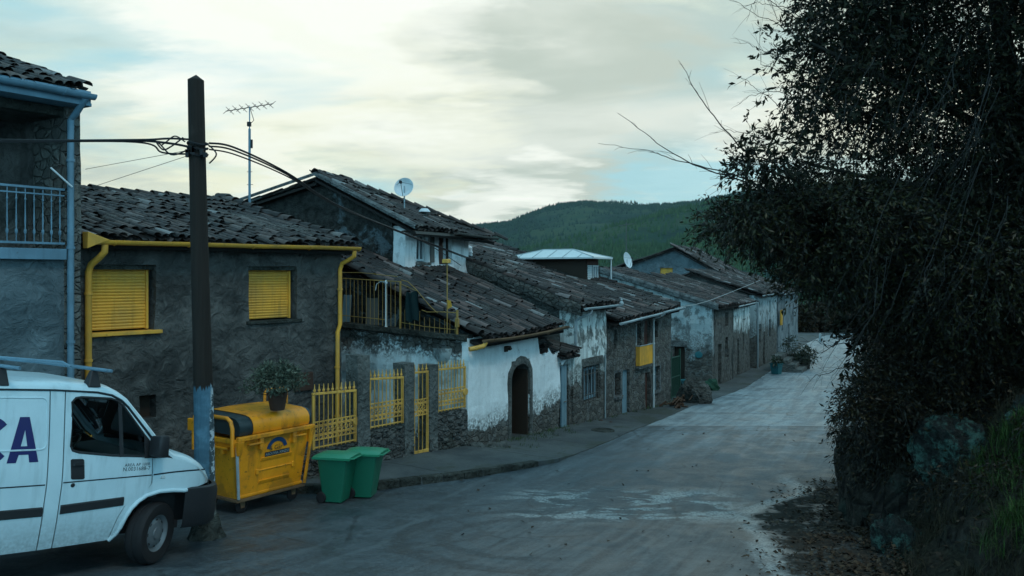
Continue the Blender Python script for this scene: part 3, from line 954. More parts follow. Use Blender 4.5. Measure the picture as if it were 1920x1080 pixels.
def cap_row(name, parent, m, a, b, r=.12, ln=.42, seed=0, drop=.03):
    """row of barrel tiles along a ridge or hip"""
    a = Vector(a); b = Vector(b); d = b - a; L_ = d.length; d.normalize()
    side = d.cross(Vector((0, 0, 1))).normalized(); up = side.cross(d)
    rg = random.Random(seed); mb = MB()
    s = 0
    while s < L_:
        p = a + d * s + side * rg.uniform(-.02, .02) + up * rg.uniform(-.01, .015)
        q = p + d * ln
        rows = []
        for c, rr in ((p + up * .03, r * rg.uniform(.95, 1.12)), (q, r * .85)):
            rows.append([c + side * math.cos(t) * rr + up * (math.sin(t) * rr * .8 - drop) for t in np.linspace(0, math.pi, 7)])
        mb.grid(rows)
        s += ln * .82
    return mb.build(name, m, parent, smooth=True)
def gutter(parent, m, x0, x1, y, z0, z1, r=.065, name='gutter', sag=0):
    mb = MB(); rows = []
    n = 14
    for i in range(n + 1):
        f = i / n; x = x0 + (x1 - x0) * f; z = z0 + (z1 - z0) * f - sag * math.sin(f * math.pi) + .006 * fbm(x * 2, y)
        ou = [(x, y - math.cos(a) * r, z - math.sin(a) * r) for a in np.linspace(0, math.pi, 8)]
        inn = [(x, y - math.cos(a) * (r - .008), z + .004 - math.sin(a) * (r - .008)) for a in np.linspace(math.pi, 0, 8)]
        rows.append(ou + inn)
    ids = mb.grid(rows, close_v=True)
    mb.face(ids[0][:8]); mb.face(ids[-1][:8])
    x = x0
    while x < x1:                                       # joint straps
        z = z0 + (z1 - z0) * (x - x0) / (x1 - x0) - sag * math.sin((x - x0) / (x1 - x0) * math.pi)
        mb.tube([(x + .3, y - math.cos(a) * (r + .006), z - math.sin(a) * (r + .006)) for a in np.linspace(0, math.pi, 8)], .008, 4)
        x += 1.3
    return mb.build(name, m, parent, smooth=True)
def pipe(parent, m, pts, r=.045, name='downpipe', clamps=()):
    mb = MB(); mb.tube(pts, r, 10)
    for p in clamps: mb.tube([(p[0], p[1], p[2] - .02), (p[0], p[1], p[2] + .02)], r + .012, 10)
    return mb.build(name, m, parent, smooth=True)
def boxpart(name, parent, m, dims, bevel=.008):
    mb = MB(); mb.box(*dims)
    return mb.build(name, m, parent, bevel=bevel)
def shutter(parent, m, x0, x1, z0, z1, y, slat=.05, name='shutter'):
    mb = MB(); rows = []
    n = int((z1 - z0) / slat); rg = random.Random(int(x0 * 100))
    for i in range(n):
        a = z0 + (z1 - z0) * i / n; b = z0 + (z1 - z0) * (i + 1) / n
        j = rg.uniform(-.004, .004); tl = rg.uniform(-.004, .004)
        for z, d in ((a + .002, .010), (a + .006, .0), (a * .5 + b * .5, -.007), (b - .006, .0), (b - .002, .010)):
            rows.append([(x0 + (x1 - x0) * k / 6, y + d + j + .004 * fbm(k + i * 3.1, x0), z + tl * (k / 3 - 1)) for k in range(7)])
    mb.grid(rows)
    return mb.build(name, m, parent)
def window(parent, x0, x1, z0, z1, y, mframe=None, bars=(1, 1), fw=.05, name='window', glass=None):
    """frame part with panes and glazing bars; the panes are a sub-part"""
    mb = MB()
    mb.box(x0, x0 + fw, y, y + .05, z0, z1); mb.box(x1 - fw, x1, y, y + .05, z0, z1)
    mb.box(x0 + fw, x1 - fw, y, y + .05, z0, z0 + fw); mb.box(x0 + fw, x1 - fw, y, y + .05, z1 - fw, z1)
    for i in range(1, bars[0] + 1):
        x = x0 + (x1 - x0) * i / (bars[0] + 1); mb.box(x - fw * .45, x + fw * .45, y + .004, y + .046, z0 + fw, z1 - fw)
    for i in range(1, bars[1] + 1):
        z = z0 + (z1 - z0) * i / (bars[1] + 1); mb.box(x0 + fw, x1 - fw, y + .008, y + .042, z - fw * .3, z + fw * .3)
    f = mb.build(name, mframe or MT['winframe'], parent)
    g = MB(); g.poly([(x0, y + .025, z0), (x1, y + .025, z0), (x1, y + .025, z1), (x0, y + .025, z1)])
    g.build('pane', glass or MT['glass'], f)
    b = MB(); b.poly([(x0 - .1, y + .3, z0 - .1), (x1 + .1, y + .3, z0 - .1), (x1 + .1, y + .3, z1 + .1), (x0 - .1, y + .3, z1 + .1)])
    b.build('dark_room', MT['dark'], f)
    return f
def plank_door(parent, m, x0, x1, z0, z1, y, n=5, name='door', handle=True):
    mb = MB(); rg = random.Random(int(x0 * 31))
    for i in range(n):
        a = x0 + (x1 - x0) * i / n; b = x0 + (x1 - x0) * (i + 1) / n
        j = rg.uniform(0, .006); mb.box(a + .003, b - .003, y + j, y + .04 + j, z0, z1)
    mb.box(x0, x1, y + .012, y + .035, z0, z1)
    d = mb.build(name, m, parent)
    if handle:
        h = MB(); h.tube([(x0 + .09, y - .03, z0 + (z1 - z0) * .5), (x0 + .19, y - .03, z0 + (z1 - z0) * .5)], .012, 6)
        h.build('handle', MT['rust'], d)
    return d
def shell(parent, m, L_, D, zb, ze, ry, rz, x0=0, y0=.35, zeb=None, name='side_wall'):
    """gable ends and rear wall behind a front wall"""
    zeb = ze if zeb is None else zeb
    for nm, x in ((name, x0), (name, x0 + L_)):
        mb = MB(); s = .3 if x == x0 else -.3
        prof = [(y0, zb), (y0, ze), (ry, rz), (D, zeb), (D, zb)]
        a = [mb.vert((x, y, z)) for y, z in prof]; b = [mb.vert((x + s, y, z)) for y, z in prof]
        mb.face(a); mb.face(b[::-1])
        for i in range(5): mb.face((a[i], a[(i + 1) % 5], b[(i + 1) % 5], b[i]))
        mb.build(nm, m, parent)
    boxpart('rear_wall', parent, m, (x0 + .3, x0 + L_ - .3, D - .3, D, zb, zeb), 0)
# ------------------------------------------------------------------ balcony house at the left edge
h0 = frame('balcony_house', -6.53, 12.9, .545, .838, 'two storey grey house with pale blue balcony railing and corner downpipe', 'house')
wall('wall', h0, MT['cement_blue'], -4.5, -.24, -.9, 3.44, 0, .3, rough=.006)
wall('stone_corner', h0, MT['stone_big'], -.24, .0, -.9, 5.98, -.02, .9, rough=.03, cell=.22)
wall('balcony_wall', h0, MT['cement'], -4.5, -.24, 3.4, 6.4, 1.15, .2, rough=.015)
boxpart('plaster_panel', h0, MT['cement_pale'], (-4.5, -1.25, 1.10, 1.14, 3.62, 5.7), 0)
boxpart('balcony_slab', h0, MT['concrete'], (-4.6, -.25, -.06, 1.15, 3.45, 3.56), .01)
boxpart('fascia_board', h0, MT['blue'], (-4.6, -.26, -.10, -.06, 3.42, 3.58), .006)
boxpart('soffit', h0, MT['blue'], (-4.6, -.01, -.33, 1.14, 5.70, 5.75), .006)
boxpart('beam', h0, MT['concrete_dark'], (-4.6, -.25, .0, 1.2, 5.55, 5.69), .006)
shell(h0, MT['cement'], 4.5, 6, -.9, 5.7, 3.4, 7.1, x0=-4.5, y0=.9)
mb = MB()
yr = -.03
for z in (4.46, 3.66): mb.box(-4.5, -.26, yr - .018, yr + .018, z - .016, z + .016)
mb.box(-4.5, -.26, yr - .012, yr + .012, 4.36, 4.38)
x = -4.45
while x < -.27:
    mb.lathe([(.008, 3.66), (.008, 3.78), (.020, 3.80), (.020, 3.84), (.008, 3.86), (.013, 3.98), (.008, 4.1), (.008, 4.26), (.018, 4.28), (.008, 4.30), (.008, 4.46)], 6, (x, yr, 0))
    x += .125
mb.build('railing', MT['blue'], h0, smooth=True)
tile_roof('roof', h0, MT['tile'], [(-4.7, 0), (-.03, 0), (-.03, 4.2), (-4.7, 4.2)], -.36, 5.90, 19, seed=1)
gutter(h0, MT['blue'], -4.7, -.02, -.42, 5.88, 5.86, .075)
boxpart('fascia', h0, MT['blue'], (-4.6, -.04, -.36, -.325, 5.70, 5.92), .004)
pipe(h0, MT['blue'], [(-.15, -.40, 5.80), (-.18, -.22, 5.60), (-.19, -.08, 5.5), (-.19, -.08, -.2)], .05, clamps=[(-.19, -.08, z) for z in (4.9, 3.6, 2.2)])
mb = MB(); mb.tube([(-.5, -.10, 4.76), (-.2, -.14, 4.50)], .014, 6)
mb.build('strut', MT['whitem'], h0)

# ------------------------------------------------------------------ grey house with yellow shutters
h1 = frame('shuttered_house', -6.75, 13.4, .596, .803, 'low lumpy grey house with two yellow roller shutters and yellow gutter', 'house')
wall('wall', h1, MT['cement'], -.03, 5.38, -.9, 3.72, 0, .38, holes=[(.08, 1.24, 2.26, 3.36), (3.10, 4.22, 2.32, 3.36), (.96, 1.26, .80, 1.18)], rough=.022, cell=.16)
shell(h1, MT['cement'], 5.36, 8.6, -.9, 3.7, 4.3, 4.85, x0=0, y0=.38)
def shutter_win(x0, x1, z0, z1, sill_m):
    s = shutter(h1, MT['yellow'], x0 + .03, x1 - .11, z0 + .04, z1, .14)
    for a_, b_ in ((x1 - .11, x1 - .07), (x0 - .005, x0 + .03)):
        f = MB(); f.box(a_, b_, .10, .16, z0 + .03, z1)
        f.build('shutter_rail', MT['yellow'], s, bevel=.004)
    boxpart('lintel', h1, MT['concrete_dark'], (x0 + .004, x1 - .004, .03, .3, z1 - .075, z1 - .004), .004)
    boxpart('sill', h1, sill_m, (x0 - .05, x1 + .10, -.055, .2, z0 - .05, z0 + .012), .01)
    boxpart('dark_room', h1, MT['dark'], (x0 - .02, x1 + .02, .34, .36, z0, z1), 0)
shutter_win(.08, 1.24, 2.26, 3.36, MT['yellow'])
shutter_win(3.10, 4.22, 2.32, 3.36, MT['concrete_dark'])
boxpart('cellar_vent', h1, MT['wood_dark'], (.94, 1.28, .22, .24, .78, 1.2), 0)
boxpart('vent_block', h1, MT['terracotta'], (4.15, 4.60, -.05, .02, .90, 1.26), .015)
tile_roof('roof', h1, MT['tile'], [(-.12, 0), (5.50, 0), (5.50, 4.62), (-.12, 4.62)], -.30, 3.76, 14.6, seed=2, sag=.03)
tile_roof('rear_roof', h1, MT['tile'], [(-.12, 0), (5.50, 0), (5.50, 4.3), (-.12, 4.3)], 4.28, 4.80, -14.6, seed=3, sag=.03)
cap_row('ridge_tiles', h1, MT['tile'], (-.15, 4.2, 4.99), (5.54, 4.2, 4.96), .12, seed=4)
cap_row('verge_tiles', h1, MT['tile'], (5.48, -.28, 3.88), (5.48, 4.2, 5.04), .11, seed=5)
gutter(h1, MT['yellow'], .02, 5.53, -.37, 3.735, 3.765, .072)
mb = MB(); mb.hexa([(-.14, -.44, 3.60), (.0, -.44, 3.66), (.0, -.30, 3.66), (-.14, -.30, 3.60)], [(-.14, -.46, 3.86), (.22, -.45, 3.74), (.22, -.29, 3.74), (-.14, -.28, 3.86)])
mb.build('gutter_end', MT['yellow'], h1, bevel=.01)
pipe(h1, MT['yellow'], [(.17, -.37, 3.67), (.17, -.36, 3.56), (.14, -.28, 3.48), (.075, -.13, 3.36), (.055, -.085, 3.24), (.055, -.085, -.35)], .052, clamps=[(.055, -.085, z) for z in (2.9, 1.85, .6)])
pipe(h1, MT['yellow'], [(5.40, -.37, 3.69), (5.40, -.36, 3.58), (5.38, -.26, 3.52), (5.31, -.10, 3.43), (5.28, -.07, 3.30), (5.28, -.07, 2.18), (5.21, -.075, 2.02), (5.20, -.075, -.35)], .045, clamps=[(5.28, -.07, 2.9), (5.2, -.075, 1.3), (5.2, -.075, .3)])
# chimney pot with a stone cap on the ridge
t = empty('chimney', (0, 0, 0), label='small stone chimney with a round cap stone on the grey house ridge', cat='chimney')
def loc1(x, y): a = math.atan2(.803, .596); return (-6.75 + x * math.cos(a) - y * math.sin(a), 13.4 + x * math.sin(a) + y * math.cos(a))
cx, cy = loc1(5.9, 4.8)
t.location = (cx, cy, 4.4)
mb = MB(); mb.lathe([(.19, 0), (.18, .55), (.20, .56), (.20, .62)], 12, cap=True)
mb.build('shaft', MT['concrete'], t, smooth=True)
mb = MB(); mb.lathe([(.0, .80), (.15, .79), (.21, .74), (.21, .70), (.14, .66), (.0, .65)], 14)
mb.build('cap_stone', MT['concrete'], t, smooth=True)
for a in range(4):
    mb = MB(); mb.box(math.cos(a * 1.57) * .13 - .03, math.cos(a * 1.57) * .13 + .03, math.sin(a * 1.57) * .13 - .03, math.sin(a * 1.57) * .13 + .03, .6, .68)
    mb.build('spacer_block', MT['concrete'], t)

# ------------------------------------------------------------------ white house with the arched door and the terrace
WX, WY, WDX, WDY = -.92, 17.8, .4907, .8713
WA = math.atan2(WDY, WDX)
def wloc(x, y): return (WX + x * WDX - y * WDY, WY + x * WDY + y * WDX)
h2 = frame('arched_door_house', WX, WY, .49, .87, 'whitewashed house with a dark arched doorway and sagging tiled roof', 'house')
def wtop(x): return 1.87 + .022 * x if x < 3.18 else 1.36 - .14 * (x - 3.2) + .10 * math.sin(x * 9)
wall('wall', h2, MT['white'], 0, 4.34, -1.2, wtop, 0, .30, holes=[(1.83, 2.72, -1.2, 1.22)], rough=.02, cell=.16)
def sidewall(name, parent, m, x, y0, y1, zb, prof, th=.35, holes=(), rough=.02, seed=3, cell=.2):
    """wall running into the plot, seen from the left; prof(y) gives its top"""
    o = wall(name, parent, m, 0, y1 - y0, zb, lambda q: prof(y1 - q), 0, th, [(y1 - b, y1 - a, c, d) for a, b, c, d in holes], rough, cell, seed)
    o.location = (x, y1, 0); o.rotation_euler = (0, 0, R(-90))
    return o
sidewall('terrace_wall', h2, MT['terr'], 0, .14, 4.6, -1.2, lambda y: 1.80 + .052 * y, rough=.045, seed=9)
sidewall('gable', h2, MT['cement_dark'], .17, .1, 6.0, 1.6, lambda y: 1.86 + .40 * y, th=.2, rough=.01)
# ring of stones round the arched doorway
mb = MB()
cx, hw, zs = 2.275, .445, .86
inn = [(cx - hw, -1.0), (cx - hw, zs - .1), (cx - hw * .96, zs + .02), (cx - hw * .78, zs + .15), (cx - hw * .45, zs + .24), (cx, zs + .27), (cx + hw * .45, zs + .25), (cx + hw * .8, zs + .16), (cx + hw * .97, zs + .02), (cx + hw, zs - .1), (cx + hw, -1.0)]
out = [(cx - hw - .13, -1.0), (cx - hw - .14, zs - .1), (cx - hw - .12, zs + .12), (cx - hw * .95, zs + .30), (cx - hw * .5, zs + .42), (cx, zs + .46), (cx + hw * .5, zs + .42), (cx + hw * .95, zs + .31), (cx + hw + .11, zs + .12), (cx + hw + .13, zs - .1), (cx + hw + .12, -1.0)]
rows = []
for (a, b), (c, d) in zip(inn, out):
    rows.append([(a, .29, b), (a, -.02, b), ((a + c) / 2, -.035 + .01 * fbm(c * 5, d * 5), (b + d) / 2), (c, -.02, d), (c, .05, d)])
mb.grid(rows)
mb.build('arch_surround', MT['concrete'], h2)
mb = MB()
for sgn in (-1, 1):                                     # masonry filling above the springing of the arch
    c_ = [(a, b) for a, b in inn[1:10] if (a - cx) * sgn >= -1e-6]
    e_ = [(cx, .2, 1.3), (cx + sgn * .5, .2, 1.3), (cx + sgn * .5, .2, zs - .1)]
    mb.poly([(a, .2, b) for a, b in c_] + (e_ if sgn < 0 else e_[::-1]))
mb.build('arch_infill', MT['concrete'], h2)
dr = boxpart('door', h2, MT['wood_dark'], (2.655, 2.70, .03, .75, -.95, 1.14), .004)
boxpart('dark_room', h2, MT['dark'], (1.6, 2.9, .9, .95, -1.2, 1.3), 0)
boxpart('doorstep', h2, MT['concrete'], (1.80, 2.78, -.18, .5, -.95, -.70), .03)
mb = MB()                                               # broken clay spout under the eave
mb.box(1.52, 1.60, -.10, .0, 1.56, 1.60); mb.box(1.50, 1.62, -.05, .0, 1.47, 1.58); mb.hexa([(1.60, -.12, 1.50), (1.72, -.1, 1.52), (1.70, 0, 1.52), (1.60, 0, 1.50)], [(1.58, -.10, 1.60), (1.68, -.08, 1.60), (1.68, 0, 1.60), (1.58, 0, 1.60)])
mb.build('wall_bracket', MT['wood_dark'], h2, bevel=.01)
tile_roof('roof', h2, MT['tile_red'], [(.08, 0), (4.05, 0), (4.05, 3.72), (2.10, 3.72), (2.10, 6.4), (.08, 6.4)], -.28, 1.88, 22.3, xs=.022, seed=6, sag=.09)
cap_row('verge_tiles', h2, MT['tile_red'], (.10, -.27, 1.98), (.10, 5.6, 4.42), .11, seed=7)
gutter(h2, MT['rust'], .05, 4.02, -.37, 1.845, 1.93, .06, sag=.05)
pipe(h2, MT['yellow_fence'], [(.12, -.37, 1.80), (.08, -.34, 1.72), (-.02, -.22, 1.68), (-.14, -.12, 1.66)], .05, name='gutter_spout')
tile_roof('tumbled_roof', h2, MT['tile'], [(3.2, 0), (4.5, 0), (4.5, 1.5), (3.2, 1.5)], .08, 1.34, 17, xs=-.10, seed=8, sag=.06, gap=.3)
boxpart('party_wall', h2, MT['stone'], (3.95, 4.2, .5, 6.5, -1.2, 1.2), 0)
boxpart('rear_wall', h2, MT['stone'], (.3, 4.2, 6.2, 6.5, -1.2, 1.9), 0)
boxpart('ceiling', h2, MT['under'], (.3, 3.94, .5, 6.2, 1.56, 1.62), 0)
rg = random.Random(5)
mb = MB()
for k in range(26):                                     # slipped tiles and rubble heaped on the broken wall head
    x, y, z = rg.uniform(3.15, 3.75), rg.uniform(-.1, .35), rg.uniform(1.30, 1.62)
    mb.M = Matrix.Translation((x, y, z)) @ Matrix.Rotation(rg.uniform(-.6, .6), 4, 'X') @ Matrix.Rotation(rg.uniform(-.7, .7), 4, 'Z')
    rows = []
    for q in (0, .36): rows.append([(.09 * math.cos(a), q, .07 * math.sin(a)) for a in np.linspace(0, math.pi, 6)])
    mb.grid(rows)
mb.M = None
mb.build('rubble', MT['tile'], h2, smooth=True)
# blue door under its little tiled hood
wall('door_wall', h2, MT['white_ruin'], 4.34, 5.12, -1.2, 1.18, .05, .4, holes=[(4.40, 4.96, -1.2, .88)], rough=.01)
plank_door(h2, MT['bluedoor'], 4.41, 4.70, -.95, .88, -.02, 2)
boxpart('wall_panel', h2, MT['cement_pale'], (4.70, 4.97, .10, .14, -.2, .88), 0)
boxpart('wall_base', h2, MT['stone'], (4.70, 4.97, .07, .14, -1.2, -.2), 0)
mb = MB()
rows = []
for i in range(9):
    f = i / 8; x = 4.26 + .86 * f; z = .86 + .22 * math.sin(f * math.pi * .62)
    rows.append([(x, -.06, z), (x, -.10, z + .06), (x, -.07, z + .13), (x, .05, z + .16)])
mb.grid(rows)
mb.build('curved_lintel', MT['whitem'], h2, smooth=True)
tile_roof('door_hood', h2, MT['tile'], [(4.2, 0), (5.14, 0), (5.14, .6), (4.2, .6)], -.22, 1.20, 14, seed=12, sag=.02, gap=.08)
boxpart('doorstep', h2, MT['concrete'], (4.36, 4.9, -.25, .1, -1.0, -.73), .03)
# terrace slab along the wall head
mb = MB()
n = 18; rows = []
for i in range(n + 1):
    y = .02 + 4.5 * i / n; z = 1.93 + .055 * y + .012 * fbm(y * 2, 1); e = -.10 + .02 * fbm(y * 3, 5)
    rows.append([(e + .03, y, z - .13), (e, y, z - .10), (e + .005, y, z - .01), (e + .03, y, z), (.24, y, z + .01), (.24, y, z - .13)])
ids = mb.grid(rows, close_v=True); mb.face(ids[0]); mb.face(ids[-1][::-1])
mb.build('terrace_slab', MT['concrete_dark'], h2)
# broken wash basin bowl fixed to the terrace wall
mb = MB()
for_b = []
for a in np.linspace(R(100), R(260), 9):
    for_b.append([(math.cos(a) * r * .6 - .01, .62 - math.sin(a) * r, 1.30 + h) for r, h in ((.02, 0), (.10, .03), (.19, .13), (.24, .26), (.25, .34), (.235, .345))])
mb.grid(for_b)
mb.build('wall_basin', MT['mottle'], h2, smooth=True)

# terrace railing and what stands on the terrace
tr = empty('terrace_railing', (*wloc(0, .2), 1.94), WA, 'thin yellow railing with a sagging bent end along the ruined terrace', 'railing')
def tz(y): return .055 * y
mb = MB()
def rl(y): return tz(y) + 1.04 - .012 * y + (0 if y > 1.6 else 0)
mb.tube([(-.03, y, rl(y)) for y in np.linspace(1.5, 4.1, 8)], .011, 5)
mb.tube([(-.03, y, rl(y) + .13 + .02 * math.sin(y * 3)) for y in np.linspace(1.6, 4.1, 8)], .008, 5)
mb.tube([(-.03, y, tz(y) + .16) for y in np.linspace(1.95, 4.1, 6)], .009, 5)
for y in np.arange(1.55, 4.1, .115): mb.tube([(-.03, y, tz(y) + .02), (-.03, y + .006 * math.sin(y * 40), rl(y))], .0065, 4)
mb.build('straight_rail', MT['yellow_old'], tr)
mb = MB()
mb.tube([(-.03, 1.5, tz(1.5) + 1.06), (-.04, 1.32, tz(1.3) + 1.04), (-.05, 1.1, tz(1) + .90), (-.03, .75, .60), (-.02, .55, .44)], .009, 5)
mb.tube([(-.03, .95, .50), (-.04, .80, .46), (-.03, .45, .47), (-.03, .06, .46)], .010, 5)
mb.tube([(-.03, .06, .10), (-.03, .9, .15), (-.03, 1.5, .22)], .007, 5)
mb.tube([(-.03, 1.52, tz(1.5) + .98), (-.03, 1.1, tz(1) + .86)], .008, 5)
for i, y in enumerate(np.arange(.1, 1.5, .13)): mb.tube([(-.03, y, tz(y)), (-.03 + .01 * math.sin(i * 3), y, tz(y) + (.30 if y < 1 else .42))], .0055, 4)
mb.build('bent_rail', MT['yellow_old'], tr)
mb = MB(); mb.box(-.06, -.02, .02, .06, -.02, .52); mb.box(-.07, -.01, .0, .08, .16, .34)
mb.build('post', MT['yellow_old'], tr, bevel=.004)
mb = MB(); mb.box(-.06, -.02, 1.5, 1.53, .05, 1.12)
mb.build('post', MT['yellow_old'], tr, bevel=.004)
t = empty('white_post', (*wloc(-.02, 2.12), 2.05), WA, 'pale metal post standing among the yellow terrace bars', 'post')
mb = MB(); mb.lathe([(.034, 0), (.024, .04), (.024, .94), (.033, .96), (.033, 1.0), (.02, 1.03)], 10, cap=True); mb.build('tube', MT['whitem'], t, smooth=True)
mb = MB(); mb.tube([(0, 0, .98), (0, .16, 1.0), (0, .26, .94), (0, .3, .8)], .011, 6); mb.build('hook', MT['whitem'], t, smooth=True)
t = empty('lamp_post', (*wloc(-.03, .50), 1.95), WA, 'slim yellow pole topped by a small yellow lamp box on the terrace', 'lamp post')
mb = MB(); mb.tube([(0, 0, 0), (.005, 0, .5), (0, 0, 1.5)], .012, 8); mb.build('pole', MT['yellow_old'], t, smooth=True)
mb = MB(); mb.box(-.08, .06, -.06, .08, 1.49, 1.58); mb.build('lamp_box', MT['yellow_fence'], t, bevel=.015)
mb = MB(); mb.poly([(0, -.02, .52), (-.02, -.14, .58), (-.01, -.10, .70), (0, -.01, .72)]); mb.build('flag', MT['yellow'], t)
mb = MB(); rows = []
for i in range(9):
    x = i / 8
    rows.append([(-.055 + .025 * math.sin(x * 9 + z * 2), 1.05 + .30 * x + .01 * math.sin(z * 5), .88 - z * .62 + .03 * math.sin(x * 7)) for z in np.linspace(0, 1, 7)])
mb.grid(rows)
rows2 = [[(a + .03, b, c) for a, b, c in r] for r in rows]
mb.grid(rows2)
o = mb.build('hanging_cloth', m_plain('dark_teal_cloth', (.010, .026, .028), .9, .1), None, smooth=True)
o.location = (*wloc(0, .2), 1.94); o.rotation_euler = (0, 0, WA)
tag(o, 'dark teal cloth hung over the terrace railing', 'cloth')
boxes = ((3.3, .10, .14, .62, 'white'), (3.75, .09, .12, .75, 'grey'), (2.55, .12, .18, .6, 'grey'))
for i, (y, a, b, h, c) in enumerate(boxes):
    t = empty('old_board', (*wloc(.06, y), 1.94 + .055 * y), WA + .1 * i, ['pale broken board leaning behind the terrace railing, by the house corner', 'tall grey board leaning behind the terrace bars', 'wide grey plank leaning beside the pale terrace post'][i], 'board', 'boards leaning on the terrace')
    mb = MB(); mb.hexa([(-.02, -a, 0), (.0, -a, 0), (.0, b, 0), (-.02, b, 0)], [(.05, -a, h), (.07, -a * .8, h * .96), (.07, b, h), (.05, b, h * .97)])
    mb.build('panel', MT['bluedoor'] if c == 'white' else MT['wood_grey'], t)

# ------------------------------------------------------------------ upper house with the gable
h3 = empty('gable_house', (*wloc(2.14, 3.2), 0), WA, 'tall blackened gable house with pale window front rising behind the roofs', 'house')
gp = lambda y: 4.42 + (5.74 - 4.42) * min(y / 2.85, 1) if y <= 2.85 else 5.74 - (y - 2.85) * .20
sidewall('gable', h3, MT['cement_dark'], 0, .37, 7.2, -.5, gp, th=.4, rough=.03, seed=5)
wall('wall', h3, MT['upper'], 0, 3.0, -.5, 4.42, 0, .38, holes=[(.50, 1.03, 3.52, 4.25), (1.50, 2.08, 3.48, 4.28)], rough=.02, cell=.18)
window(h3, .60, 1.0, 3.55, 4.24, .14, bars=(1, 0), fw=.055)
boxpart('sill', h3, MT['concrete'], (.46, 1.08, -.05, .1, 3.45, 3.52), .01)
boxpart('shutter', h3, MT['wood_grey'], (1.06, 1.22, -.05, -.01, 3.52, 4.25), .01)
window(h3, 1.72, 2.08, 3.50, 4.26, .10, bars=(0, 1), fw=.05, mframe=MT['wood_dark'])
boxpart('boarded_opening', h3, MT['reddoor'], (1.50, 1.72, .05, .1, 3.48, 4.28), .006)
boxpart('side_wall', h3, MT['stone'], (2.64, 3.0, .38, 7.2, -.5, 4.3), 0)
boxpart('rear_wall', h3, MT['stone'], (.4, 2.64, 6.85, 7.2, -.5, 4.6), 0)
tile_roof('roof', h3, MT['tile'], [(-.18, 0), (3.62, 0), (.9, 3.55), (-.18, 3.55)], -.46, 4.34, 24.6, seed=15, sag=.05, xs=-.03)
tile_roof('rear_roof', h3, MT['tile'], [(-.18, 0), (.9, 0), (3.4, 4.6), (-.18, 4.6)], 2.78, 5.72, -11.5, seed=16)
cap_row('ridge_tiles', h3, MT['tile'], (-.2, 2.80, 5.88), (1.0, 2.80, 5.84), .12, seed=17)
cap_row('hip_tiles', h3, MT['tile'], (.9, 2.80, 5.84), (3.62, -.46, 4.32), .11, seed=18)
mb = MB(); rows = []
for i in range(22):
    y = -.45 + 3.25 * i / 21; z = 4.36 + (y + .46) * .458; e = .012 * fbm(y * 4, 3)
    rows.append([(-.21 + e, y, z - .05), (-.22 + e, y, z + .02), (-.12, y, z + .07), (.02, y, z + .05)])
for i in range(1, 26):
    y = 2.8 + 4.4 * i / 25; z = 5.85 - (y - 2.8) * .203; e = .012 * fbm(y * 4, 3)
    rows.append([(-.21 + e, y, z - .05), (-.22 + e, y, z + .02), (-.12, y, z + .07), (.02, y, z + .05)])
mb.grid(rows)
mb.build('verge', MT['mortar'], h3)
gutter(h3, MT['wood_grey'], 1.55, 3.66, -.52, 4.30, 4.24, .06)
boxpart('fascia_board', h3, MT['wood_grey'], (-.15, 3.55, -.44, -.40, 4.20, 4.27), .005)
boxpart('soffit', h3, MT['wood_dark'], (-.15, 3.5, -.40, .0, 4.26, 4.29), 0)
boxpart('patch', h3, m_render('red_patch', (.075, .034, .027), (.14, .07, .055), .4, 3), (-.035, .02, 4.55, 5.25, 4.45, 4.95), .02)

# ------------------------------------------------------------------ narrow stained house
h4 = empty('stained_house', (*wloc(5.14, 0), 0), WA, 'narrow white house streaked with grey stains above a barred window', 'house')
def arch_fill(parent, m, x0, x1, z0, z1, y): boxpart('lintel', parent, m, (x0, x1, y, y + .25, z0, z1), .02)
wall('wall', h4, MT['white_pt'], 0, 2.19, -1.5, 2.30, 0, .4, holes=[(.62, 1.76, -.24, .72)], rough=.018, cell=.18)
arch_fill(h4, MT['concrete'], .5, 1.9, .72, .95, -.03)
boxpart('window_surround', h4, MT['cement'], (.48, .62, -.02, .2, -.24, .72), .01)
window(h4, .70, 1.70, -.2, .66, .12, bars=(3, 0), fw=.07, mframe=MT['bluedoor'])
mb = MB()
for k in range(7): mb.tube([(.68 + k * .17, .03, -.24), (.68 + k * .17, .03, .72)], .009, 5)
for z in (-.05, .5): mb.tube([(.62, .03, z), (1.76, .03, z)], .009, 5)
mb.build('window_bars', MT['wood_grey'], h4)
sidewall('side_wall', h4, MT['concrete'], 0, .4, 7, -1.2, lambda y: min(2.3 + y * .32, 3.5 - max(0, y - 4) * .3), rough=.02)
boxpart('stone_side', h4, MT['stone'], (1.9, 2.19, .4, 7, -1.2, 2.2), 0)
tile_roof('roof', h4, MT['tile_red'], [(-.16, 0), (2.26, 0), (2.26, 4.5), (-.16, 4.5)], -.30, 2.36, 18.6, seed=21, sag=.02)
tile_roof('rear_roof', h4, MT['tile_red'], [(-.16, 0), (2.26, 0), (2.26, 3), (-.16, 3)], 3.95, 3.82, -16, seed=22)
mb = MB(); rows = []
for i in range(26):
    y = -.3 + 4.3 * i / 25; z = 2.36 + (y + .3) * .336; e = .03 * fbm(y * 3, 2)
    rows.append([(-.16 + e, y, z - .26 + .08 * fbm(y * 2, 8)), (-.20 + e, y, z - .05), (-.18 + e, y, z + .06), (-.06 + e, y, z + .12), (.06, y, z + .07)])
mb.grid(rows)
mb.build('stone_verge', MT['stone'], h4)
cap_row('verge_tiles', h4, MT['tile_red'], (-.08, -.28, 2.47), (-.08, 3.9, 3.88), .10, seed=23)
gutter(h4, MT['greygut'], -.10, 2.34, -.40, 2.335, 2.36, .06)
mb = MB(); mb.lathe([(.03, 0), (.07, .02), (.05, .07), (.02, .10), (.035, .13), (.0, .17)], 8, (2.34, -.40, 2.36)); mb.build('finial', MT['greygut'], h4, smooth=True)
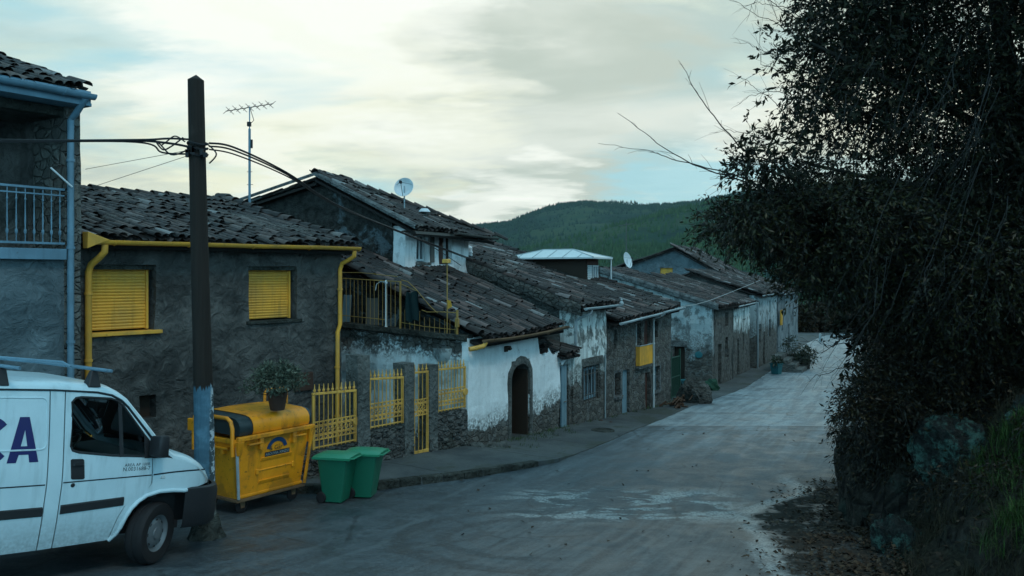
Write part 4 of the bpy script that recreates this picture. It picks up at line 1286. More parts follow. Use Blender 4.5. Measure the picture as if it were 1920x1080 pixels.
pipe(h4, MT['greygut'], [(.28, -.40, 2.28), (.27, -.38, 2.18), (.12, -.16, 2.08), (.03, -.06, 2.0), (.03, -.06, 1.30)], .036, clamps=[(.03, -.06, 1.7)])
pipe(h4, MT['greygut'], [(2.02, -.04, .95), (2.02, -.04, -1.05)], .022, name='thin_pipe')

# ------------------------------------------------------------------ stone house with the yellow balcony
h5 = empty('stone_house', (*wloc(7.33, 0), 0), WA, 'bare stone house with a yellow balcony panel and blue door', 'house')
ht = lambda x: 1.82 + .045 * x
wall('wall', h5, MT['stone_pt'], .02, 5.56, -1.9, ht, 0, .4, holes=[(.50, .74, 1.04, 1.60), (.58, 1.04, -.36, .34), (1.20, 1.76, -1.9, .36), (2.28, 2.76, 1.0, 1.68), (3.0, 3.56, .9, 1.75), (3.06, 3.52, -1.9, .1), (3.88, 4.42, -.58, .22), (3.9, 4.3, 1.15, 1.7)], rough=.022, cell=.2)
for a in ((.50, .74, 1.04, 1.60),): boxpart('dark_room', h5, MT['dark'], (a[0] - .05, a[1] + .05, .25, .28, a[2] - .05, a[3] + .05), 0)
window(h5, .58, 1.04, -.36, .34, .16, bars=(0, 1), fw=.05, mframe=MT['wood_dark'])
mb = MB(); mb.box(.50, .58, -.02, .16, -.36, .42); mb.box(1.04, 1.12, -.02, .16, -.36, .42); mb.box(.58, 1.04, -.02, .16, .34, .42); mb.box(.52, 1.1, -.06, .16, -.44, -.36)
mb.build('window_surround', MT['mortar'], h5, bevel=.006)
plank_door(h5, MT['bluedoor'], 1.20, 1.76, -1.15, .36, .08, 4)
boxpart('doorstep', h5, MT['concrete'], (1.12, 1.84, -.2, .1, -1.4, -1.10), .02)
window(h5, 2.28, 2.76, 1.0, 1.68, .14, bars=(1, 0), fw=.05, mframe=MT['winframe'])
plank_door(h5, MT['reddoor'], 3.0, 3.56, .9, 1.75, .10, 3, name='balcony_door')
plank_door(h5, MT['reddoor'], 3.06, 3.52, -1.3, .1, .10, 3)
window(h5, 3.88, 4.42, -.58, .22, .12, bars=(0, 1), fw=.05, mframe=MT['bluedoor'])
mb = MB(); mb.box(3.78, 3.88, -.02, .12, -.64, .30); mb.box(4.42, 4.52, -.02, .12, -.64, .30); mb.box(3.88, 4.42, -.02, .12, .22, .30); mb.box(3.88, 4.42, -.04, .12, -.66, -.58)
mb.build('window_surround', MT['mortar'], h5, bevel=.006)
window(h5, 3.9, 4.3, 1.15, 1.7, .14, bars=(0, 1), fw=.045, mframe=MT['wood_dark'])
bal = boxpart('balcony', h5, MT['concrete'], (2.24, 3.46, -.14, .0, .30, .38), .01)
mb = MB()
rows = [[(2.28, y, .40), (2.28, y, 1.0)] for y in (0.0, -.13)] + [[(2.28 + 1.14 * k / 40, -.13 + .012 * (k % 2), .40), (2.28 + 1.14 * k / 40, -.13 + .012 * (k % 2), 1.0)] for k in range(41)] + [[(3.42, y, .40), (3.42, y, 1.0)] for y in (-.13, 0.0)]
mb.grid(rows)
mb.build('balcony_panel', MT['yellow'], bal)
mb = MB(); mb.tube([(2.28, 0, 1.01), (2.28, -.13, 1.01), (3.42, -.13, 1.01), (3.42, 0, 1.01)], .016, 6); mb.build('hand_rail', MT['greygut'], bal)
tile_roof('roof', h5, MT['tile_red'], [(.0, 0), (5.66, 0), (5.66, 8.2), (.0, 8.2)], -.30, 1.88, 16.8, xs=.040, seed=25, sag=.05)
gutter(h5, MT['greygut'], .10, 3.72, -.40, 1.83, 2.0, .06)
gutter(h5, MT['greygut'], 3.76, 5.72, -.42, 2.02, 2.10, .06)
pipe(h5, MT['winframe'], [(3.84, -.40, 1.95), (3.78, -.2, 1.84), (3.70, -.06, 1.78), (3.70, -.06, -1.25)], .032, clamps=[(3.70, -.06, 1.0), (3.7, -.06, 0)])
boxpart('side_wall', h5, MT['stone'], (5.22, 5.56, .4, 8, -1.9, 1.95), 0)
sidewall('upper_side', h5, MT['stone'], 5.24, .4, 8, 1.8, lambda y: 1.95 + .29 * y, th=.3)
cap_row('verge_tiles', h5, MT['tile_red'], (5.62, -.28, 2.20), (5.62, 7.5, 4.55), .11, seed=26)

# ------------------------------------------------------------------ tin-roofed hut on the roof
hut = empty('rooftop_hut', (*wloc(11.9, 2.7), 2.6), WA, 'dark box hut with a pale hipped tin roof standing above the stone house', 'hut')
boxpart('cladding', hut, MT['wood_dark'], (0, 1.0, 0, 2.7, 0, 1.2), .01)
boxpart('front_panel', hut, MT['reddoor'], (.03, 1.0, -.02, .0, .95, 1.18), .004)
shutter(hut, MT['winframe'], .06, .44, .30, .93, -.02, .06, name='louvre')
window(hut, .50, .95, .30, .93, -.04, bars=(1, 0), fw=.05)
mb = MB()
E0 = [(-.34, -.42, 1.20), (1.36, -.42, 1.20), (1.36, 3.1, 1.20), (-.34, 3.1, 1.20)]
r0, r1 = (.5, .75, 1.50), (.5, 1.9, 1.50)
mb.poly([E0[0], E0[1], r0]); mb.poly([E0[1], E0[2], r1, r0]); mb.poly([E0[2], E0[3], r1]); mb.poly([E0[3], E0[0], r0, r1])
mb.box(-.34, 1.36, -.42, 3.1, 1.15, 1.196)
mb.build('tin_roof', MT['tin'], hut)
mb = MB()
for a, b in ((E0[0], r0), (E0[1], r0), (E0[2], r1), (E0[3], r1), (r0, r1)): mb.tube([a, b], .022, 5)
for k in range(1, 6):
    f = k / 6; y = -.42 + 3.52 * f; q = min(1, (y + .42) / 1.17, (3.1 - y) / 1.2)
    mb.tube([(-.34, y, 1.205), (-.34 + .84 * q, y, 1.205 + .30 * q)], .016, 5); mb.tube([(1.36, y, 1.205), (1.36 - .86 * q, y, 1.205 + .30 * q)], .016, 5)
mb.build('seam', MT['greygut'], hut)
mb = MB(); mb.tube([(1.3, -.38, 1.15), (1.3, -.38, .2)], .025, 6); mb.build('roof_post', MT['whitem'], hut)

# ------------------------------------------------------------------ mottled house across the little yard, and the houses beyond
F5X, F5Y, D5 = 8.32, 35.5, Vector((.43, .9)).normalized()
A5 = math.atan2(D5.y, D5.x)
def f5(x, y): return (F5X + x * D5.x - y * D5.y, F5Y + x * D5.y + y * D5.x)
h6 = empty('mottled_house', (F5X, F5Y, 0), A5, 'house with a mottled white and grey gable facing the small yard', 'house')
g6 = lambda y: 1.88 + y * .30 if y < 5.0 else 3.38 - (y - 5.0) * .30
sidewall('gable', h6, MT['mottle'], 0, 0, 10, -2.4, g6, th=.4, holes=[(1.15, 1.62, -2.4, .16)], rough=.03, seed=4, cell=.25)
wall('wall', h6, MT['stone_pt'], .4, 4.25, -2.4, 1.9, 0, .4, holes=[(1.2, 1.9, -2.4, .2), (2.7, 3.3, -.5, .4), (2.7, 3.3, .9, 1.5)], rough=.03)
plank_door(h6, MT['wood_grey'], 1.2, 1.9, -1.7, .2, .15, 4)
window(h6, 2.7, 3.3, -.5, .4, .15, mframe=MT['bluedoor']); window(h6, 2.7, 3.3, .9, 1.5, .15, mframe=MT['wood_dark'])
d_ = plank_door(h6, MT['wood_dark'], 0, .47, -1.9, .16, 0, 3, name='side_door'); d_.location = (.15, 1.62, 0); d_.rotation_euler = (0, 0, R(-90))
boxpart('lintel', h6, MT['mortar'], (-.03, .2, 1.05, 1.75, .16, .42), .01)
boxpart('rear_wall', h6, MT['stone'], (.4, 4.2, 9.6, 10, -2.4, 2.0), 0)
tile_roof('roof', h6, MT['tile_red'], [(-.12, 0), (4.4, 0), (4.4, 5.5), (-.12, 5.5)], -.30, 1.86, 16.7, seed=31, sag=.03)
tile_roof('rear_roof', h6, MT['tile_red'], [(-.12, 0), (4.4, 0), (4.4, 5.2), (-.12, 5.2)], 4.95, 3.43, -16.7, seed=32)
mb = MB(); rows = []
for i in range(30):
    y = -.3 + 5.2 * i / 29; z = 1.87 + (y + .3) * .300; e = .02 * fbm(y * 3, 9)
    rows.append([(-.14 + e, y, z - .14), (-.17 + e, y, z + .02), (-.10, y, z + .12), (.03, y, z + .10)])
mb.grid(rows); mb.build('verge', MT['mortar'], h6)
mb = MB(); mb.lathe([(.0, 0), (.22, .01), (.24, .02)], 14, (0, 0, 0), 'x'); o = mb.build('turquoise_patch', MT['tealtarp'], h6); o.location = (-.05, .55, -.15); o.scale = (1, .7, .6)

def small_house(name, x, y, dx, dy, L_, D, ze, pitch, mwall, label, holes, seed, side=True, mroof='tile_red', zb=-2.6, extra=None):
    d = Vector((dx, dy)).normalized()
    h = empty(name, (x, y, 0), math.atan2(d.y, d.x), label, 'house')
    wall('wall', h, MT[mwall], 0, L_, zb, ze, 0, .35, holes=[q[:4] for q in holes], rough=.02, cell=.35, seed=seed)
    rise = math.tan(R(pitch)) * D / 2
    if side: shell(h, MT['cement' if mwall != 'stone_pt' else 'stone'], L_, D, zb, ze, D / 2, ze + rise, y0=.35)
    for q in holes:
        if q[4] == 'door': plank_door(h, MT[q[5]], q[0], q[1], q[2], q[3], .12, 3)
        else: window(h, q[0], q[1], q[2], q[3], .12, mframe=MT[q[5]])
    sl = (D / 2 + .3) / math.cos(R(pitch))
    tile_roof('roof', h, MT[mroof], [(-.1, 0), (L_ + .1, 0), (L_ + .1, sl), (-.1, sl)], -.3, ze + .02, pitch, seed=seed, sag=.03)
    tile_roof('rear_roof', h, MT[mroof], [(-.1, 0), (L_ + .1, 0), (L_ + .1, sl), (-.1, sl)], D / 2, ze + .02 + rise, -pitch, seed=seed + 1, sag=.03)
    gutter(h, MT['greygut'], 0, L_, -.38, ze, ze + .02, .06)
    return h
h7 = small_house('terraced_house', *f5(4.4, .1), .41, .91, 5.6, 7, 1.75, 19, 'white_pt', 'grey-white terraced house with pale pipes just past the mottled house',
    [(.5, 1.0, -.6, .3, 'win', 'bluedoor'), (1.7, 2.4, -2.6, .1, 'door', 'bluedoor'), (3.4, 4.0, -.6, .3, 'win', 'winframe'), (3.4, 4.0, .8, 1.4, 'win', 'winframe'), (.5, 1.0, .8, 1.4, 'win', 'wood_dark')], 41)
pipe(h7, MT['concrete'], [(.12, -.06, 1.6), (.12, -.06, -1.9)], .045)
h8 = small_house('terraced_house', 13.05, 45.6, .43, .90, 7.2, 7, 2.1, 18, 'mottle', 'pale terraced house behind the planted stone steps',
    [(.8, 1.5, -.5, .5, 'win', 'winframe'), (2.2, 2.9, -2.6, 0, 'door', 'wood_grey'), (4.2, 5.0, -.4, .6, 'win', 'bluedoor'), (4.2, 5.0, 1.0, 1.7, 'win', 'winframe')], 43)
pipe(h8, MT['galv'], [(.12, -.06, 2.0), (.12, -.06, -2.0)], .05)
h9 = small_house('terraced_house', 16.6, 53.2, .43, .90, 9.5, 7, 2.0, 18, 'cement_pale', 'farthest grey terraced house with an upright yellow panel under the leaves',
    [(1.5, 2.2, -.4, .6, 'win', 'winframe'), (4.3, 5.2, -2.6, -.1, 'door', 'wood_dark'), (6.5, 7.3, -.4, .6, 'win', 'winframe')], 45)
boxpart('yellow_panel', h9, MT['yellow'], (-.14, .38, -.22, -.12, .05, 1.0), .01)
d6 = Vector((.4, .92)).normalized()
h10 = empty('grey_gable_house', (14.3, 52.0, 0), math.atan2(d6.y, d6.x), 'plain grey gable house with one small yellow shutter beyond the roofs', 'house')
g10 = lambda y: 2.35 + y * .56 if y < 4.4 else 4.81 - (y - 4.4) * .33
sidewall('gable', h10, MT['cement_blue'], 0, 0, 7.9, -3, g10, th=.4, holes=[(4.55, 5.35, 2.84, 3.62)], rough=.02, cell=.4)
wall('wall', h10, MT['cement_pale'], .4, 8, -3, 2.3, 0, .35, cell=.5)
boxpart('side_wall', h10, MT['cement_pale'], (7.7, 8, .35, 7.9, -3, 2.3), 0)
o = shutter(h10, MT['yellow'], 0, .80, 2.84, 3.62, 0, .08); o.location = (.10, 5.35, 0); o.rotation_euler = (0, 0, R(-90))
boxpart('lintel', h10, MT['mortar'], (-.03, .1, 4.5, 5.4, 3.62, 3.70), .01)
tile_roof('roof', h10, MT['tile_red'], [(-.2, 0), (8.2, 0), (8.2, 5.4), (-.2, 5.4)], -.3, 2.3, 29, seed=51)
tile_roof('rear_roof', h10, MT['tile_red'], [(-.2, 0), (8.2, 0), (8.2, 3.9), (-.2, 3.9)], 4.4, 4.90, -18.5, seed=52)
# ------------------------------------------------------------------ garden wall, iron panels and gate
FX, FY = -3.41, 14.57
FA = math.atan2(.79, .61)
def floc(x, y=0): return (FX + x * math.cos(FA) - y * math.sin(FA), FY + x * math.sin(FA) + y * math.cos(FA))
gwall = empty('garden_wall', (FX, FY, 0), FA, 'low dark rubble garden wall with rough grey pillars below the yellow railings', 'wall')
wall('low_wall', gwall, MT['stone_fence'], -.45, 1.02, -1.0, .17, 0, .28, rough=.03, cell=.035, rub=.05)
wall('low_wall', gwall, MT['stone_fence'], 1.28, 2.43, -1.0, .33, 0, .28, rough=.03, cell=.035, seed=3, rub=.05)
wall('low_wall', gwall, MT['stone_fence'], 2.90, 4.05, -1.0, .41, 0, .28, rough=.03, cell=.035, seed=6, rub=.05)
for x0, x1, h in ((1.0, 1.29, 1.74), (2.18, 2.43, 1.50), (2.88, 3.12, 1.42)):
    wall('pillar', gwall, MT['concrete'], x0, x1, -1.0, h, -.04, .32, rough=.014, cell=.12, seed=x0)
def iron_panel(x0, x1, zb, zt, label, slope=-.04, gate=False, latch=True):
    L_ = x1 - x0
    t = empty('iron_gate' if gate else 'fence_panel', (*floc(x0), zb), FA, label, 'gate' if gate else 'fence panel', None if gate else 'yellow iron panels of the garden fence')
    H = zt - zb
    mb = MB()
    def zz(x): return H + slope * x / L_
    mb.hexa([(0, -.02, zz(0) - .02), (L_, -.02, zz(L_) - .02), (L_, .02, zz(L_) - .02), (0, .02, zz(0) - .02)], [(0, -.02, zz(0) + .02), (L_, -.02, zz(L_) + .02), (L_, .02, zz(L_) + .02), (0, .02, zz(0) + .02)])
    for x in ((0, .03), (L_ - .03, L_)): mb.box(x[0], x[1], -.016, .016, 0, H - .03)
    mb.box(0, L_, -.012, .012, .02, .045)
    mb.build('rail', MT['yellow_fence'], t, bevel=.003)
    bars = MB(); n = max(4, int(round(L_ / .098)))
    for i in range(n):
        x = .05 + (L_ - .10) * i / (n - 1)
        bars.box(x - .007, x + .007, -.007, .007, .0, zz(x) + .06)
    bars.build('bar', MT['yellow_fence'], t)
    sp = MB()
    for i in range(n):
        x = .05 + (L_ - .10) * i / (n - 1); z = zz(x)
        sp.lathe([(.0, .02), (.012, .03), (.020, .055), (.013, .08), (.006, .16), (.0, .17)], 6, (x, 0, z))
        for s in (-1, 1): sp.tube([(x, 0, z + .03), (x + s * .022, 0, z + .045), (x + s * .026, 0, z + .075)], .006, 4)
    sp.build('spear_tip', MT['yellow_fence'], t)
    sc = MB()
    zc = H * .33 if not gate else H * .60
    hh = .155
    for z in (zc - hh, zc + hh): sc.box(.03, L_ - .03, -.009, .009, z - .008, z + .008)
    m_ = max(2, int(round((L_ - .06) / .10)))
    for i in range(m_):
        x = .03 + (L_ - .06) * (i + .5) / m_
        for z in (zc - hh / 2, zc + hh / 2):
            for s in (-1, 1):
                sc.tube([(x + s * (.012 + .030 * math.sin(a)), 0, z + (hh / 2 - .008) * math.cos(a) * -1) for a in np.linspace(0, math.pi, 7)], .009, 4)
                sc.tube([(x + s * .012 + s * .016 * math.cos(a), 0, z + .016 * math.sin(a)) for a in np.linspace(0, 2 * math.pi, 7)], .009, 4)
    sc.build('scrollwork', MT['yellow_fence'], t)
    if gate:
        boxpart('kick_plate', t, MT['yellow_fence'], (.0, L_, -.022, -.008, .0, .20), .004)
    elif latch:
        mb = MB(); mb.M = Matrix.Translation((L_, 0, H * .38))
        mb.lathe([(0, -.02), (.07, -.02), (.08, 0), (.07, .02), (0, .02)], 12, axis='y')
        mb.build('hinge_plate', MT['yellow_fence'], t, smooth=True)
    return t
iron_panel(.0, .99, .20, 1.16, 'lowest yellow spear-topped fence panel, between the container and the tallest pillar')
iron_panel(1.29, 2.18, .37, 1.29, 'yellow spear-topped fence panel between two grey pillars, left of the gate', -.05, latch=False)
iron_panel(3.12, 3.99, .44, 1.30, 'yellow spear-topped fence panel on the rubble wall touching the white house', -.02)
iron_panel(2.44, 2.87, -.42, 1.30, 'narrow full-height yellow iron gate with spear tips and scroll band', -.01, gate=True)

# ------------------------------------------------------------------ utility pole and cables
px_, py_ = -3.917, 10.9
pole = empty('utility_pole', (px_, py_, gz(py_) - .05), label='tall dark wooden utility pole with blue and white painted lower band', cat='utility pole')
mb = MB(); rows = []
N_ = 20
for i in range(40):
    f = i / 39; z = 5.90 * f; r = .130 - .032 * f + (.05 * math.exp(-z * 6))
    cx = -.115 * f + .01 * math.sin(f * 5)
    rows.append([(cx + r * (1 + .035 * fbm(math.cos(a) * 2, math.sin(a) * 2, z * .4) + .012 * math.sin(a * 7 + z)) * math.cos(a), r * (1 + .035 * fbm(math.cos(a) * 2, math.sin(a) * 2, z * .4)) * math.sin(a), z) for a in np.linspace(0, 2 * math.pi, N_, endpoint=False)])
ids = mb.grid(rows, close_v=True)
c = mb.vert((-.118, 0, 5.97))
for k in range(N_): mb.face((ids[-1][k], ids[-1][(k + 1) % N_], c))
mb.build('shaft', MT['pole'], pole, smooth=True)
mb = MB()
for z in (4.94, 5.02, 5.08): mb.tube([(-.098 + .122 * math.cos(a), .122 * math.sin(a), z + .02 * math.sin(a * 2)) for a in np.linspace(0, 2 * math.pi, 14)], .014, 5)
for k in range(7):
    a = k * .9; mb.box(-.10 + .12 * math.cos(a), -.06 + .12 * math.cos(a), -.13, -.09, 4.9 + .03 * (k % 4), 4.96 + .04 * (k % 3))
mb.build('cable_clamp', MT['cable'], pole)
mb = MB(); rows = []
for i in range(7):
    r, z = ((.30, -.03), (.27, .02), (.22, .06), (.19, .14), (.172, .25), (.16, .34), (.14, .36))[i]
    rows.append([(r * (1 + .25 * fbm(math.cos(a) * 1.5, math.sin(a) * 1.5, i)) * math.cos(a), r * (1 + .25 * fbm(math.cos(a) * 1.5, math.sin(a) * 1.5, i)) * math.sin(a), z) for a in np.linspace(0, 2 * math.pi, 14, endpoint=False)])
mb.grid(rows, close_v=True)
mb.build('footing', MT['concrete_dark'], pole)
pz = gz(py_) - .05
def cable(name, label, strands, m=MT['cable'], cat='cable'):
    mb = MB()
    for pts, r in strands:
        P = [Vector(p) for p in pts]; out = []
        for i in range(len(P) - 1):
            p0, p1, p2, p3 = P[max(i - 1, 0)], P[i], P[i + 1], P[min(i + 2, len(P) - 1)]
            for k in range(8):
                t = k / 8
                out.append(.5 * ((2 * p1) + (p2 - p0) * t + (2 * p0 - 5 * p1 + 4 * p2 - p3) * t * t + (3 * p1 - p0 - 3 * p2 + p3) * t ** 3))
        out.append(P[-1])
        mb.tube(out, r, 5)
    return tag(mb.build(name, m, smooth=True), label, cat)
ax, ay, az = px_ - .10, py_, 4.86
cable('overhead_cable', 'thick black cable bundle running left from the pole past the balcony', [
    ([(ax - .1, ay, az - .03), (ax - .4, ay - .02, az + .02), (ax - .9, ay - .1, az + .04), (-6.4, 10.5, 4.84), (-9, 10.2, 4.9), (-16, 9.6, 5.3)], .016),
    ([(ax - .1, ay - .05, az + .06), (ax - .35, ay - .05, az + .07), (ax - .8, ay - .1, az + .045), (-6.4, 10.5, 4.862), (-9, 10.2, 4.93), (-16, 9.6, 5.33)], .014),
    ([(ax - .1, ay, az - .12), (ax - .45, ay, az - .10), (ax - .75, ay - .08, az + .02), (-6.4, 10.52, 4.85), (-9, 10.23, 4.92), (-16, 9.62, 5.32)], .012),
    ([(ax - .1, ay - .08, az - .08), (ax - .3, ay - .09, az - .14), (ax - .5, ay - .05, az + .03), (ax - .7, ay - .1, az + .05)], .010),
    ([(ax - .15, ay - .08, az + .08), (ax - .3, ay - .10, az - .04), (ax - .42, ay - .06, az - .07), (ax - .5, ay - .1, az + .04)], .010),
    ([(ax - .12, ay - .10, az + .02), (ax - .24, ay - .12, az + .09), (ax - .36, ay - .10, az + .02), (ax - .44, ay - .06, az - .02)], .009)])
gx0, gy0 = wloc(4.9, 2.95)
cable('overhead_cable', 'black cables swooping from the pole down to the gable house front', [
    ([(ax + .15, ay, az + .02), (ax + .35, ay + .4, az + .02), (ax + .75, ay + 1.5, az - .18), (-3.02, 15.0, 4.40), (-2.15, 18.9, 4.03), (gx0, gy0, 3.62)], .014),
    ([(ax + .15, ay, az - .02), (ax + .35, ay + .4, az - .02), (ax + .74, ay + 1.5, az - .20), (-3.03, 15.0, 4.385), (-2.16, 18.9, 4.01), (gx0, gy0, 3.59)], .012),
    ([(ax + .15, ay, az - .06), (ax + .38, ay + .4, az - .08), (ax + .78, ay + 1.6, az - .25), (-3.01, 15.0, 4.37), (-2.0, 18.9, 3.95), (gx0 - .3, gy0 - .4, 3.45)], .010),
    ([(ax + .12, ay - .05, az + .02), (ax + .25, ay - .03, az - .12), (ax + .18, ay - .08, az - .25)], .010)])
cable('telephone_wire', 'thin wire rising to the pole over the shuttered roof, upper of two', [([(-7.0, 14.0, 4.93), (ax, ay, az - .05)], .004)], MT['wire'], 'wire')
cable('telephone_wire', 'thin wire rising to the pole over the shuttered roof, lower and steeper one', [([(-7.0, 14.0, 4.60), (ax, ay, az - .1)], .004)], MT['wire'], 'wire')
e5 = f5(.3, 0)
cable('house_wire', 'pale wire strung across the mottled gable to the far houses', [([(*wloc(12.9, -.3), 2.1), (e5[0] - .4, e5[1] - 1.0, 2.15), (13.2, 45.4, 2.9)], .012)], MT['galv'], 'wire')

# ------------------------------------------------------------------ aerials and dishes
an = empty('television_aerial', (-6.12, 19.9, 4.4), label='tall aerial mast with a long comb of rods above the shuttered house', cat='aerial')
mb = MB(); mb.tube([(0, 0, 0), (0, 0, 2.2)], .030, 8); mb.tube([(0, 0, 2.15), (0, 0, 2.72)], .014, 6)
mb.build('mast', MT['blue'], an, smooth=True)
mb = MB()
bx = Vector((1, .12, .19)).normalized()
mb.tube([bx * -.55 + Vector((0, 0, 2.70)), bx * .55 + Vector((0, 0, 2.70))], .009, 5)
for k in range(15):
    c = bx * (-.53 + 1.06 * k / 14) + Vector((0, 0, 2.70)); s = Vector((.10, -.02, -.09)) if k % 2 else Vector((.055, .06, .07))
    mb.tube([c - s, c + s], .006, 4)
mb.build('rods', MT['cable'], an)
mb = MB(); mb.tube([(0, 0, 2.30), (.10, 0, 2.40), (.02, 0, 2.66)], .008, 5); mb.box(-.05, .03, -.04, .04, 2.26, 2.36); mb.build('bracket', MT['cable'], an)
for z_, x_ in ((1.2, .06), (.9, .08)):
    mb = MB(); mb.tube([(-.06, 0, z_), (x_, 0, z_)], .006, 4); mb.build('mast_clip', MT['cable'], an)
mb = MB(); mb.box(.03, .07, -.02, .02, 1.75, 1.95); mb.build('amplifier', MT['cable'], an)
def dish(name, loc, r, rz, tilt, label, mast=.5, m='whitem'):
    t = empty(name, loc, rz, label, 'satellite dish')
    mb = MB(); mb.tube([(0, 0, -mast), (0, 0, .05)], .018, 6); mb.build('mast', MT['galv'], t)
    mb = MB(); mb.M = Matrix.Rotation(tilt, 4, 'X')
    mb.lathe([(0, .06), (r * .4, .045), (r * .75, .0), (r, -.06), (r * 1.02, -.055), (r * .75, .015), (r * .4, .06), (0, .075)], 28, axis='y')
    o = mb.build('reflector', MT[m], t, smooth=True)
    mb = MB(); mb.M = Matrix.Rotation(tilt, 4, 'X')
    f = Vector((0, -.32, .02)); mb.tube([(0, -.04, -r), f], .008, 5); mb.tube([(-r * .8, -.04, r * .3), f], .006, 5); mb.tube([(r * .8, -.04, r * .3), f], .006, 5)
    mb.box(f.x - .03, f.x + .03, f.y - .05, f.y + .03, f.z - .03, f.z + .03)
    mb.build('feed_arm', MT['cable'], t)
    return t
dish('satellite_dish', (-2.85, 22.6, 5.50), .262, R(-12), R(-18), 'round pale satellite dish on the gable house roof', .75)
t = empty('chimney', (-2.36, 23.0, 4.72), label='short metal chimney cowl on the gable house roof beside the dish', cat='chimney')
mb = MB(); mb.lathe([(.08, -.4), (.08, .12), (.09, .13)], 12); mb.build('flue', MT['concrete'], t, smooth=True)
mb = MB(); mb.lathe([(.0, .27), (.09, .26), (.15, .20), (.16, .17), (.05, .15)], 14); mb.build('cap', MT['whitem'], t, smooth=True)
dish('satellite_dish', (6.0, 44.5, 3.95), .42, R(55), R(-15), 'distant satellite dish turned sideways beside a thin mast', 1.6)
t = empty('aerial_mast', (6.05, 45.2, 2.6), label='thin bare mast standing behind the distant satellite dish', cat='aerial')
mb = MB(); mb.tube([(0, 0, 0), (0, 0, 3.4)], .025, 6); mb.tube([(-.4, 0, 3.2), (.4, 0, 3.3)], .02, 5); mb.build('mast', MT['wire'], t)
mb = MB(); mb.tube([(0, 0, 2.0), (1.3, 0, 1.2)], .01, 4); mb.build('stay', MT['wire'], t)
t = empty('chimney', (*wloc(5.9, 3.7), 3.5), WA, 'small pale round-topped chimney on the stained house roof', 'chimney')
mb = MB(); mb.lathe([(.13, 0), (.10, .32), (.12, .34), (.09, .40), (.10, .47), (.06, .53), (0, .55)], 12); mb.build('pot', MT['whitem'], t, smooth=True)

# ------------------------------------------------------------------ yellow refuse container
ct = empty('refuse_container', (-3.95, 12.32, gz(12.6) + .02), math.atan2(.817, .575), 'big yellow four-wheeled refuse container with a rounded lid and blue emblem', 'container')
CL, CD = 1.38, 1.02
mb = MB()
def csec(z, f):                                         # f: 0 at the floor, 1 at the rim
    x0, x1 = .07 - .06 * f, CL - .12 + .11 * f; y0, y1 = .10 - .09 * f, CD - .10 + .09 * f
    return x0, x1, y0, y1
rows = []
for z, f in ((.20, 0), (.24, .03), (.6, .42), (.95, .82), (1.08, 1)):
    x0, x1, y0, y1 = csec(z, f); c = .05
    r = []
    for cx, cy, a0 in ((x0 + c, y0 + c, 180), (x1 - c, y0 + c, 270), (x1 - c, y1 - c, 0), (x0 + c, y1 - c, 90)):
        for k in range(4): a = R(a0 + 30 * k); r.append((cx + c * math.cos(a), cy + c * math.sin(a), z))
    rows.append(r)
ids = mb.grid(rows, close_v=True); mb.face(ids[0])
mb.build('body', MT['cont'], ct, smooth=True, auto=35)
mb = MB()                                               # rim flange with gusset pockets
mb.box(-.03, CL + .03, -.05, .02, 1.07, 1.135); mb.box(-.03, CL + .03, CD - .02, CD + .05, 1.07, 1.135)
mb.box(-.05, .0, .02, CD - .02, 1.03, 1.10); mb.box(CL, CL + .05, .02, CD - .02, 1.03, 1.10)
for x in (.16, .98):
    mb.box(x, x + .26, -.045, .02, .985, 1.015)
    mb.box(x + (.20 if x < .5 else 0), x + (.27 if x < .5 else .07), -.04, .04, .90, 1.07)
for x in (-.02, CL - .06): mb.hexa([(x, .0, .86), (x + .08, .0, .86), (x + .08, .06, .86), (x, .06, .86)], [(x - .02, -.05, 1.07), (x + .10, -.05, 1.07), (x + .10, .06, 1.07), (x - .02, .06, 1.07)])
mb.box(-.05, .04, .20, .75, .93, .97); mb.box(-.045, .04, .30, .36, .86, .95)
mb.build('rim', MT['cont'], ct, bevel=.01)
mb = MB()                                               # ribs pressed into the front
for z, a, b in ((.74, .42, 1.02), (.40, .40, 1.0)):
    f = (z - .2) / .88; y = .10 - .09 * f
    mb.hexa([(a, y - .004, z - .035), (b, y - .004, z - .035), (b, y + .03, z - .035), (a, y + .03, z - .035)], [(a + .02, y - .028, z + .02), (b - .02, y - .028, z + .02), (b - .02, y + .03, z + .02), (a + .02, y + .03, z + .02)])
for z, a, b in ((.57, .38, 1.04),):
    f = (z - .2) / .88; y = .10 - .09 * f
    mb.box(a, b, y - .012, y + .02, z - .006, z + .012); mb.box(a - .03, a + .02, y - .018, y + .02, z - .05, z + .03); mb.box(b - .02, b + .03, y - .018, y + .02, z - .05, z + .03)
mb.box(.06, 1.26, .085, .13, .215, .255)
mb.build('rib', MT['cont'], ct, bevel=.008)
prof = [(0.02, 1.14), (-.005, 1.20), (.0, 1.28), (.03, 1.34), (.09, 1.385), (.18, 1.405), (.5, 1.42), (.98, 1.425), (1.02, 1.40), (1.02, 1.15)]
mb = MB()
mb.grid([[(x, y, z + .012 * math.sin((x - .26) / .9 * math.pi) * (z > 1.3)) for y, z in prof] for x in np.linspace(.26, CL - .05, 8)])
mb.build('lid', MT['cont'], ct, smooth=True, auto=50)
def lid_end(x0, x1, name):
    mb = MB()
    p2 = [(y * .985 + .01, 1.13 + (z - 1.13) * .97) for y, z in prof]
    mb.grid([[(x, y, z) for y, z in p2] for x in (x0, x1)])
    for x in (x0, x1):
        ids = [mb.vert((x, y, z)) for y, z in p2]; mb.face(ids)
    return mb.build(name, m_paint('scuffed_dark_lid_end', (.018, .034, .038), .4, .5, .9, (.16, .24, .26), sc=.7), ct, smooth=True)
lid_end(.03, .262, 'lid_end'); lid_end(CL - .06, CL + .0, 'lid_end')
mb = MB()                                               # tubular guard at the near end, and a second one behind
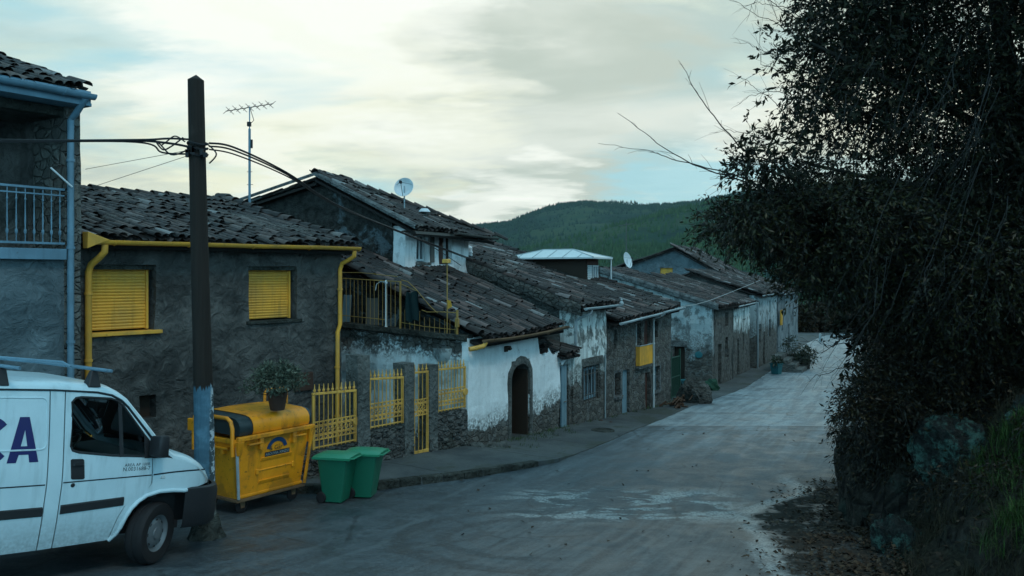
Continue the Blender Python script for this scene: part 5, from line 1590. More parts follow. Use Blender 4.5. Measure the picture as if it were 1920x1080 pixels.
mb.tube([(-.06, .06, .86), (-.06, .06, 1.26), (-.06, .10, 1.36), (-.06, .18, 1.40), (-.06, .86, 1.40), (-.06, .95, 1.36), (-.06, .98, 1.26), (-.06, .98, .86)], .030, 10)
mb.build('guard_tube', MT['cont'], ct, smooth=True)
yf = empty('tube_frame', (-4.83, 12.94, gz(13.6)), math.atan2(.817, .575), 'yellow tubular frame standing behind the refuse container', 'frame')
mb = MB()
mb.tube([(1.33, 0, -.05), (1.33, 0, 1.60), (1.36, 0, 1.66), (1.74, 0, 1.66), (1.78, 0, 1.60), (1.78, 0, -.05)], .024, 8)
mb.build('tube', MT['cont'], yf, smooth=True)
mb = MB()
mb.box(-.09, -.03, .9, 1.10, 1.14, 1.32); mb.build('lever_block', MT['cont'], ct, bevel=.01)
mb = MB()
mb.tube([(.045, .055, .22), (-.012, .02, 1.0)], .022, 8); mb.tube([(.03, .95, .2), (-.02, 1.0, 1.0)], .02, 8)
mb.build('corner_tube', MT['greygut'], ct, smooth=True)
mb = MB(); mb.tube([(1.28, .06, .22), (1.365, -.02, 1.04)], .026, 8); mb.build('corner_tube', MT['cont'], ct, smooth=True)
mb = MB(); mb.box(.02, 1.30, .06, CD - .06, .165, .205); mb.build('chassis', MT['rust'], ct, bevel=.006)
wl = empty
for i, (x, y) in enumerate(((.17, .16), (1.12, .16), (.17, .86), (1.12, .86))):
    mb = MB(); mb.lathe([(.03, -.022), (.085, -.022), (.10, -.012), (.10, .012), (.085, .022), (.03, .022)], 18, (x, y, .075), axis='y'); mb.lathe([(0, -.02), (.06, -.02), (.06, .02), (0, .02)], 14, (x, y, .075), axis='y')
    wo = mb.build('castor', MT['rubber'], ct, smooth=True)
    mb = MB()
    for s in (-1, 1): mb.hexa([(x - .03, y + s * .03, .06), (x + .03, y + s * .03, .06), (x + .03, y + s * .036, .06), (x - .03, y + s * .036, .06)], [(x - .05, y + s * .03, .17), (x + .05, y + s * .03, .17), (x + .05, y + s * .036, .17), (x - .05, y + s * .036, .17)])
    mb.build('fork', MT['rust'], wo)
def cfront(x, z): f = (z - .2) / .88; return (x, .10 - .09 * f - .004, z)
mb = MB()
for k in range(24):
    a0, a1 = R(12 + 158 * k / 24), R(12 + 158 * (k + 1) / 24)
    mb.poly([cfront(.72 + r * 1.06 * math.cos(a), .845 + r * math.sin(a)) for r, a in ((.125, a0), (.185, a0), (.185, a1), (.125, a1))])
mb.build('emblem', MT['emblem'], ct)
flat_text('& Gar', .10, lambda x, y: cfront(.70 + x, .875 + y), MT['ink'], 'emblem_lettering', ct)
mb = MB(); mb.poly([cfront(.50, .755), cfront(.965, .755), cfront(.965, .83), cfront(.50, .83)]); o = mb.build('name_band', MT['ink'], ct)
flat_text('ASOUVIA XINZO', .058, lambda x, y: (lambda p: (p[0], p[1] - .003, p[2]))(cfront(.732 + x, .793 + y)), MT['greygut'], 'name_lettering', ct)
flat_text('TLFN 988 460 000', .036, lambda x, y: cfront(.74 + x, .728 + y * 1.1), MT['inkpale'], 'small_lettering', ct)

# potted shrub on the lid
def leaf_cloud(cents, n, size, rg, flat=.3, aspect=.38, droop=.2):
    """many small folded leaves; cents: list of (centre, radii, weight)"""
    w_ = np.array([c[2] for c in cents], float); w_ /= w_.sum()
    ii = rg.choice(len(cents), n, p=w_)
    C = np.array([c[0] for c in cents])[ii]; Rr = np.array([c[1] for c in cents])[ii]
    d = rg.normal(size=(n, 3)); d /= np.linalg.norm(d, axis=1)[:, None]
    rad = rg.random(n) ** .45
    P = C + d * Rr * rad[:, None]
    return leaves_at(P, d, size, rg, aspect, droop)
def leaves_at(P, d, size, rg, aspect=.38, droop=.2):
    n = len(P)
    ax = d + rg.normal(size=(n, 3)) * .7; ax[:, 2] -= droop
    ax /= np.linalg.norm(ax, axis=1)[:, None]
    sd = np.cross(ax, rg.normal(size=(n, 3))); sd /= np.linalg.norm(sd, axis=1)[:, None]
    nm = np.cross(ax, sd)
    L_ = size * rg.uniform(.5, 1.6, n)[:, None]; W_ = L_ * aspect * .5
    V = np.stack([P, P + ax * L_ * .45 + sd * W_ + nm * W_ * .35, P + ax * L_ + nm * L_ * -.08, P + ax * L_ * .45 - sd * W_ + nm * W_ * .35, P + ax * L_ * .5], 1)
    b = np.arange(n)[:, None, None] * 5
    F = (b + np.array([[0, 1, 4], [1, 2, 4], [2, 3, 4], [3, 0, 4]])[None]).reshape(-1, 3)
    return V.reshape(-1, 3), F
pt = empty('potted_shrub', (-3.56, 12.95, gz(12.6) + .02 + 1.435), label='small-leaved grey-green shrub in a brown pot standing on the yellow container', cat='potted plant')
mb = MB(); mb.lathe([(.0, 0), (.105, 0), (.125, .10), (.145, .22), (.15, .22), (.15, .26), (.135, .26), (.13, .20), (0, .20)], 22); mb.build('pot', MT['terracotta'], pt, smooth=True)
mb = MB(); mb.lathe([(0, .215), (.13, .21)], 16); mb.build('soil', MT['soil'], pt)
rg2 = np.random.default_rng(3)
mb = MB()
cl = []
for k in range(42):
    a = rg2.uniform(0, 6.28); s = rg2.uniform(.2, 1); e = Vector((math.cos(a) * .50 * s, math.sin(a) * .38 * s, .30 + .34 * (1 - s * s * .75) + rg2.uniform(-.08, .08)))
    mb.tube([(0, 0, .2), e * .55 + Vector((0, 0, .05)), e], [.008, .005, .003], 4)
    cl.append((tuple(e), (.10, .10, .085), 1)); cl.append((tuple(e * .7 + Vector((0, 0, .06))), (.09, .09, .07), .7))
mb.build('stems', MT['twig'], pt)
V, F = leaf_cloud(cl, 4200, .050, rg2)
np_mesh('foliage', V, F, MT['leafP'], pt)

# ------------------------------------------------------------------ green wheelie bins
def wheelie(loc, rz, label):
    t = empty('wheelie_bin', (*loc, gz(loc[1])), rz, label, 'wheelie bin', 'green wheelie bins')
    mb = MB(); rows = []
    for z, f in ((.03, 0), (.05, .03), (.40, .5), (.70, .92), (.74, 1)):
        w_ = .19 + .075 * f; d0, d1 = -.20 - .09 * f, .17 + .14 * f; c = .035; r = []
        for cx, cy, a0 in ((d0 + c, -w_ + c, 180), (d1 - c, -w_ + c, 270), (d1 - c, w_ - c, 0), (d0 + c, w_ - c, 90)):
            for k in range(4): a = R(a0 + 30 * k); r.append((cx + c * math.cos(a), cy + c * math.sin(a), z))
        rows.append(r)
    ids = mb.grid(rows, close_v=True); mb.face(ids[0])
    mb.build('body', MT['greenbin'], t, smooth=True, auto=35)
    mb = MB(); mb.box(-.30, .335, -.285, .285, .715, .752); mb.build('rim', MT['greenbin'], t, bevel=.01)
    mb = MB(); rows = []
    for x in np.linspace(-.36, .37, 10):
        q = 1 - abs((x - .0) / .40) ** 4
        rows.append([(x, y, .757 + .05 * q * (1 - abs(y / .30) ** 4) ) for y in np.linspace(-.30, .30, 9)])
    mb.grid(rows)
    rows = [[(a, b, c - .014 if abs(b) < .29 and abs(a) < .35 else c - .03) for a, b, c in r] for r in rows]
    mb.grid(rows)
    mb.box(-.36, .37, -.303, -.295, .728, .762); mb.box(-.36, .37, .295, .303, .728, .762); mb.box(.362, .372, -.30, .30, .725, .762)
    lid = mb.build('lid', MT['greenlid'], t, smooth=True, auto=30)
    mb = MB(); mb.tube([(.36, -.22, .745), (.42, -.20, .742), (.42, .20, .742), (.36, .22, .745)], .014, 6); mb.build('lid_handle', MT['greenlid'], lid, smooth=True)
    mb = MB(); mb.tube([(-.30, -.2, .70), (-.38, -.2, .73), (-.38, .2, .73), (-.30, .2, .70)], .015, 6); mb.build('handle', MT['greenbin'], t, smooth=True)
    t.scale = (.84, .86, .96)
    for s in (-1, 1):
        mb = MB(); mb.lathe([(0, -.025), (.08, -.025), (.095, -.01), (.095, .01), (.08, .025), (0, .025)], 16, (-.22, s * .20, .095), axis='y'); mb.build('wheel', MT['rubber'], t, smooth=True)
    return t
wheelie((-2.74, 13.36), R(-13), 'green wheelie bin nearest the yellow container')
wheelie((-2.36, 13.72), R(-9), 'green wheelie bin farther from the yellow container, half hidden by its twin')

# ------------------------------------------------------------------ van
vd = Vector((.64, .768)).normalized()
van = empty('van', (-3.97 - vd.y * .97, 9.4 + vd.x * .97, 0.0), 0, 'dusty white panel van with navy letters and a roof rack, nose at the pole', 'van', rot=(0, math.atan(.1175), math.atan2(vd.y, vd.x)))
def VW(x, z):
    w_ = .965
    if z > 1.0: w_ -= .10 * ((z - 1.0) / .9) ** 1.4
    if z < .62: w_ -= .03 * ((.62 - z) / .3) ** 1.5
    if x > .15: w_ -= .235 * ((x - .15) / .62) ** 2.3
    return w_
def on(side, off=0): return lambda x, z: (x, side * (VW(x, z) + off), z)
def panel(name, outline, m, side, parent, holes=(), off=0.0, step=.09, smooth=True, thick=0):
    V_, F_ = cdt(outline, step, holes)
    mb = MB(); f = on(side, off)
    ids = [mb.vert(f(*p)) for p in V_]
    for q in F_: mb.face([ids[i] for i in q])
    if thick:
        f2 = on(side, off - thick)
        i2 = [mb.vert(f2(*p)) for p in V_]
        from collections import Counter
        ec = Counter(); dire = {}
        for q in F_:
            for i in range(len(q)):
                e = (q[i], q[(i + 1) % len(q)]); k = tuple(sorted(e)); ec[k] += 1; dire[k] = e
        for k, c_ in ec.items():
            if c_ == 1: a, b = dire[k]; mb.face((ids[b], ids[a], i2[a], i2[b]))
    return mb.build(name, m, parent, smooth=smooth, auto=35)
ARCH = [(.335, .79), (.30, .785), (.16, .80), (.0, .80), (-.143, .767), (-.235, .71), (-.30, .645), (-.355, .555), (-.395, .45), (-.44, .375), (-.508, .318)]
DOOR = [(-1.088, 1.880), (-.766, 1.862), (-.62, 1.835), (-.52, 1.785), (-.44, 1.715), (-.235, 1.475), (-.05, 1.25), (.045, 1.178), (-.12, 1.172), (-.106, .893), (-.14, .835), (-.20, .792), (-.30, .735), (-.385, .665), (-.44, .57), (-.475, .46), (-.515, .325), (-1.068, .310), (-1.055, .95), (-1.078, 1.53)]
WIN = [(-1.02, 1.775), (-.985, 1.815), (-.93, 1.825), (-.62, 1.812), (-.55, 1.79), (-.48, 1.735), (-.235, 1.43), (-.06, 1.225), (-.07, 1.195), (-.22, 1.192), (-.56, 1.216), (-.92, 1.262), (-.985, 1.285), (-1.005, 1.33)]
CARGO = [(-4.25, 1.884), (-1.25, 1.884), (-1.235, 1.53), (-1.215, .95), (-1.225, .306), (-2.38, .300), (-2.44, .5), (-2.6, .68), (-2.85, .74), (-3.1, .68), (-3.26, .5), (-3.32, .30), (-4.25, .31)]
PILL = [(-1.238, 1.884), (-1.10, 1.882), (-1.09, 1.53), (-1.067, .95), (-1.08, .311), (-1.213, .306), (-1.203, .95), (-1.223, 1.53)]
FEND = [(-.108, 1.165), (.06, 1.165), (.14, 1.150), (.28, 1.115), (.42, 1.06), (.53, .995), (.62, .925), (.67, .83)] + ARCH[:1] + ARCH[1:] + [(-.503, .325), (-.463, .46), (-.428, .57), (-.373, .672), (-.293, .745), (-.193, .802), (-.132, .843), (-.094, .893)]
SHELLP = [(-4.24, 1.87), (-.766, 1.85), (-.56, 1.80), (-.45, 1.70), (-.235, 1.45), (-.05, 1.225), (.13, 1.13), (.42, 1.04), (.62, .90), (.66, .82)] + ARCH + [(-1.22, .31), (-2.38, .31), (-2.44, .5), (-2.6, .68), (-2.85, .74), (-3.1, .68), (-3.26, .5), (-3.32, .31), (-4.24, .32)]
for s in (-1, 1):
    panel('side_panel', CARGO, MT['van'], s, van, thick=.02)
    panel('pillar', PILL, MT['van'], s, van, thick=.02)
    dr_ = panel('door', DOOR, MT['van'], s, van, holes=[WIN], step=.08, thick=.02)
    panel('wing', FEND, MT['van'], s, van, step=.07, thick=.02)
    panel('inner_panel', SHELLP, MT['blackpl'], s, van, holes=[[(x * 1.0, z) for x, z in WIN]], off=-.022)
    panel('side_window', [(x + (.012 if x < -.6 else -.012) * 0, z) for x, z in WIN], MT['vanglass'], s, dr_, off=-.012, step=.2)
    mb = MB(); f = on(s, -.002)
    mb.tube([f(*p) for p in WIN], .013, 6, close=True)
    V_, F_ = cdt([(-.545, 1.815), (-.505, 1.80), (-.445, 1.20), (-.49, 1.195)]); ids = [mb.vert(on(s, .004)(*p)) for p in V_]
    for q in F_: mb.face([ids[i] for i in q])
    V_, F_ = cdt([(-.235, 1.425), (-.05, 1.245), (.055, 1.170), (-.215, 1.172)], .05); ids = [mb.vert(on(s, .008)(*p)) for p in V_]
    for q in F_: mb.face([ids[i] for i in q])
    mb.build('window_seal', MT['blackpl'], dr_, smooth=True)
    mb = MB()
    for a, b in ((-1.215, -4.2), ):
        pass
    for x0, x1, z0, z1 in ((-1.205, -4.2, .655, .66),):
        pass
    def strip(name, parent, pts, h, m, th=.016):
        mb = MB(); f0, f1 = on(s, 0), on(s, th)
        rows = []
        for x, z in pts: rows.append([f0(x, z - h / 2), f1(x, z - h / 2 + .012), f1(x, z + h / 2 - .012), f0(x, z + h / 2)])
        ids = mb.grid(rows); mb.face(ids[0]); mb.face(ids[-1][::-1])
        return mb.build(name, m, parent, bevel=0)
    strip('side_moulding', dr_, [(x, .694 + .032 * (x + 1.06) / .66) for x in np.linspace(-1.05, -.40, 8)], .094, MT['blackpl'])
    strip('side_moulding', van, [(x, .690) for x in np.linspace(-2.3, -1.225, 8)], .094, MT['blackpl'])
    strip('crease_shade', dr_, [(x, .965 + .02 * (x + 1.06) / .9) for x in np.linspace(-1.05, -.115, 8)], .012, MT['ink'], .003)  # thin dark strips stand in for the shade in the pressed groove
    strip('crease_shade', van, [(x, .955) for x in np.linspace(-4.2, -1.225, 14)], .012, MT['ink'], .003)
    strip('crease_shade', van, [(x, .986 + .02 * math.sin((x + .1) * 4)) for x in np.linspace(-.09, .60, 10)], .008, MT['ink'], .002)
    # drip rail
    mb = MB()
    DR = [(-4.25, 1.893), (-1.2, 1.893), (-.766, 1.876), (-.61, 1.848), (-.505, 1.795), (-.425, 1.722), (-.22, 1.482), (-.03, 1.262), (.06, 1.19)]
    mb.tube([on(s, .004)(*p) for p in DR], .010, 6)
    mb.build('drip_rail', MT['ink'], van, smooth=True)
    # pressed frame on the load side
    mb = MB(); c = []
    for cx, cz, a0 in ((-1.30, 1.36, -90), (-1.32, 1.76, 0), (-2.5, 1.76, 90), (-2.5, 1.36, 180)):
        for k in range(6): a = R(a0 + 18 * k); c.append((cx + .055 * math.cos(a), cz + .055 * math.sin(a)))
    mb.tube([on(s, -.002)(*p) for p in c], .011, 6, close=True); mb.build('pressed_frame', MT['van'], van, smooth=True)
    # handle, lock, mirror, repeater
    V_, F_ = cdt([(-1.0, 1.19), (-.985, 1.20), (-.875, 1.195), (-.862, 1.18), (-.842, 1.0), (-.855, .988), (-.965, .992), (-.98, 1.005)], .05)
    mb = MB(); ids = [mb.vert(on(s, .006)(*p)) for p in V_]
    for q in F_: mb.face([ids[i] for i in q])
    f = on(s, .014); mb.hexa([f(-.975, 1.13), f(-.87, 1.13), f(-.868, 1.17), f(-.972, 1.17)], [on(s, .03)(-.965, 1.135), on(s, .03)(-.88, 1.135), on(s, .03)(-.878, 1.165), on(s, .03)(-.962, 1.165)])
    mb.build('handle', MT['blackpl'], dr_)
    mb = MB(); y = s * (VW(-.952, .934) + .004); mb.lathe([(0, s * .006), (.015, s * .006), (.022, 0), (.022, -s * .01)], 14, (-.952, y, .934), axis='y'); mb.build('lock', MT['blackpl'], dr_, smooth=True)
    mb = MB(); y = VW(-.1, 1.3)
    b_ = [(-.20, y + .05, 1.20), (-.03, y + .05, 1.20), (-.05, y + .24, 1.20), (-.17, y + .24, 1.20)]; t_ = [(-.20, y + .05, 1.42), (-.04, y + .05, 1.42), (-.06, y + .24, 1.44), (-.17, y + .24, 1.44)]
    if s < 0: b_ = [(a, -b, c) for a, b, c in b_][::-1]; t_ = [(a, -b, c) for a, b, c in t_][::-1]
    mb.hexa(b_, t_); mb.box(-.16, -.04, min(s * (y - .02), s * (y + .08)), max(s * (y - .02), s * (y + .08)), 1.20, 1.27)
    mb.build('mirror', MT['blackpl'], dr_, smooth=True, bevel=.025)
    mb = MB(); mb.hexa([on(s, 0)(-.005, .935), on(s, 0)(.05, .935), on(s, 0)(.05, .975), on(s, 0)(-.005, .975)], [on(s, .010)(.0, .94), on(s, .010)(.045, .94), on(s, .010)(.045, .97), on(s, .010)(.0, .97)])
    mb.build('side_repeater', MT['winframe'], van, bevel=.003)
    # flare round the front arch
    mb = MB(); mb.tube([on(s, .002)(x, z) for x, z in ARCH], .022, 8); mb.build('arch_lip', MT['van'], van, smooth=True)
    # headlamp wrapping round the corner
    V_, F_ = cdt([(.43, 1.052), (.53, .992), (.62, .922), (.668, .832), (.625, .828), (.618, .89), (.56, .955), (.48, 1.012)], .04)
    mb = MB(); ids = [mb.vert(on(s, .008)(*p)) for p in V_]
    for q in F_: mb.face([ids[i] for i in q])
    mb.build('headlamp', m_plain('clear_lamp_lens', (.42, .46, .46), .12, .6, var=.2, sc=12), van, smooth=True)
TOPP = [(-4.25, 1.99, 1.896), (-1.2, 2.0, 1.896), (-.8, 1.985, 1.88), (-.62, 1.955, 1.852), (-.52, 1.91, 1.80), (-.42, 1.845, 1.722), (-.22, 1.635, 1.482), (-.03, 1.415, 1.262), (.13, 1.245, 1.150), (.28, 1.205, 1.115), (.42, 1.155, 1.06), (.53, 1.085, .995), (.62, 1.0, .925), (.68, .91, .855), (.705, .83, .80)]
FR = [0, 0, 0, 0, 0, 0, 0, 0, .0, .01, .03, .06, .10, .15, .17]    # how much the nose bows forward in the middle
def tsec(i):
    x, zc_, ze_ = TOPP[i]; w_ = VW(x, ze_); r = []
    for k in range(17):
        a = math.pi * k / 16; c, s_ = math.cos(a), math.sin(a)
        y = -w_ * math.copysign(abs(c) ** .42, c); z = ze_ + (zc_ - ze_) * abs(s_) ** .62
        r.append((x + FR[i] * (1 - (y / w_) ** 2), y, z))
    return r
mb = MB(); secs = [tsec(i) for i in range(len(TOPP))]
glass = MB()
for i in range(len(secs) - 1):
    for k in range(16):
        q = [secs[i][k], secs[i][k + 1], secs[i + 1][k + 1], secs[i + 1][k]]
        (glass if 5 <= i <= 7 and 2 <= k <= 13 else mb).poly(q)
mb.build('roof_and_bonnet', MT['van'], van, smooth=True)
glass.build('windscreen', MT['vanglass'], van, smooth=True)
mb = MB(); mb.tube([(.10, -.5, 1.285), (.02, -.1, 1.39), (-.05, .25, 1.46)], .009, 5); mb.tube([(.17, -.80, 1.20), (.20, 0, 1.26), (.17, .80, 1.20)], .022, 6); mb.tube([(.13, -.84, 1.19), (.14, -.7, 1.25), (.06, -.55, 1.30)], .018, 6)
mb.build('wiper', MT['blackpl'], van)
# bumper sweeping round the nose
mb = MB(); rows = []
for k in range(33):
    a = math.pi * k / 32
    c, s_ = math.cos(a), math.sin(a)
    yb = -.965 * math.copysign(abs(c) ** .55, c); xb = .31 + .63 * abs(s_) ** .60
    rows.append([(.31 + (xb - .31) * f * .999, yb * (1 + o_), z) for f, o_, z in ((.93, -.03, .36), (.985, 0, .40), (1.0, .008, .56), (1.0, .008, .74), (.965, 0, .80), (.87, -.03, .815))])
mb.grid(rows); mb.build('bumper', MT['blackpl'], van, smooth=True)
mb = MB(); mb.box(-4.2, .35, -.80, .80, .34, .42); mb.box(-.46, .30, -.78, .78, .42, .95); mb.box(-3.2, -2.45, -.80, -.6, .42, .75); mb.box(.3, .62, -.70, .70, .40, .9)
mb.build('underbody', MT['rubber'], van)
mb = MB(); mb.box(-4.25, -4.22, -.86, .86, .32, 1.88); mb.build('rear_door', MT['van'], van)
mb = MB(); mb.box(-1.18, -1.16, -.83, .83, .42, 1.84); mb.build('bulkhead', MT['blackpl'], van)
def seat(y):
    mb = MB(); mb.box(-.98, -.45, y - .24, y + .24, .62, .80); mb.hexa([(-1.02, y - .24, .78), (-.86, y - .24, .78), (-.86, y + .24, .78), (-1.02, y + .24, .78)], [(-1.12, y - .20, 1.36), (-1.0, y - .20, 1.36), (-1.0, y + .20, 1.36), (-1.12, y + .20, 1.36)])
    s_ = mb.build('seat', m_plain('dark_seat_cloth', (.018, .02, .022), .9, .1), van, smooth=True, bevel=.04)
    mb = MB(); mb.hexa([(-1.11, y - .13, 1.41), (-1.0, y - .13, 1.41), (-1.0, y + .13, 1.41), (-1.11, y + .13, 1.41)], [(-1.13, y - .11, 1.58), (-1.03, y - .11, 1.58), (-1.03, y + .11, 1.58), (-1.13, y + .11, 1.58)]); mb.tube([(-1.06, y - .06, 1.34), (-1.07, y - .06, 1.44)], .01, 5); mb.tube([(-1.06, y + .06, 1.34), (-1.07, y + .06, 1.44)], .01, 5)
    mb.build('headrest', m_plain('dark_headrest_cloth', (.022, .022, .022), .9, .1), s_, smooth=True, bevel=.03)
seat(-.48); seat(.45)
mb = MB(); mb.hexa([(-.42, -.86, .7), (.05, -.86, .7), (.05, .86, .7), (-.42, .86, .7)], [(-.30, -.84, 1.12), (.10, -.82, 1.16), (.10, .82, 1.16), (-.30, .84, 1.12)]); mb.build('dashboard', m_plain('grey_dashboard', (.035, .042, .044), .7, .3), van, bevel=.05, smooth=True)
mb = MB(); mb.M = Matrix.Translation((-.48, .45, 1.14)) @ Matrix.Rotation(R(-38), 4, 'Y')
mb.tube([(.20 * math.cos(a), .20 * math.sin(a), 0) for a in np.linspace(0, 2 * math.pi, 24, endpoint=False)], .016, 6, close=True); mb.tube([(-.19, 0, 0), (.19, 0, 0)], .018, 5); mb.tube([(0, 0, 0), (0, 0, -.25)], .025, 6)
mb.build('steering_wheel', MT['blackpl'], van, smooth=True)
mb = MB(); mb.tube([(-.40, .05, 1.80), (-.36, .05, 1.70)], .008, 5); mb.box(-.40, -.37, -.06, .16, 1.62, 1.70); mb.build('interior_mirror', MT['blackpl'], van, bevel=.008)
# wheels
def wheel(x, y, steer, s):
    r = .335
    mb = MB(); mb.lathe([(.20, -.09), (.27, -.105), (.315, -.10), (.333, -.075), (r, -.05), (r, -.012), (.327, -.008), (.327, .008), (r, .012), (r, .05), (.333, .075), (.315, .10), (.27, .105), (.20, .09)], 40, axis='y')
    o = mb.build('wheel', MT['rubber'], van, smooth=True); o.location = (x, y, r); o.rotation_euler = (0, 0, steer)
    mb = MB(); q = s
    mb.lathe([(.205, q * .088), (.19, q * .080), (.175, q * .050), (.165, q * .045), (.15, q * .060), (.11, q * .078), (.07, q * .080), (.065, q * .095), (0, q * .097)], 32, axis='y')
    rim = mb.build('rim', m_plain('grey_wheel_cover', (.13, .15, .16), .4, .5, .3), o, smooth=True)
    mb = MB()
    for k in range(8):
        a = 2 * math.pi * k / 8
        mb.poly([((.135 + dr) * math.cos(a + da), q * .066, (.135 + dr) * math.sin(a + da)) for dr, da in ((-.022, -.10), (.018, -.13), (.018, .13), (-.022, .10))])
    mb.build('rim_slot', MT['rubber'], rim)
wheel(0, -.86, R(30), -1); wheel(0, .86, R(30), 1); wheel(-2.85, -.84, 0, -1); wheel(-2.85, .84, 0, 1)
# lettering on the near side
AO = [(-1.604, 1.186), (-1.520, 1.186), (-1.500, 1.262), (-1.412, 1.262), (-1.398, 1.186), (-1.312, 1.186), (-1.425, 1.628), (-1.515, 1.628)]
AH = [(-1.487, 1.345), (-1.428, 1.345), (-1.459, 1.502)]
panel('letter', AO, MT['navy'], -1, van, holes=[AH], off=.003, step=.09)
CO = []
for k in range(25): a = R(42 + 276 * k / 24); CO.append((-1.765 + .185 * math.cos(a) * 1.0, 1.407 + .224 * math.sin(a)))
for k in range(24, -1, -1): a = R(42 + 276 * k / 24); CO.append((-1.765 + .092 * math.cos(a) * 1.0, 1.407 + .128 * math.sin(a)))
panel('letter', CO, MT['navy'], -1, van, off=.003, step=.12)
flat_text('AREA AP 1008', .046, lambda x, y: on(-1, .002)(-.285 + x, 1.106 + y), MT['ink'], 'door_lettering', van)
flat_text('N.0031688-7', .058, lambda x, y: on(-1, .002)(-.290 + x, 1.062 + y), MT['ink'], 'door_lettering', van)
# roof rack
rk = empty('roof_rack', (0, 0, 0)); rk.parent = van
for x, s_ in ((-1.05, .06), (-1.95, .02)):
    mb = MB(); mb.tube([(x + .30, -1.02, 2.115), (x, .0, 2.13), (x - .25, .98, 2.12)], .019, 8); mb.tube([(x + .30, -1.02, 2.115), (x + .32, -1.06, 2.115)], .018, 6)
    mb.build('cross_bar', MT['blue'], rk, smooth=True)
    for q in (-1, 1):
        y = q * .80; xx = x + .25 * -q * 1.0
        mb = MB(); mb.hexa([(xx - .07, y - .07, 1.925), (xx + .07, y - .07, 1.925), (xx + .07, y + .07, 1.96), (xx - .07, y + .07, 1.96)], [(xx - .035, y - .03, 2.10), (xx + .035, y - .03, 2.10), (xx + .035, y + .03, 2.10), (xx - .035, y + .03, 2.10)])
        mb.build('foot', MT['blackpl'], rk, bevel=.012)
mb = MB(); mb.tube([(-1.0, -.7, 2.13), (-1.05, -.6, 2.17), (-1.25, -.4, 2.17), (-1.6, -.2, 2.18), (-1.95, .1, 2.19), (-2.6, .1, 2.19)], .012, 6); mb.build('ladder_rod', MT['blue'], rk, smooth=True)
# ------------------------------------------------------------------ right-hand bank, boulders
BANK = [(2.6, 4.0), (3.35, 7.0), (3.95, 9.0), (4.35, 10.2), (4.75, 11.3), (5.3, 12.8), (5.75, 14.0), (7.3, 17), (9.8, 23), (13.6, 33), (18.6, 45), (25.8, 61), (32.5, 74), (45, 88)]
def bank_at(y): return at_y(BANK, y)
def bank_h(y, q):
    """height above the road at q metres into the bank"""
    steep = float(np.interp(y, [4, 8, 9.5, 11, 12.5, 14, 20, 80], [.5, .75, 1.0, 1.3, 1.6, 1.6, 1.4, 1.2]))
    face = float(np.interp(q, [0, .12, .35, .8], [0, .55, .85, 1.0])) if y > 10.8 else float(np.interp(q, [0, .3, .9, 1.6], [0, .25, .7, 1.0]))
    return steep * face + max(0, q - .6) * .62 - max(0, q - 5) * .35
def bank_pt(y, q):
    x = bank_at(y) + q * .93; yy = y - q * .37
    amp = min(1, q / .3)
    n = .22 * fbm(x * 1.1, yy * 1.1, 4) + .10 * fbm(x * 3.1, yy * 3.1, 2)
    if y < 16 and q < 6: vd_ = noise.voronoi(Vector((x * 2.0, yy * 2.0, 3)))[0]; n += .22 * min(vd_[1] - vd_[0], .4) + .07 * fbm(x * 7, yy * 7, 9)
    z = gz(y) - .06 + bank_h(y, q) + amp * n
    return (x + .18 * fbm(yy * 1.4, z * 1.8, 7) * (q > 0), yy + .12 * fbm(x * 1.5, z * 2, 1), z)
mb = MB()
Q = [0, .04, .08, .12, .16, .2, .25, .3, .36, .42, .49, .56, .64, .72, .81, .9, 1.0, 1.1, 1.2, 1.3, 1.45, 1.6, 1.75, 1.9, 2.1, 2.3, 2.8, 3.4, 4.2, 5.2, 6.5, 8.5, 11, 16, 24, 40]
mb.grid([[bank_pt(y, q) for q in Q] for y in lin(4, 16, .09) + lin(16, 40, .6)[1:] + lin(40, 88, 3)[1:]])
struct(mb.build('bank', MT['bank'], smooth=True))
def rock_old(name, loc, dims, seed, label, m, group=None, rz=0):
    bm = bmesh.new(); bmesh.ops.create_icosphere(bm, subdivisions=4, radius=1)
    for v in bm.verts:
        c = v.co.copy()
        d = 1 + .30 * noise.noise(c * 1.1 + Vector((seed, 0, 0))) + .13 * noise.noise(c * 2.6 + Vector((0, seed, 0))) + .06 * noise.noise(c * 6 + Vector((0, 0, seed)))
        c2 = Vector((max(-.78, min(.78, c.x)), max(-.78, min(.78, c.y)), max(-.8, min(.8, c.z)))) * 1.15
        v.co = Vector((c2.x * dims[0], c2.y * dims[1], c2.z * dims[2])) * d
    me = bpy.data.meshes.new(name); bm.to_mesh(me); bm.free()
    for p in me.polygons: p.use_smooth = True
    me.materials.append(m)
    o = bpy.data.objects.new(name, me); o.location = loc; o.rotation_euler = (0, 0, rz); COL.objects.link(o)
    return tag(o, label, 'rock', group)
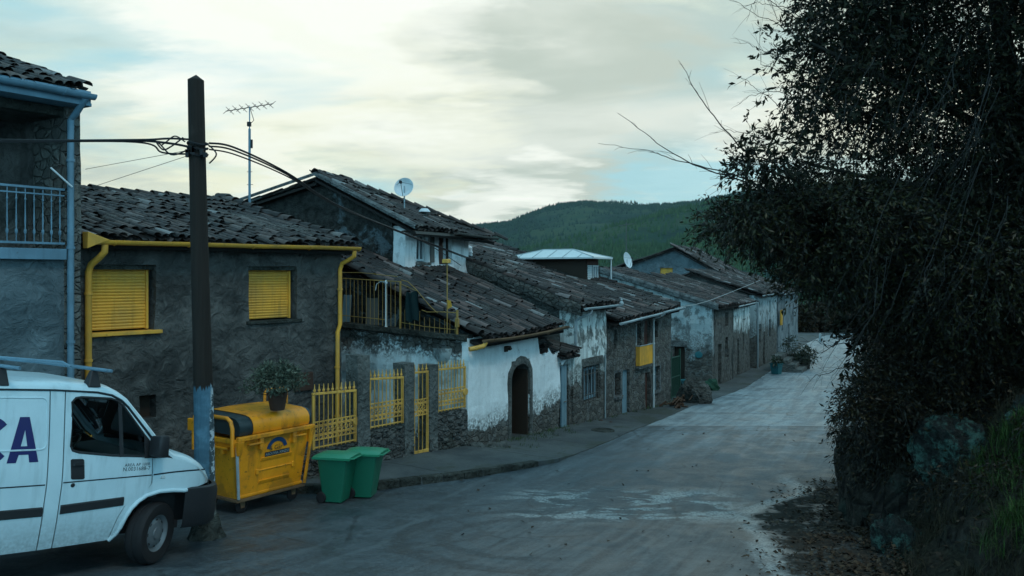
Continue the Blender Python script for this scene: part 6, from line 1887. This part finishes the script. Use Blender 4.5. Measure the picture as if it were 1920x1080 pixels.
def rock(name, loc, dims, seed, label, m, group=None, rz=0):
    rr_ = random.Random(seed)
    pl_ = [(Vector((rr_.gauss(0, 1), rr_.gauss(0, 1), rr_.gauss(0, 1))).normalized(), rr_.uniform(.62, .95)) for k in range(16)]
    bm = bmesh.new(); bmesh.ops.create_icosphere(bm, subdivisions=5, radius=1)
    for v in bm.verts:
        n_ = v.co.normalized(); r_ = 1.1
        for pn, pd in pl_:
            q_ = n_.dot(pn)
            if q_ > .05: r_ = min(r_, pd / q_)
        vd_ = noise.voronoi(n_ * 3.2 + Vector((seed, seed, 0)))[0]
        r_ *= 1 + .12 * noise.fractal(n_ * 1.6 + Vector((seed, 0, 0)), .8, 2.1, 6) + .07 * noise.fractal(n_ * 7 + Vector((0, seed, 0)), .7, 2.1, 4) + .16 * min(vd_[1] - vd_[0], .3)
        v.co = Vector((n_.x * dims[0], n_.y * dims[1], n_.z * dims[2])) * r_ * 1.15
    me = bpy.data.meshes.new(name); bm.to_mesh(me); bm.free()
    me.materials.append(m)
    o = bpy.data.objects.new(name, me); o.location = loc; o.rotation_euler = (0, 0, rz); COL.objects.link(o)
    return tag(o, label, 'rock', group)
rock('boulder', (5.30, 10.3, .95), (.36, .50, .44), 2.0, 'large lichen-green boulder on the grassy bank, lower right', MT['boulder'])
rock('boulder', (4.98, 11.9, .30), (.36, .55, .75), 5.0, 'upright dark rock standing at the foot of the bank, by the lane edge', MT['bank'])
rock('boulder', (4.55, 9.95, .02), (.25, .40, .36), 8.0, 'low mossy rock half buried at the leafy lane edge', MT['boulder'])
rock('boulder', (6.0, 9.6, 1.55), (.42, .40, .32), 11.0, 'smaller pale-topped boulder right of the large lichen-green one', MT['boulder'])
rock('boulder', (5.55, 9.3, .95), (.35, .4, .30), 14.0, 'half-sunken rock among the dry grass, below the lichen-green boulder', MT['boulder'])
rock('boulder', (*wloc(13.75, -.55), gz(30) + .28), (.50, .42, .50), 17.0, 'grey boulder standing against the stone house corner', m_render('grey_boulder', (.05, .055, .05), (.16, .165, .15), .8, 2), rz=.5)

# ------------------------------------------------------------------ the tree and undergrowth on the right
rgT = np.random.default_rng(21)
def crown(name, parent, blobs, ntw, nl, size, m, mt, rg, hang=.25, aspect=.36, tw=True, spread=.28, thr=-.22):
    """twigs sampled through the blobs, leaves strung along them; blobs: (centre, radii, weight)"""
    w_ = np.array([b[2] for b in blobs], float); w_ /= w_.sum()
    ii = rg.choice(len(blobs), ntw, p=w_)
    C = np.array([b[0] for b in blobs])[ii]; Rr = np.array([b[1] for b in blobs])[ii]
    d = rg.normal(size=(ntw, 3)); d /= np.linalg.norm(d, axis=1)[:, None]
    P = C + d * Rr * (rg.random(ntw) ** .5)[:, None]
    keep = np.array([noise.noise(Vector((p[0] * 1.15, p[1] * 1.15, p[2] * 1.15 + 5))) > thr for p in P])
    P = P[keep]; d = d[keep]; n = len(P)
    dirs = d + rg.normal(size=(n, 3)) * .6; dirs[:, 2] -= hang
    dirs /= np.linalg.norm(dirs, axis=1)[:, None]
    Lt = spread * rg.uniform(.6, 1.4, n)
    t = rg.random((n, nl)); 
    pos = P[:, None, :] + dirs[:, None, :] * (t * Lt[:, None])[..., None] + rg.normal(size=(n, nl, 3)) * .018
    pos[..., 2] -= (t ** 2) * .10
    dd = np.repeat(dirs[:, None, :], nl, 1) * .9 + rg.normal(size=(n, nl, 3)) * .6
    V, F = leaves_at(pos.reshape(-1, 3), dd.reshape(-1, 3), size, rg, aspect, .35)
    np_mesh(name, V, F, m, parent)
    if tw:
        a = P; b = P + dirs * Lt[:, None]; b[:, 2] -= .10
        s1 = np.cross(dirs, rg.normal(size=(n, 3))); s1 /= np.linalg.norm(s1, axis=1)[:, None]; s2 = np.cross(dirs, s1)
        r = .004
        ring = [s1 * r, (-.5 * s1 + .87 * s2) * r, (-.5 * s1 - .87 * s2) * r]
        V = np.stack([a + q for q in ring] + [b + q * .4 for q in ring], 1).reshape(-1, 3)
        bi = np.arange(n)[:, None, None] * 6
        F = (bi + np.array([[0, 1, 4, 3], [1, 2, 5, 4], [2, 0, 3, 5]])[None]).reshape(-1, 4)
        np_mesh('twigs', V, F, mt, parent)
def limb(mb, pts, r0, r1, n=8):
    k = len(pts); mb.tube(pts, [r0 + (r1 - r0) * i / (k - 1) for i in range(k)], n)
tree = empty('overhanging_tree', (7.2, 11.4, 2.4), label='large dark leafy tree leaning over the lane from the right bank', cat='tree')
def tl(*p): return (p[0] - 7.2, p[1] - 11.4, p[2] - 2.4)
mb = MB()
limb(mb, [tl(7.2, 11.4, 1.9), tl(7.05, 11.4, 3.2), tl(6.8, 11.3, 4.4), tl(6.5, 11.1, 5.6), tl(6.2, 11, 7.0), tl(6.0, 11, 8.6)], .22, .06, 10)
mb.build('trunk', MT['bark'], tree, smooth=True)
mb = MB()
for a, b, c, r in (((6.95, 11.4, 3.6), (5.6, 11, 4.3), (3.6, 10.6, 4.6), .08), ((6.8, 11.3, 4.4), (5.2, 10.6, 5.4), (3.6, 10.3, 6.0), .08), ((6.6, 11.2, 5.2), (5.0, 11.3, 6.5), (3.6, 11.4, 7.2), .07), ((7.0, 11.4, 3.3), (5.6, 11.8, 3.5), (3.4, 11.6, 3.5), .07), ((6.7, 11.3, 4.8), (7.8, 10.2, 5.8), (8.8, 9.6, 6.6), .09), ((6.9, 11.4, 3.9), (6.2, 9.9, 4.4), (5.4, 8.8, 4.9), .07), ((7.0, 11.4, 3.4), (7.6, 12.6, 4.4), (8.6, 13.6, 5.2), .08), ((6.9, 11.4, 4.1), (5.4, 12.8, 4.6), (4.2, 13.8, 4.5), .06)):
    limb(mb, [tl(*a), tl(*[(p + q) / 2 + .15 * math.sin(i * 3 + r * 90) for i, (p, q) in enumerate(zip(a, b))]), tl(*b), tl(*[(p + q) / 2 - .1 * math.sin(i * 5 + r * 40) for i, (p, q) in enumerate(zip(b, c))]), tl(*c)], r, .015, 7)
mb.build('limbs', MT['bark'], tree, smooth=True)
B = [((6.2, 11.0, 6.8), (2.5, 1.9, 1.8), 2.9), ((4.75, 10.6, 5.5), (1.25, 1.3, 1.25), .55), ((4.55, 10.8, 6.5), (.95, 1.1, .9), .45), ((6.5, 10.8, 5.0), (1.9, 1.5, 1.4), 1.7),
     ((4.2, 10.8, 3.88), (1.35, 1.2, .52), 1.4), ((2.95, 10.6, 3.85), (.60, .8, .30), .22), ((4.0, 10.8, 3.35), (.62, .9, .36), .5), ((5.6, 10.8, 3.3), (1.2, 1.2, .9), 1.7), ((3.15, 10.3, 4.55), (.45, .5, .42), .13), ((3.55, 10.4, 5.6), (.55, .6, .75), .17),
     ((8.2, 11.0, 5.0), (1.6, 1.6, 2.4), 1.8), ((7.0, 10.0, 7.6), (2.4, 1.4, 1.4), 1.4), ((6.4, 12.8, 5.0), (1.7, 1.2, 1.9), .45), ((4.4, 12.6, 4.0), (.9, .9, .8), .40)]
LOW = [b_ for b_ in B if b_[0][2] < 4.2]; B = [b_ for b_ in B if b_[0][2] >= 4.2]
crown('low_crown', tree, [(tl(*c), r, w_) for c, r, w_ in LOW], 9500, 9, .060, MT['leafO'], MT['twig'], rgT, thr=-.30)
crown('crown', tree, [(tl(*c), r, w_) for c, r, w_ in B], 17500, 9, .072, MT['leafA'], MT['twig'], rgT, thr=-.26)
# long bare shoots reaching out over the lane
mb = MB()
def shoot(pts, r=.010, side=4):
    P = [Vector(tl(*p)) for p in pts]; out = []
    for i in range(len(P) - 1):
        for k in range(6):
            f = k / 6; p = P[i].lerp(P[i + 1], f); out.append(p + Vector((.02 * fbm(i + f, 1, r * 100), .02 * fbm(i + f, 5, r * 100), .03 * fbm(i * 1.7 + f * 2, 9, r * 100))))
    out.append(P[-1]); n = len(out)
    mb.tube(out, [r * (1 - .8 * i / n) for i in range(n)], 4)
    rr = random.Random(int(r * 1e5) + len(pts) + int(pts[-1][0] * 77))
    for i in range(3, n - 1, 3):
        q = out[i]; dirr = (out[i + 1] - out[i]).normalized()
        e = q + dirr * rr.uniform(.08, .3) + Vector((rr.uniform(-.1, .1), rr.uniform(-.1, .1), rr.uniform(-.12, .16)))
        mb.tube([q, (q + e) / 2 + Vector((0, 0, .015)), e], [r * .3, r * .25, r * .15], 3)
def px3(u, v, Y): return ((u - 960) / 1600 * Y, Y, 3.2 + (515 - v) / 1600 * Y)
shoot([px3(1480, 370, 10.4), px3(1385, 338, 10.3), px3(1300, 310, 10.2), px3(1230, 268, 10.2), px3(1158, 212, 10.1)], .011)
shoot([px3(1470, 365, 10.4), px3(1370, 325, 10.3), px3(1300, 308, 10.3), px3(1240, 292, 10.4), px3(1215, 281, 10.4), px3(1122, 269, 10.4)], .009)
shoot([px3(1400, 285, 10.4), px3(1352, 236, 10.3), px3(1310, 180, 10.2), px3(1292, 148, 10.2), px3(1272, 113, 10.2)], .010)
for (a, b, c) in (((1500, 130), (1430, 95), (1375, 80)), ((1480, 60), (1420, 30), (1352, -6)), ((1500, 190), (1440, 170), (1370, 205)), ((1470, 210), (1420, 170), (1385, 145)), ((1500, 80), (1455, 35), (1440, -10)), ((1480, 150), (1425, 120), (1426, 40)), ((1440, 240), (1400, 250), (1330, 250)), ((1600, 640), (1540, 660), (1470, 695)), ((1600, 625), (1560, 650), (1500, 640)), ((1600, 690), (1550, 700), (1510, 720)), ((1470, 20), (1420, -5), (1400, 40)), ((1470, 330), (1400, 320), (1340, 350)), ((1500, 30), (1450, 10), (1390, 12))):
    Y = 10.2 + .4 * math.sin(a[0])
    shoot([px3(*a, Y + .2), px3((a[0] + b[0]) / 2, (a[1] + b[1]) / 2 - 6, Y), px3(*b, Y), px3((b[0] + c[0]) / 2, (b[1] + c[1]) / 2 - 5, Y), px3(*c, Y)], .006)
rr = random.Random(4)
for k in range(40):                                     # withered hanging stems in the shade
    u = rr.uniform(1560, 1900); v = rr.uniform(60, 520); Y = rr.uniform(8.8, 9.8)
    p = px3(u, v, Y); l = rr.uniform(.5, 1.6)
    shoot([p, (p[0] - .10 * l + rr.uniform(-.1, .1), Y - .03, p[2] - .35 * l), (p[0] - .30 * l + rr.uniform(-.1, .1), Y - .05, p[2] - .75 * l), (p[0] - .45 * l, Y, p[2] - 1.0 * l)], rr.uniform(.003, .006))
mb.build('bare_shoots', MT['twig'], tree, smooth=True)

def shrub(name, base, label, blobs, ntw, nl, size, m, seed, stems=6):
    t = empty(name, base, label=label, cat='shrub')
    rg = np.random.default_rng(seed)
    mbs = MB(); r2 = random.Random(seed)
    for k in range(stems):
        c = blobs[k % len(blobs)][0]
        e = Vector((c[0] - base[0] + r2.uniform(-.3, .3), c[1] - base[1] + r2.uniform(-.3, .3), c[2] - base[2]))
        mbs.tube([(r2.uniform(-.15, .15), r2.uniform(-.15, .15), -.2), e * .5 + Vector((r2.uniform(-.15, .15), 0, .1)), e], [.03, .02, .006], 5)
    mbs.build('stems', MT['bark'], t)
    crown('foliage', t, [((c[0] - base[0], c[1] - base[1], c[2] - base[2]), r, w_) for c, r, w_ in blobs], ntw, nl, size, m, MT['twig'], rg, hang=.1)
    return t
shrub('bramble_bush', (5.0, 11.2, 1.0), 'brown-leaved bush bulging over the lane below the tree', [((5.35, 11.0, 2.15), (.70, .7, .62), 1.0), ((4.72, 10.8, 1.72), (.42, .5, .30), .36), ((5.2, 10.9, 1.40), (.50, .5, .36), .6), ((5.9, 11.0, 2.2), (.9, .8, .7), 1), ((5.5, 10.9, 1.55), (.6, .6, .35), .6), ((4.25, 10.6, 1.50), (.22, .25, .10), .07), ((5.2, 11.1, 2.75), (.42, .6, .4), .5)], 5200, 9, .055, MT['leafB'], 31)
shrub('evergreen_shrub', (7.2, 10.6, 2.2), 'dense dark shrub filling the shade above the bank at the right edge', [((6.7, 10.6, 2.6), (1.1, .8, .9), 1), ((7.6, 10.4, 3.2), (1.4, .9, 1.2), 1.2), ((6.3, 11.2, 3.2), (1.0, .8, .8), .9), ((8.6, 10.5, 3.6), (1.3, .9, 1.3), 1), ((7.4, 9.8, 2.3), (.9, .6, .45), .6)], 4200, 8, .095, MT['leafA'], 33)
shrub('evergreen_shrub', (9.6, 13.4, 3.6), 'dark thicket standing behind the tree trunk on the bank', [((8.6, 13.2, 4.2), (1.9, .9, 1.6), 1), ((10.4, 13.6, 5.6), (2.2, .9, 2.4), 1.4), ((7.2, 14.2, 3.6), (1.2, .9, 1.5), .9), ((6.6, 14.8, 2.4), (.8, .9, 1.3), .7)], 3800, 8, .13, MT['leafA'], 35)
shrub('lane_hedge', (13.6, 27.0, .6), 'hedge on the bank farther down the lane, mostly hidden by the tree', [((11.6 + i * 1.35, 24 + i * 3.0, .9 + .25 * math.sin(i * 2)), (1.5, 1.7, 1.25), 1) for i in range(7)], 3000, 7, .22, MT['leafA'], 37)
for i, (x, y, r, lb) in enumerate(((26.5, 82, 2.6, 'left of the three bushes closing the far end of the lane'), (30.5, 84, 3.0, 'middle of the three bushes closing the far end of the lane'), (35, 86, 3.2, 'right of the three bushes closing the far end of the lane'))):
    shrub('distant_bush', (x, y, gz(y)), 'dark bush, ' + lb, [((x, y, gz(y) + r * .45), (r, r * .7, r * .65), 1)], 900, 7, .40, MT['leafB'], 50 + i, 4)
shrub('garden_shrub', (15.05, 45.6, gz(45.6)), 'green pot-garden shrub growing on the stone steps down the lane', [((15.2, 45.8, gz(46) + 1.2), (.6, .6, .6), 1), ((15.6, 45.2, gz(45) + .8), (.5, .5, .4), .5)], 420, 7, .10, MT['ivy'], 61, 4)
iv = empty('ivy_curtain', (4.92, 11.75, .95), label='ivy and trailing stems hanging down the rock face by the lane', cat='climbing plant')
crown('foliage', iv, [((0, 0, .1), (.45, .7, .7), 1), ((-.15, -.5, -.1), (.25, .4, .4), .5), ((.3, .2, .7), (.6, .7, .4), .8)], 900, 7, .055, MT['leafB'], MT['twig'], np.random.default_rng(44), hang=1.2)

rgB = np.random.default_rng(77)
iv2 = empty('bank_ivy', bank_pt(10.5, 1.0), label='low dark ivy and brambles creeping over the rocky bank below the tree', cat='climbing plant')
o_ = Vector(iv2.location)
bl = []
for k in range(70):
    p_ = bank_pt(8.6 + 5.4 * rgB.random(), .15 + 2.6 * rgB.random() ** 1.3)
    bl.append(((p_[0] - o_.x, p_[1] - o_.y, p_[2] - o_.z + .05), (.30, .30, .16), 1))
crown('foliage', iv2, bl, 1500, 8, .05, MT['leafB'], MT['twig'], rgB, hang=.6)
mb = MB()
for k in range(110):                                    # dry bramble stems sprawling over the rocks
    y_ = 7.8 + 5.0 * rgB.random(); q_ = .2 + 2.4 * rgB.random(); a_ = bank_pt(y_, q_); b_ = bank_pt(y_ - .25 + .5 * rgB.random(), max(.02, q_ - .2 - .7 * rgB.random()))
    A_ = Vector(a_) - o_; B_ = Vector(b_) - o_; m_ = (A_ + B_) / 2 + Vector((0, -.05, .10 + .18 * rgB.random()))
    mb.tube([A_, A_.lerp(m_, .6) + Vector((0, 0, .04)), m_, m_.lerp(B_, .5) + Vector((0, 0, .03)), B_ + Vector((0, 0, .03))], [.004, .004, .0035, .003, .002], 4)
mb.build('stems', MT['grass_dry'], iv2)

# ------------------------------------------------------------------ grass, litter, weeds
def blades(name, pts, h, wd, m, seed, lean=.5):
    rg = np.random.default_rng(seed); n = len(pts); P = np.asarray(pts, float)
    a = rg.uniform(0, 6.28, n); d = np.stack([np.cos(a), np.sin(a), np.zeros(n)], 1); s = np.stack([-np.sin(a), np.cos(a), np.zeros(n)], 1)
    H = (h * rg.uniform(.5, 1.3, n))[:, None]; l = (lean * rg.uniform(.1, 1.2, n))[:, None]; up = np.array([[0, 0, 1.]])
    W_ = (wd * rg.uniform(.7, 1.2, n))[:, None]
    p1 = P + up * H * .55 + d * H * l * .35; p2 = P + up * H * (1 - l * .45) + d * H * l
    V = np.stack([P - s * W_, P + s * W_, p1 + s * W_ * .7, p1 - s * W_ * .7, p2], 1).reshape(-1, 3)
    b = np.arange(n)[:, None, None] * 5
    F = (b + np.array([[0, 1, 2], [0, 2, 3], [3, 2, 4]])[None]).reshape(-1, 3)
    return tag(np_mesh(name, V, F, m), kind='stuff')
rg = random.Random(17)
def bank_pts(n, y0, y1, q0, q1, thr=-1, sc=1.2, tuft=1, spread=.08):
    out = []
    while len(out) < n:
        y = rg.uniform(y0, y1); q = rg.uniform(q0, q1); p = bank_pt(y, q)
        if fbm(p[0] * sc, p[1] * sc, 12) < thr: continue
        for k in range(tuft):
            a = rg.uniform(0, 6.28); r = spread * math.sqrt(rg.random())
            out.append((p[0] + r * math.cos(a), p[1] + r * math.sin(a), p[2] - .03))
    return out
blades('green_grass', bank_pts(8000, 6.6, 9.9, .85, 2.4, .0, 1.0, 20, .14), .22, .0038, MT['grass'], 3, 1.05)
blades('dry_grass', bank_pts(14000, 6.6, 12.5, .15, 3.2, -.25, 1.4, 12, .14), .20, .004, MT['grass_dry'], 4, 1.0)
blades('bank_weeds', bank_pts(3500, 11, 15, .1, 2.0, -.1, 1.5, 8, .1), .16, .006, MT['grass_dry'], 5, 1.1)
pts = []
for k in range(60):
    t_ = rg.choice([rg.uniform(.0, 4.5), rg.uniform(5, 13)]); p = wloc(t_, -.06 - .10 * rg.random() ** 2 * (4 if t_ < 1.8 else 1))
    for j in range(14): pts.append((p[0] + rg.gauss(0, .06), p[1] + rg.gauss(0, .06), gz(p[1]) + pave_h(p[1]) + .01))
for k in range(16):
    p = wloc(rg.uniform(-.6, 4.0), -rg.uniform(.15, 1.0))
    for j in range(16): pts.append((p[0] + rg.gauss(0, .09), p[1] + rg.gauss(0, .09), gz(p[1]) + pave_h(p[1]) + .01))
blades('pavement_weeds', pts, .13, .006, MT['grass'], 6, 1.0)
def litter(name, pts, size, m, seed):
    g = np.random.default_rng(seed); P = np.asarray(pts, float); n = len(P)
    a = g.uniform(0, 6.28, n); t = g.normal(0, .35, (n, 2))
    d = np.stack([np.cos(a), np.sin(a), t[:, 0]], 1); s = np.stack([-np.sin(a), np.cos(a), t[:, 1]], 1)
    L_ = (size * g.uniform(.5, 1.2, n))[:, None]; W_ = L_ * .30
    V = np.stack([P - d * L_ * .5, P + s * W_ + [0, 0, .008], P + d * L_ * .5, P - s * W_ + [0, 0, .008]], 1).reshape(-1, 3)
    F = np.arange(n * 4).reshape(-1, 4)
    return tag(np_mesh(name, V, F, m), kind='stuff')
pts = []
while len(pts) < 3600:
    y = rg.uniform(7.5, 15); x = bank_at(y) - abs(rg.gauss(0, .62)) + .15
    if fbm(x * 1.6, y * 1.6, 30) < -.1 and rg.random() < .7: continue
    pts.append((x, y, gz(y) + .012 + .02 * rg.random() + max(0, x - bank_at(y)) * 1.0))
for k in range(260):
    y = 12.4 + rg.gauss(0, .22); x = bank_at(y) - .35 + rg.gauss(0, .18); pts.append((x, y, gz(y) + .02 + .06 * rg.random()))
for k in range(70):
    y = rg.uniform(8.5, 22); x = rg.uniform(-1, bank_at(y)); pts.append((x, y, gz(y) + .012))
for k in range(1200):
    p = bank_pt(rg.uniform(8, 13), rg.uniform(.1, 3.5)); pts.append((p[0], p[1], p[2] + .03))
litter('fallen_leaves', pts, .075, MT['litter'], 8)

# ------------------------------------------------------------------ small things along the street
def stones(name, x, y, n, spread, sz, label, m):
    t = empty(name, (x, y, gz(y)), label=label, cat='rubble'); r3 = random.Random(n)
    bm = bmesh.new()
    for k in range(n):
        b2 = bmesh.ops.create_icosphere(bm, subdivisions=2, radius=1)['verts']
        q = Vector((r3.gauss(0, spread), r3.gauss(0, spread), r3.uniform(0, sz))); s = sz * r3.uniform(.5, 1.1)
        for v in b2:
            c = v.co; dd = 1 + .35 * noise.noise(c * 1.3 + Vector((k * 3.1, 0, 0)))
            v.co = q + Vector((c.x * s * 1.3, c.y * s, c.z * s * .7)) * dd
    me = bpy.data.meshes.new('stones'); bm.to_mesh(me); bm.free(); me.materials.append(m)
    o = bpy.data.objects.new('stones', me); COL.objects.link(o); o.parent = t
p = wloc(.55, -.35); stones('stone_heap', p[0], p[1], 9, .20, .13, 'heap of stones on the pavement at the foot of the white wall', MT['concrete'])
p = wloc(.02, -.22); stones('stone_heap', p[0], p[1], 3, .05, .16, 'stacked stone blocks at the corner of white house and garden wall', MT['concrete'])
p = wloc(6.2, -.25); stones('stone_heap', p[0], p[1], 6, .22, .07, 'few small stones under the barred window', MT['terracotta'])
p = wloc(12.2, -.55)
t = empty('firewood_pile', (*p, gz(p[1])), WA, 'tangled pile of brown branches and firewood by the red-brown door', 'firewood')
mb = MB(); r3 = random.Random(9)
for k in range(34):
    a = r3.uniform(0, 3.14); l = r3.uniform(.25, .6); c = Vector((r3.gauss(-.2, .32), r3.gauss(0, .15), r3.uniform(.03, .32))); d = Vector((math.cos(a), math.sin(a) * .5, r3.uniform(-.4, .4))) * l * .5
    mb.tube([c - d, c + d], r3.uniform(.015, .04), 6)
mb.build('branches', m_plain('brown_firewood', (.075, .045, .03), .85, .15, var=.5, sc=5), t)
p = (2.55, 20.0)
t = empty('manhole_cover', (2.25, 21.2, gz(21.2) + pave_h(21.2) + .035), label='round dark drain cover set in the pavement before the barred window', cat='drain cover')
mb = MB(); mb.lathe([(0, .012), (.20, .012), (.21, .004), (.23, .004), (.24, .016), (.28, .012), (.30, -.02)], 24); mb.build('cover', MT['concrete_dark'], t)
gp_ = empty('green_gate', (*wloc(13.05, .4), gz(30)), WA, 'dark green mesh gate between the stone house and mottled house', 'gate')
mb = MB()
for x in (0, 1.0, 2.0): mb.box(x - .03, x + .03, -.03, .03, -.2, 1.75)
for z in (.1, .8, 1.5): mb.box(0, 2.0, -.015, .015, z - .02, z + .02)
for k in range(40): mb.box(.05 * k, .05 * k + .012, -.006, .006, .1, 1.5)
mb.build('frame', MT['greengate'], gp_)
q = f5(-.6, .8)
t = empty('turquoise_tub', (q[0], q[1], gz(q[1])), .4, 'turquoise plastic tub lying in the small yard', 'tub')
mb = MB(); mb.lathe([(.26, 0), (.34, .34), (.37, .34), (.37, .38), (.33, .38), (.24, .04), (0, .04)], 20); mb.build('shell', MT['tealtarp'], t, smooth=True)
t.rotation_euler = (0, 0, 0)
q = f5(-.95, -.15)
t = empty('green_sack', (q[0], q[1], gz(q[1])), .2, 'crumpled green sack beside the turquoise tub', 'sack')
bm = bmesh.new(); bmesh.ops.create_icosphere(bm, subdivisions=3, radius=.36)
for v in bm.verts: v.co = v.co * (1 + .4 * noise.noise(v.co * 5)); v.co.z = max(v.co.z * .9, -.15) + .15
me = bpy.data.meshes.new('cloth'); bm.to_mesh(me); bm.free(); me.materials.append(m_plain('green_sack_cloth', (.012, .05, .03), .7, .2)); o = bpy.data.objects.new('cloth', me); COL.objects.link(o); o.parent = t
sx_, sy_ = 14.2, 43.6
t = empty('stone_steps', (sx_, sy_, gz(sy_)), A5, 'old stone steps climbing to the pale terraced house', 'steps')
mb = MB()
for k in range(4): mb.box(.0, 2.4, .35 * k - .6, .9, .22 * k - .05, .22 * (k + 1) - .05)
mb.build('tread', MT['concrete'], t, bevel=.02)
mb = MB(); mb.box(2.4, 2.6, -.7, .9, -.1, .75); mb.build('side_block', MT['stone'], t, bevel=.03)
q = (13.2, 42.6)
t = empty('teal_planter', (*q, gz(q[1])), 0, 'small teal planter at the wall before the stone steps', 'planter')
mb = MB(); mb.lathe([(0, 0), (.25, 0), (.32, .5), (.35, .5), (.35, .55), (.3, .55), (.28, .45), (0, .45)], 4); mb.build('tub', MT['tealtarp'], t)
mb = MB()
V, F = leaf_cloud([((0, 0, .65), (.3, .3, .25), 1)], 160, .16, np.random.default_rng(2)); np_mesh('foliage', V, F, MT['ivy'], t)
t = empty('marker_post', (24.2, 67.0, gz(67)), label='small pale marker post at the far bend of the lane', cat='post')
mb = MB(); mb.lathe([(.09, 0), (.09, .62), (.07, .66), (0, .68)], 10); mb.build('post', MT['galv'], t, smooth=True)

# ------------------------------------------------------------------ the air between here and the hills
hz = bpy.data.materials.new('thin_haze'); hz.use_nodes = True
ht = NT(hz.node_tree); ht.n.remove(hz.node_tree.nodes['Principled BSDF'])
pv = ht.new('ShaderNodeVolumePrincipled'); pv.inputs['Color'].default_value = (.80, .90, .95, 1); pv.inputs['Density'].default_value = .00006
ht.link(pv.outputs[0], ht.n['Material Output'].inputs['Volume'])
mb = MB(); mb.box(-1600, 1800, -60, 1700, -60, 190)
o = mb.build('haze', hz); o['kind'] = 'stuff'
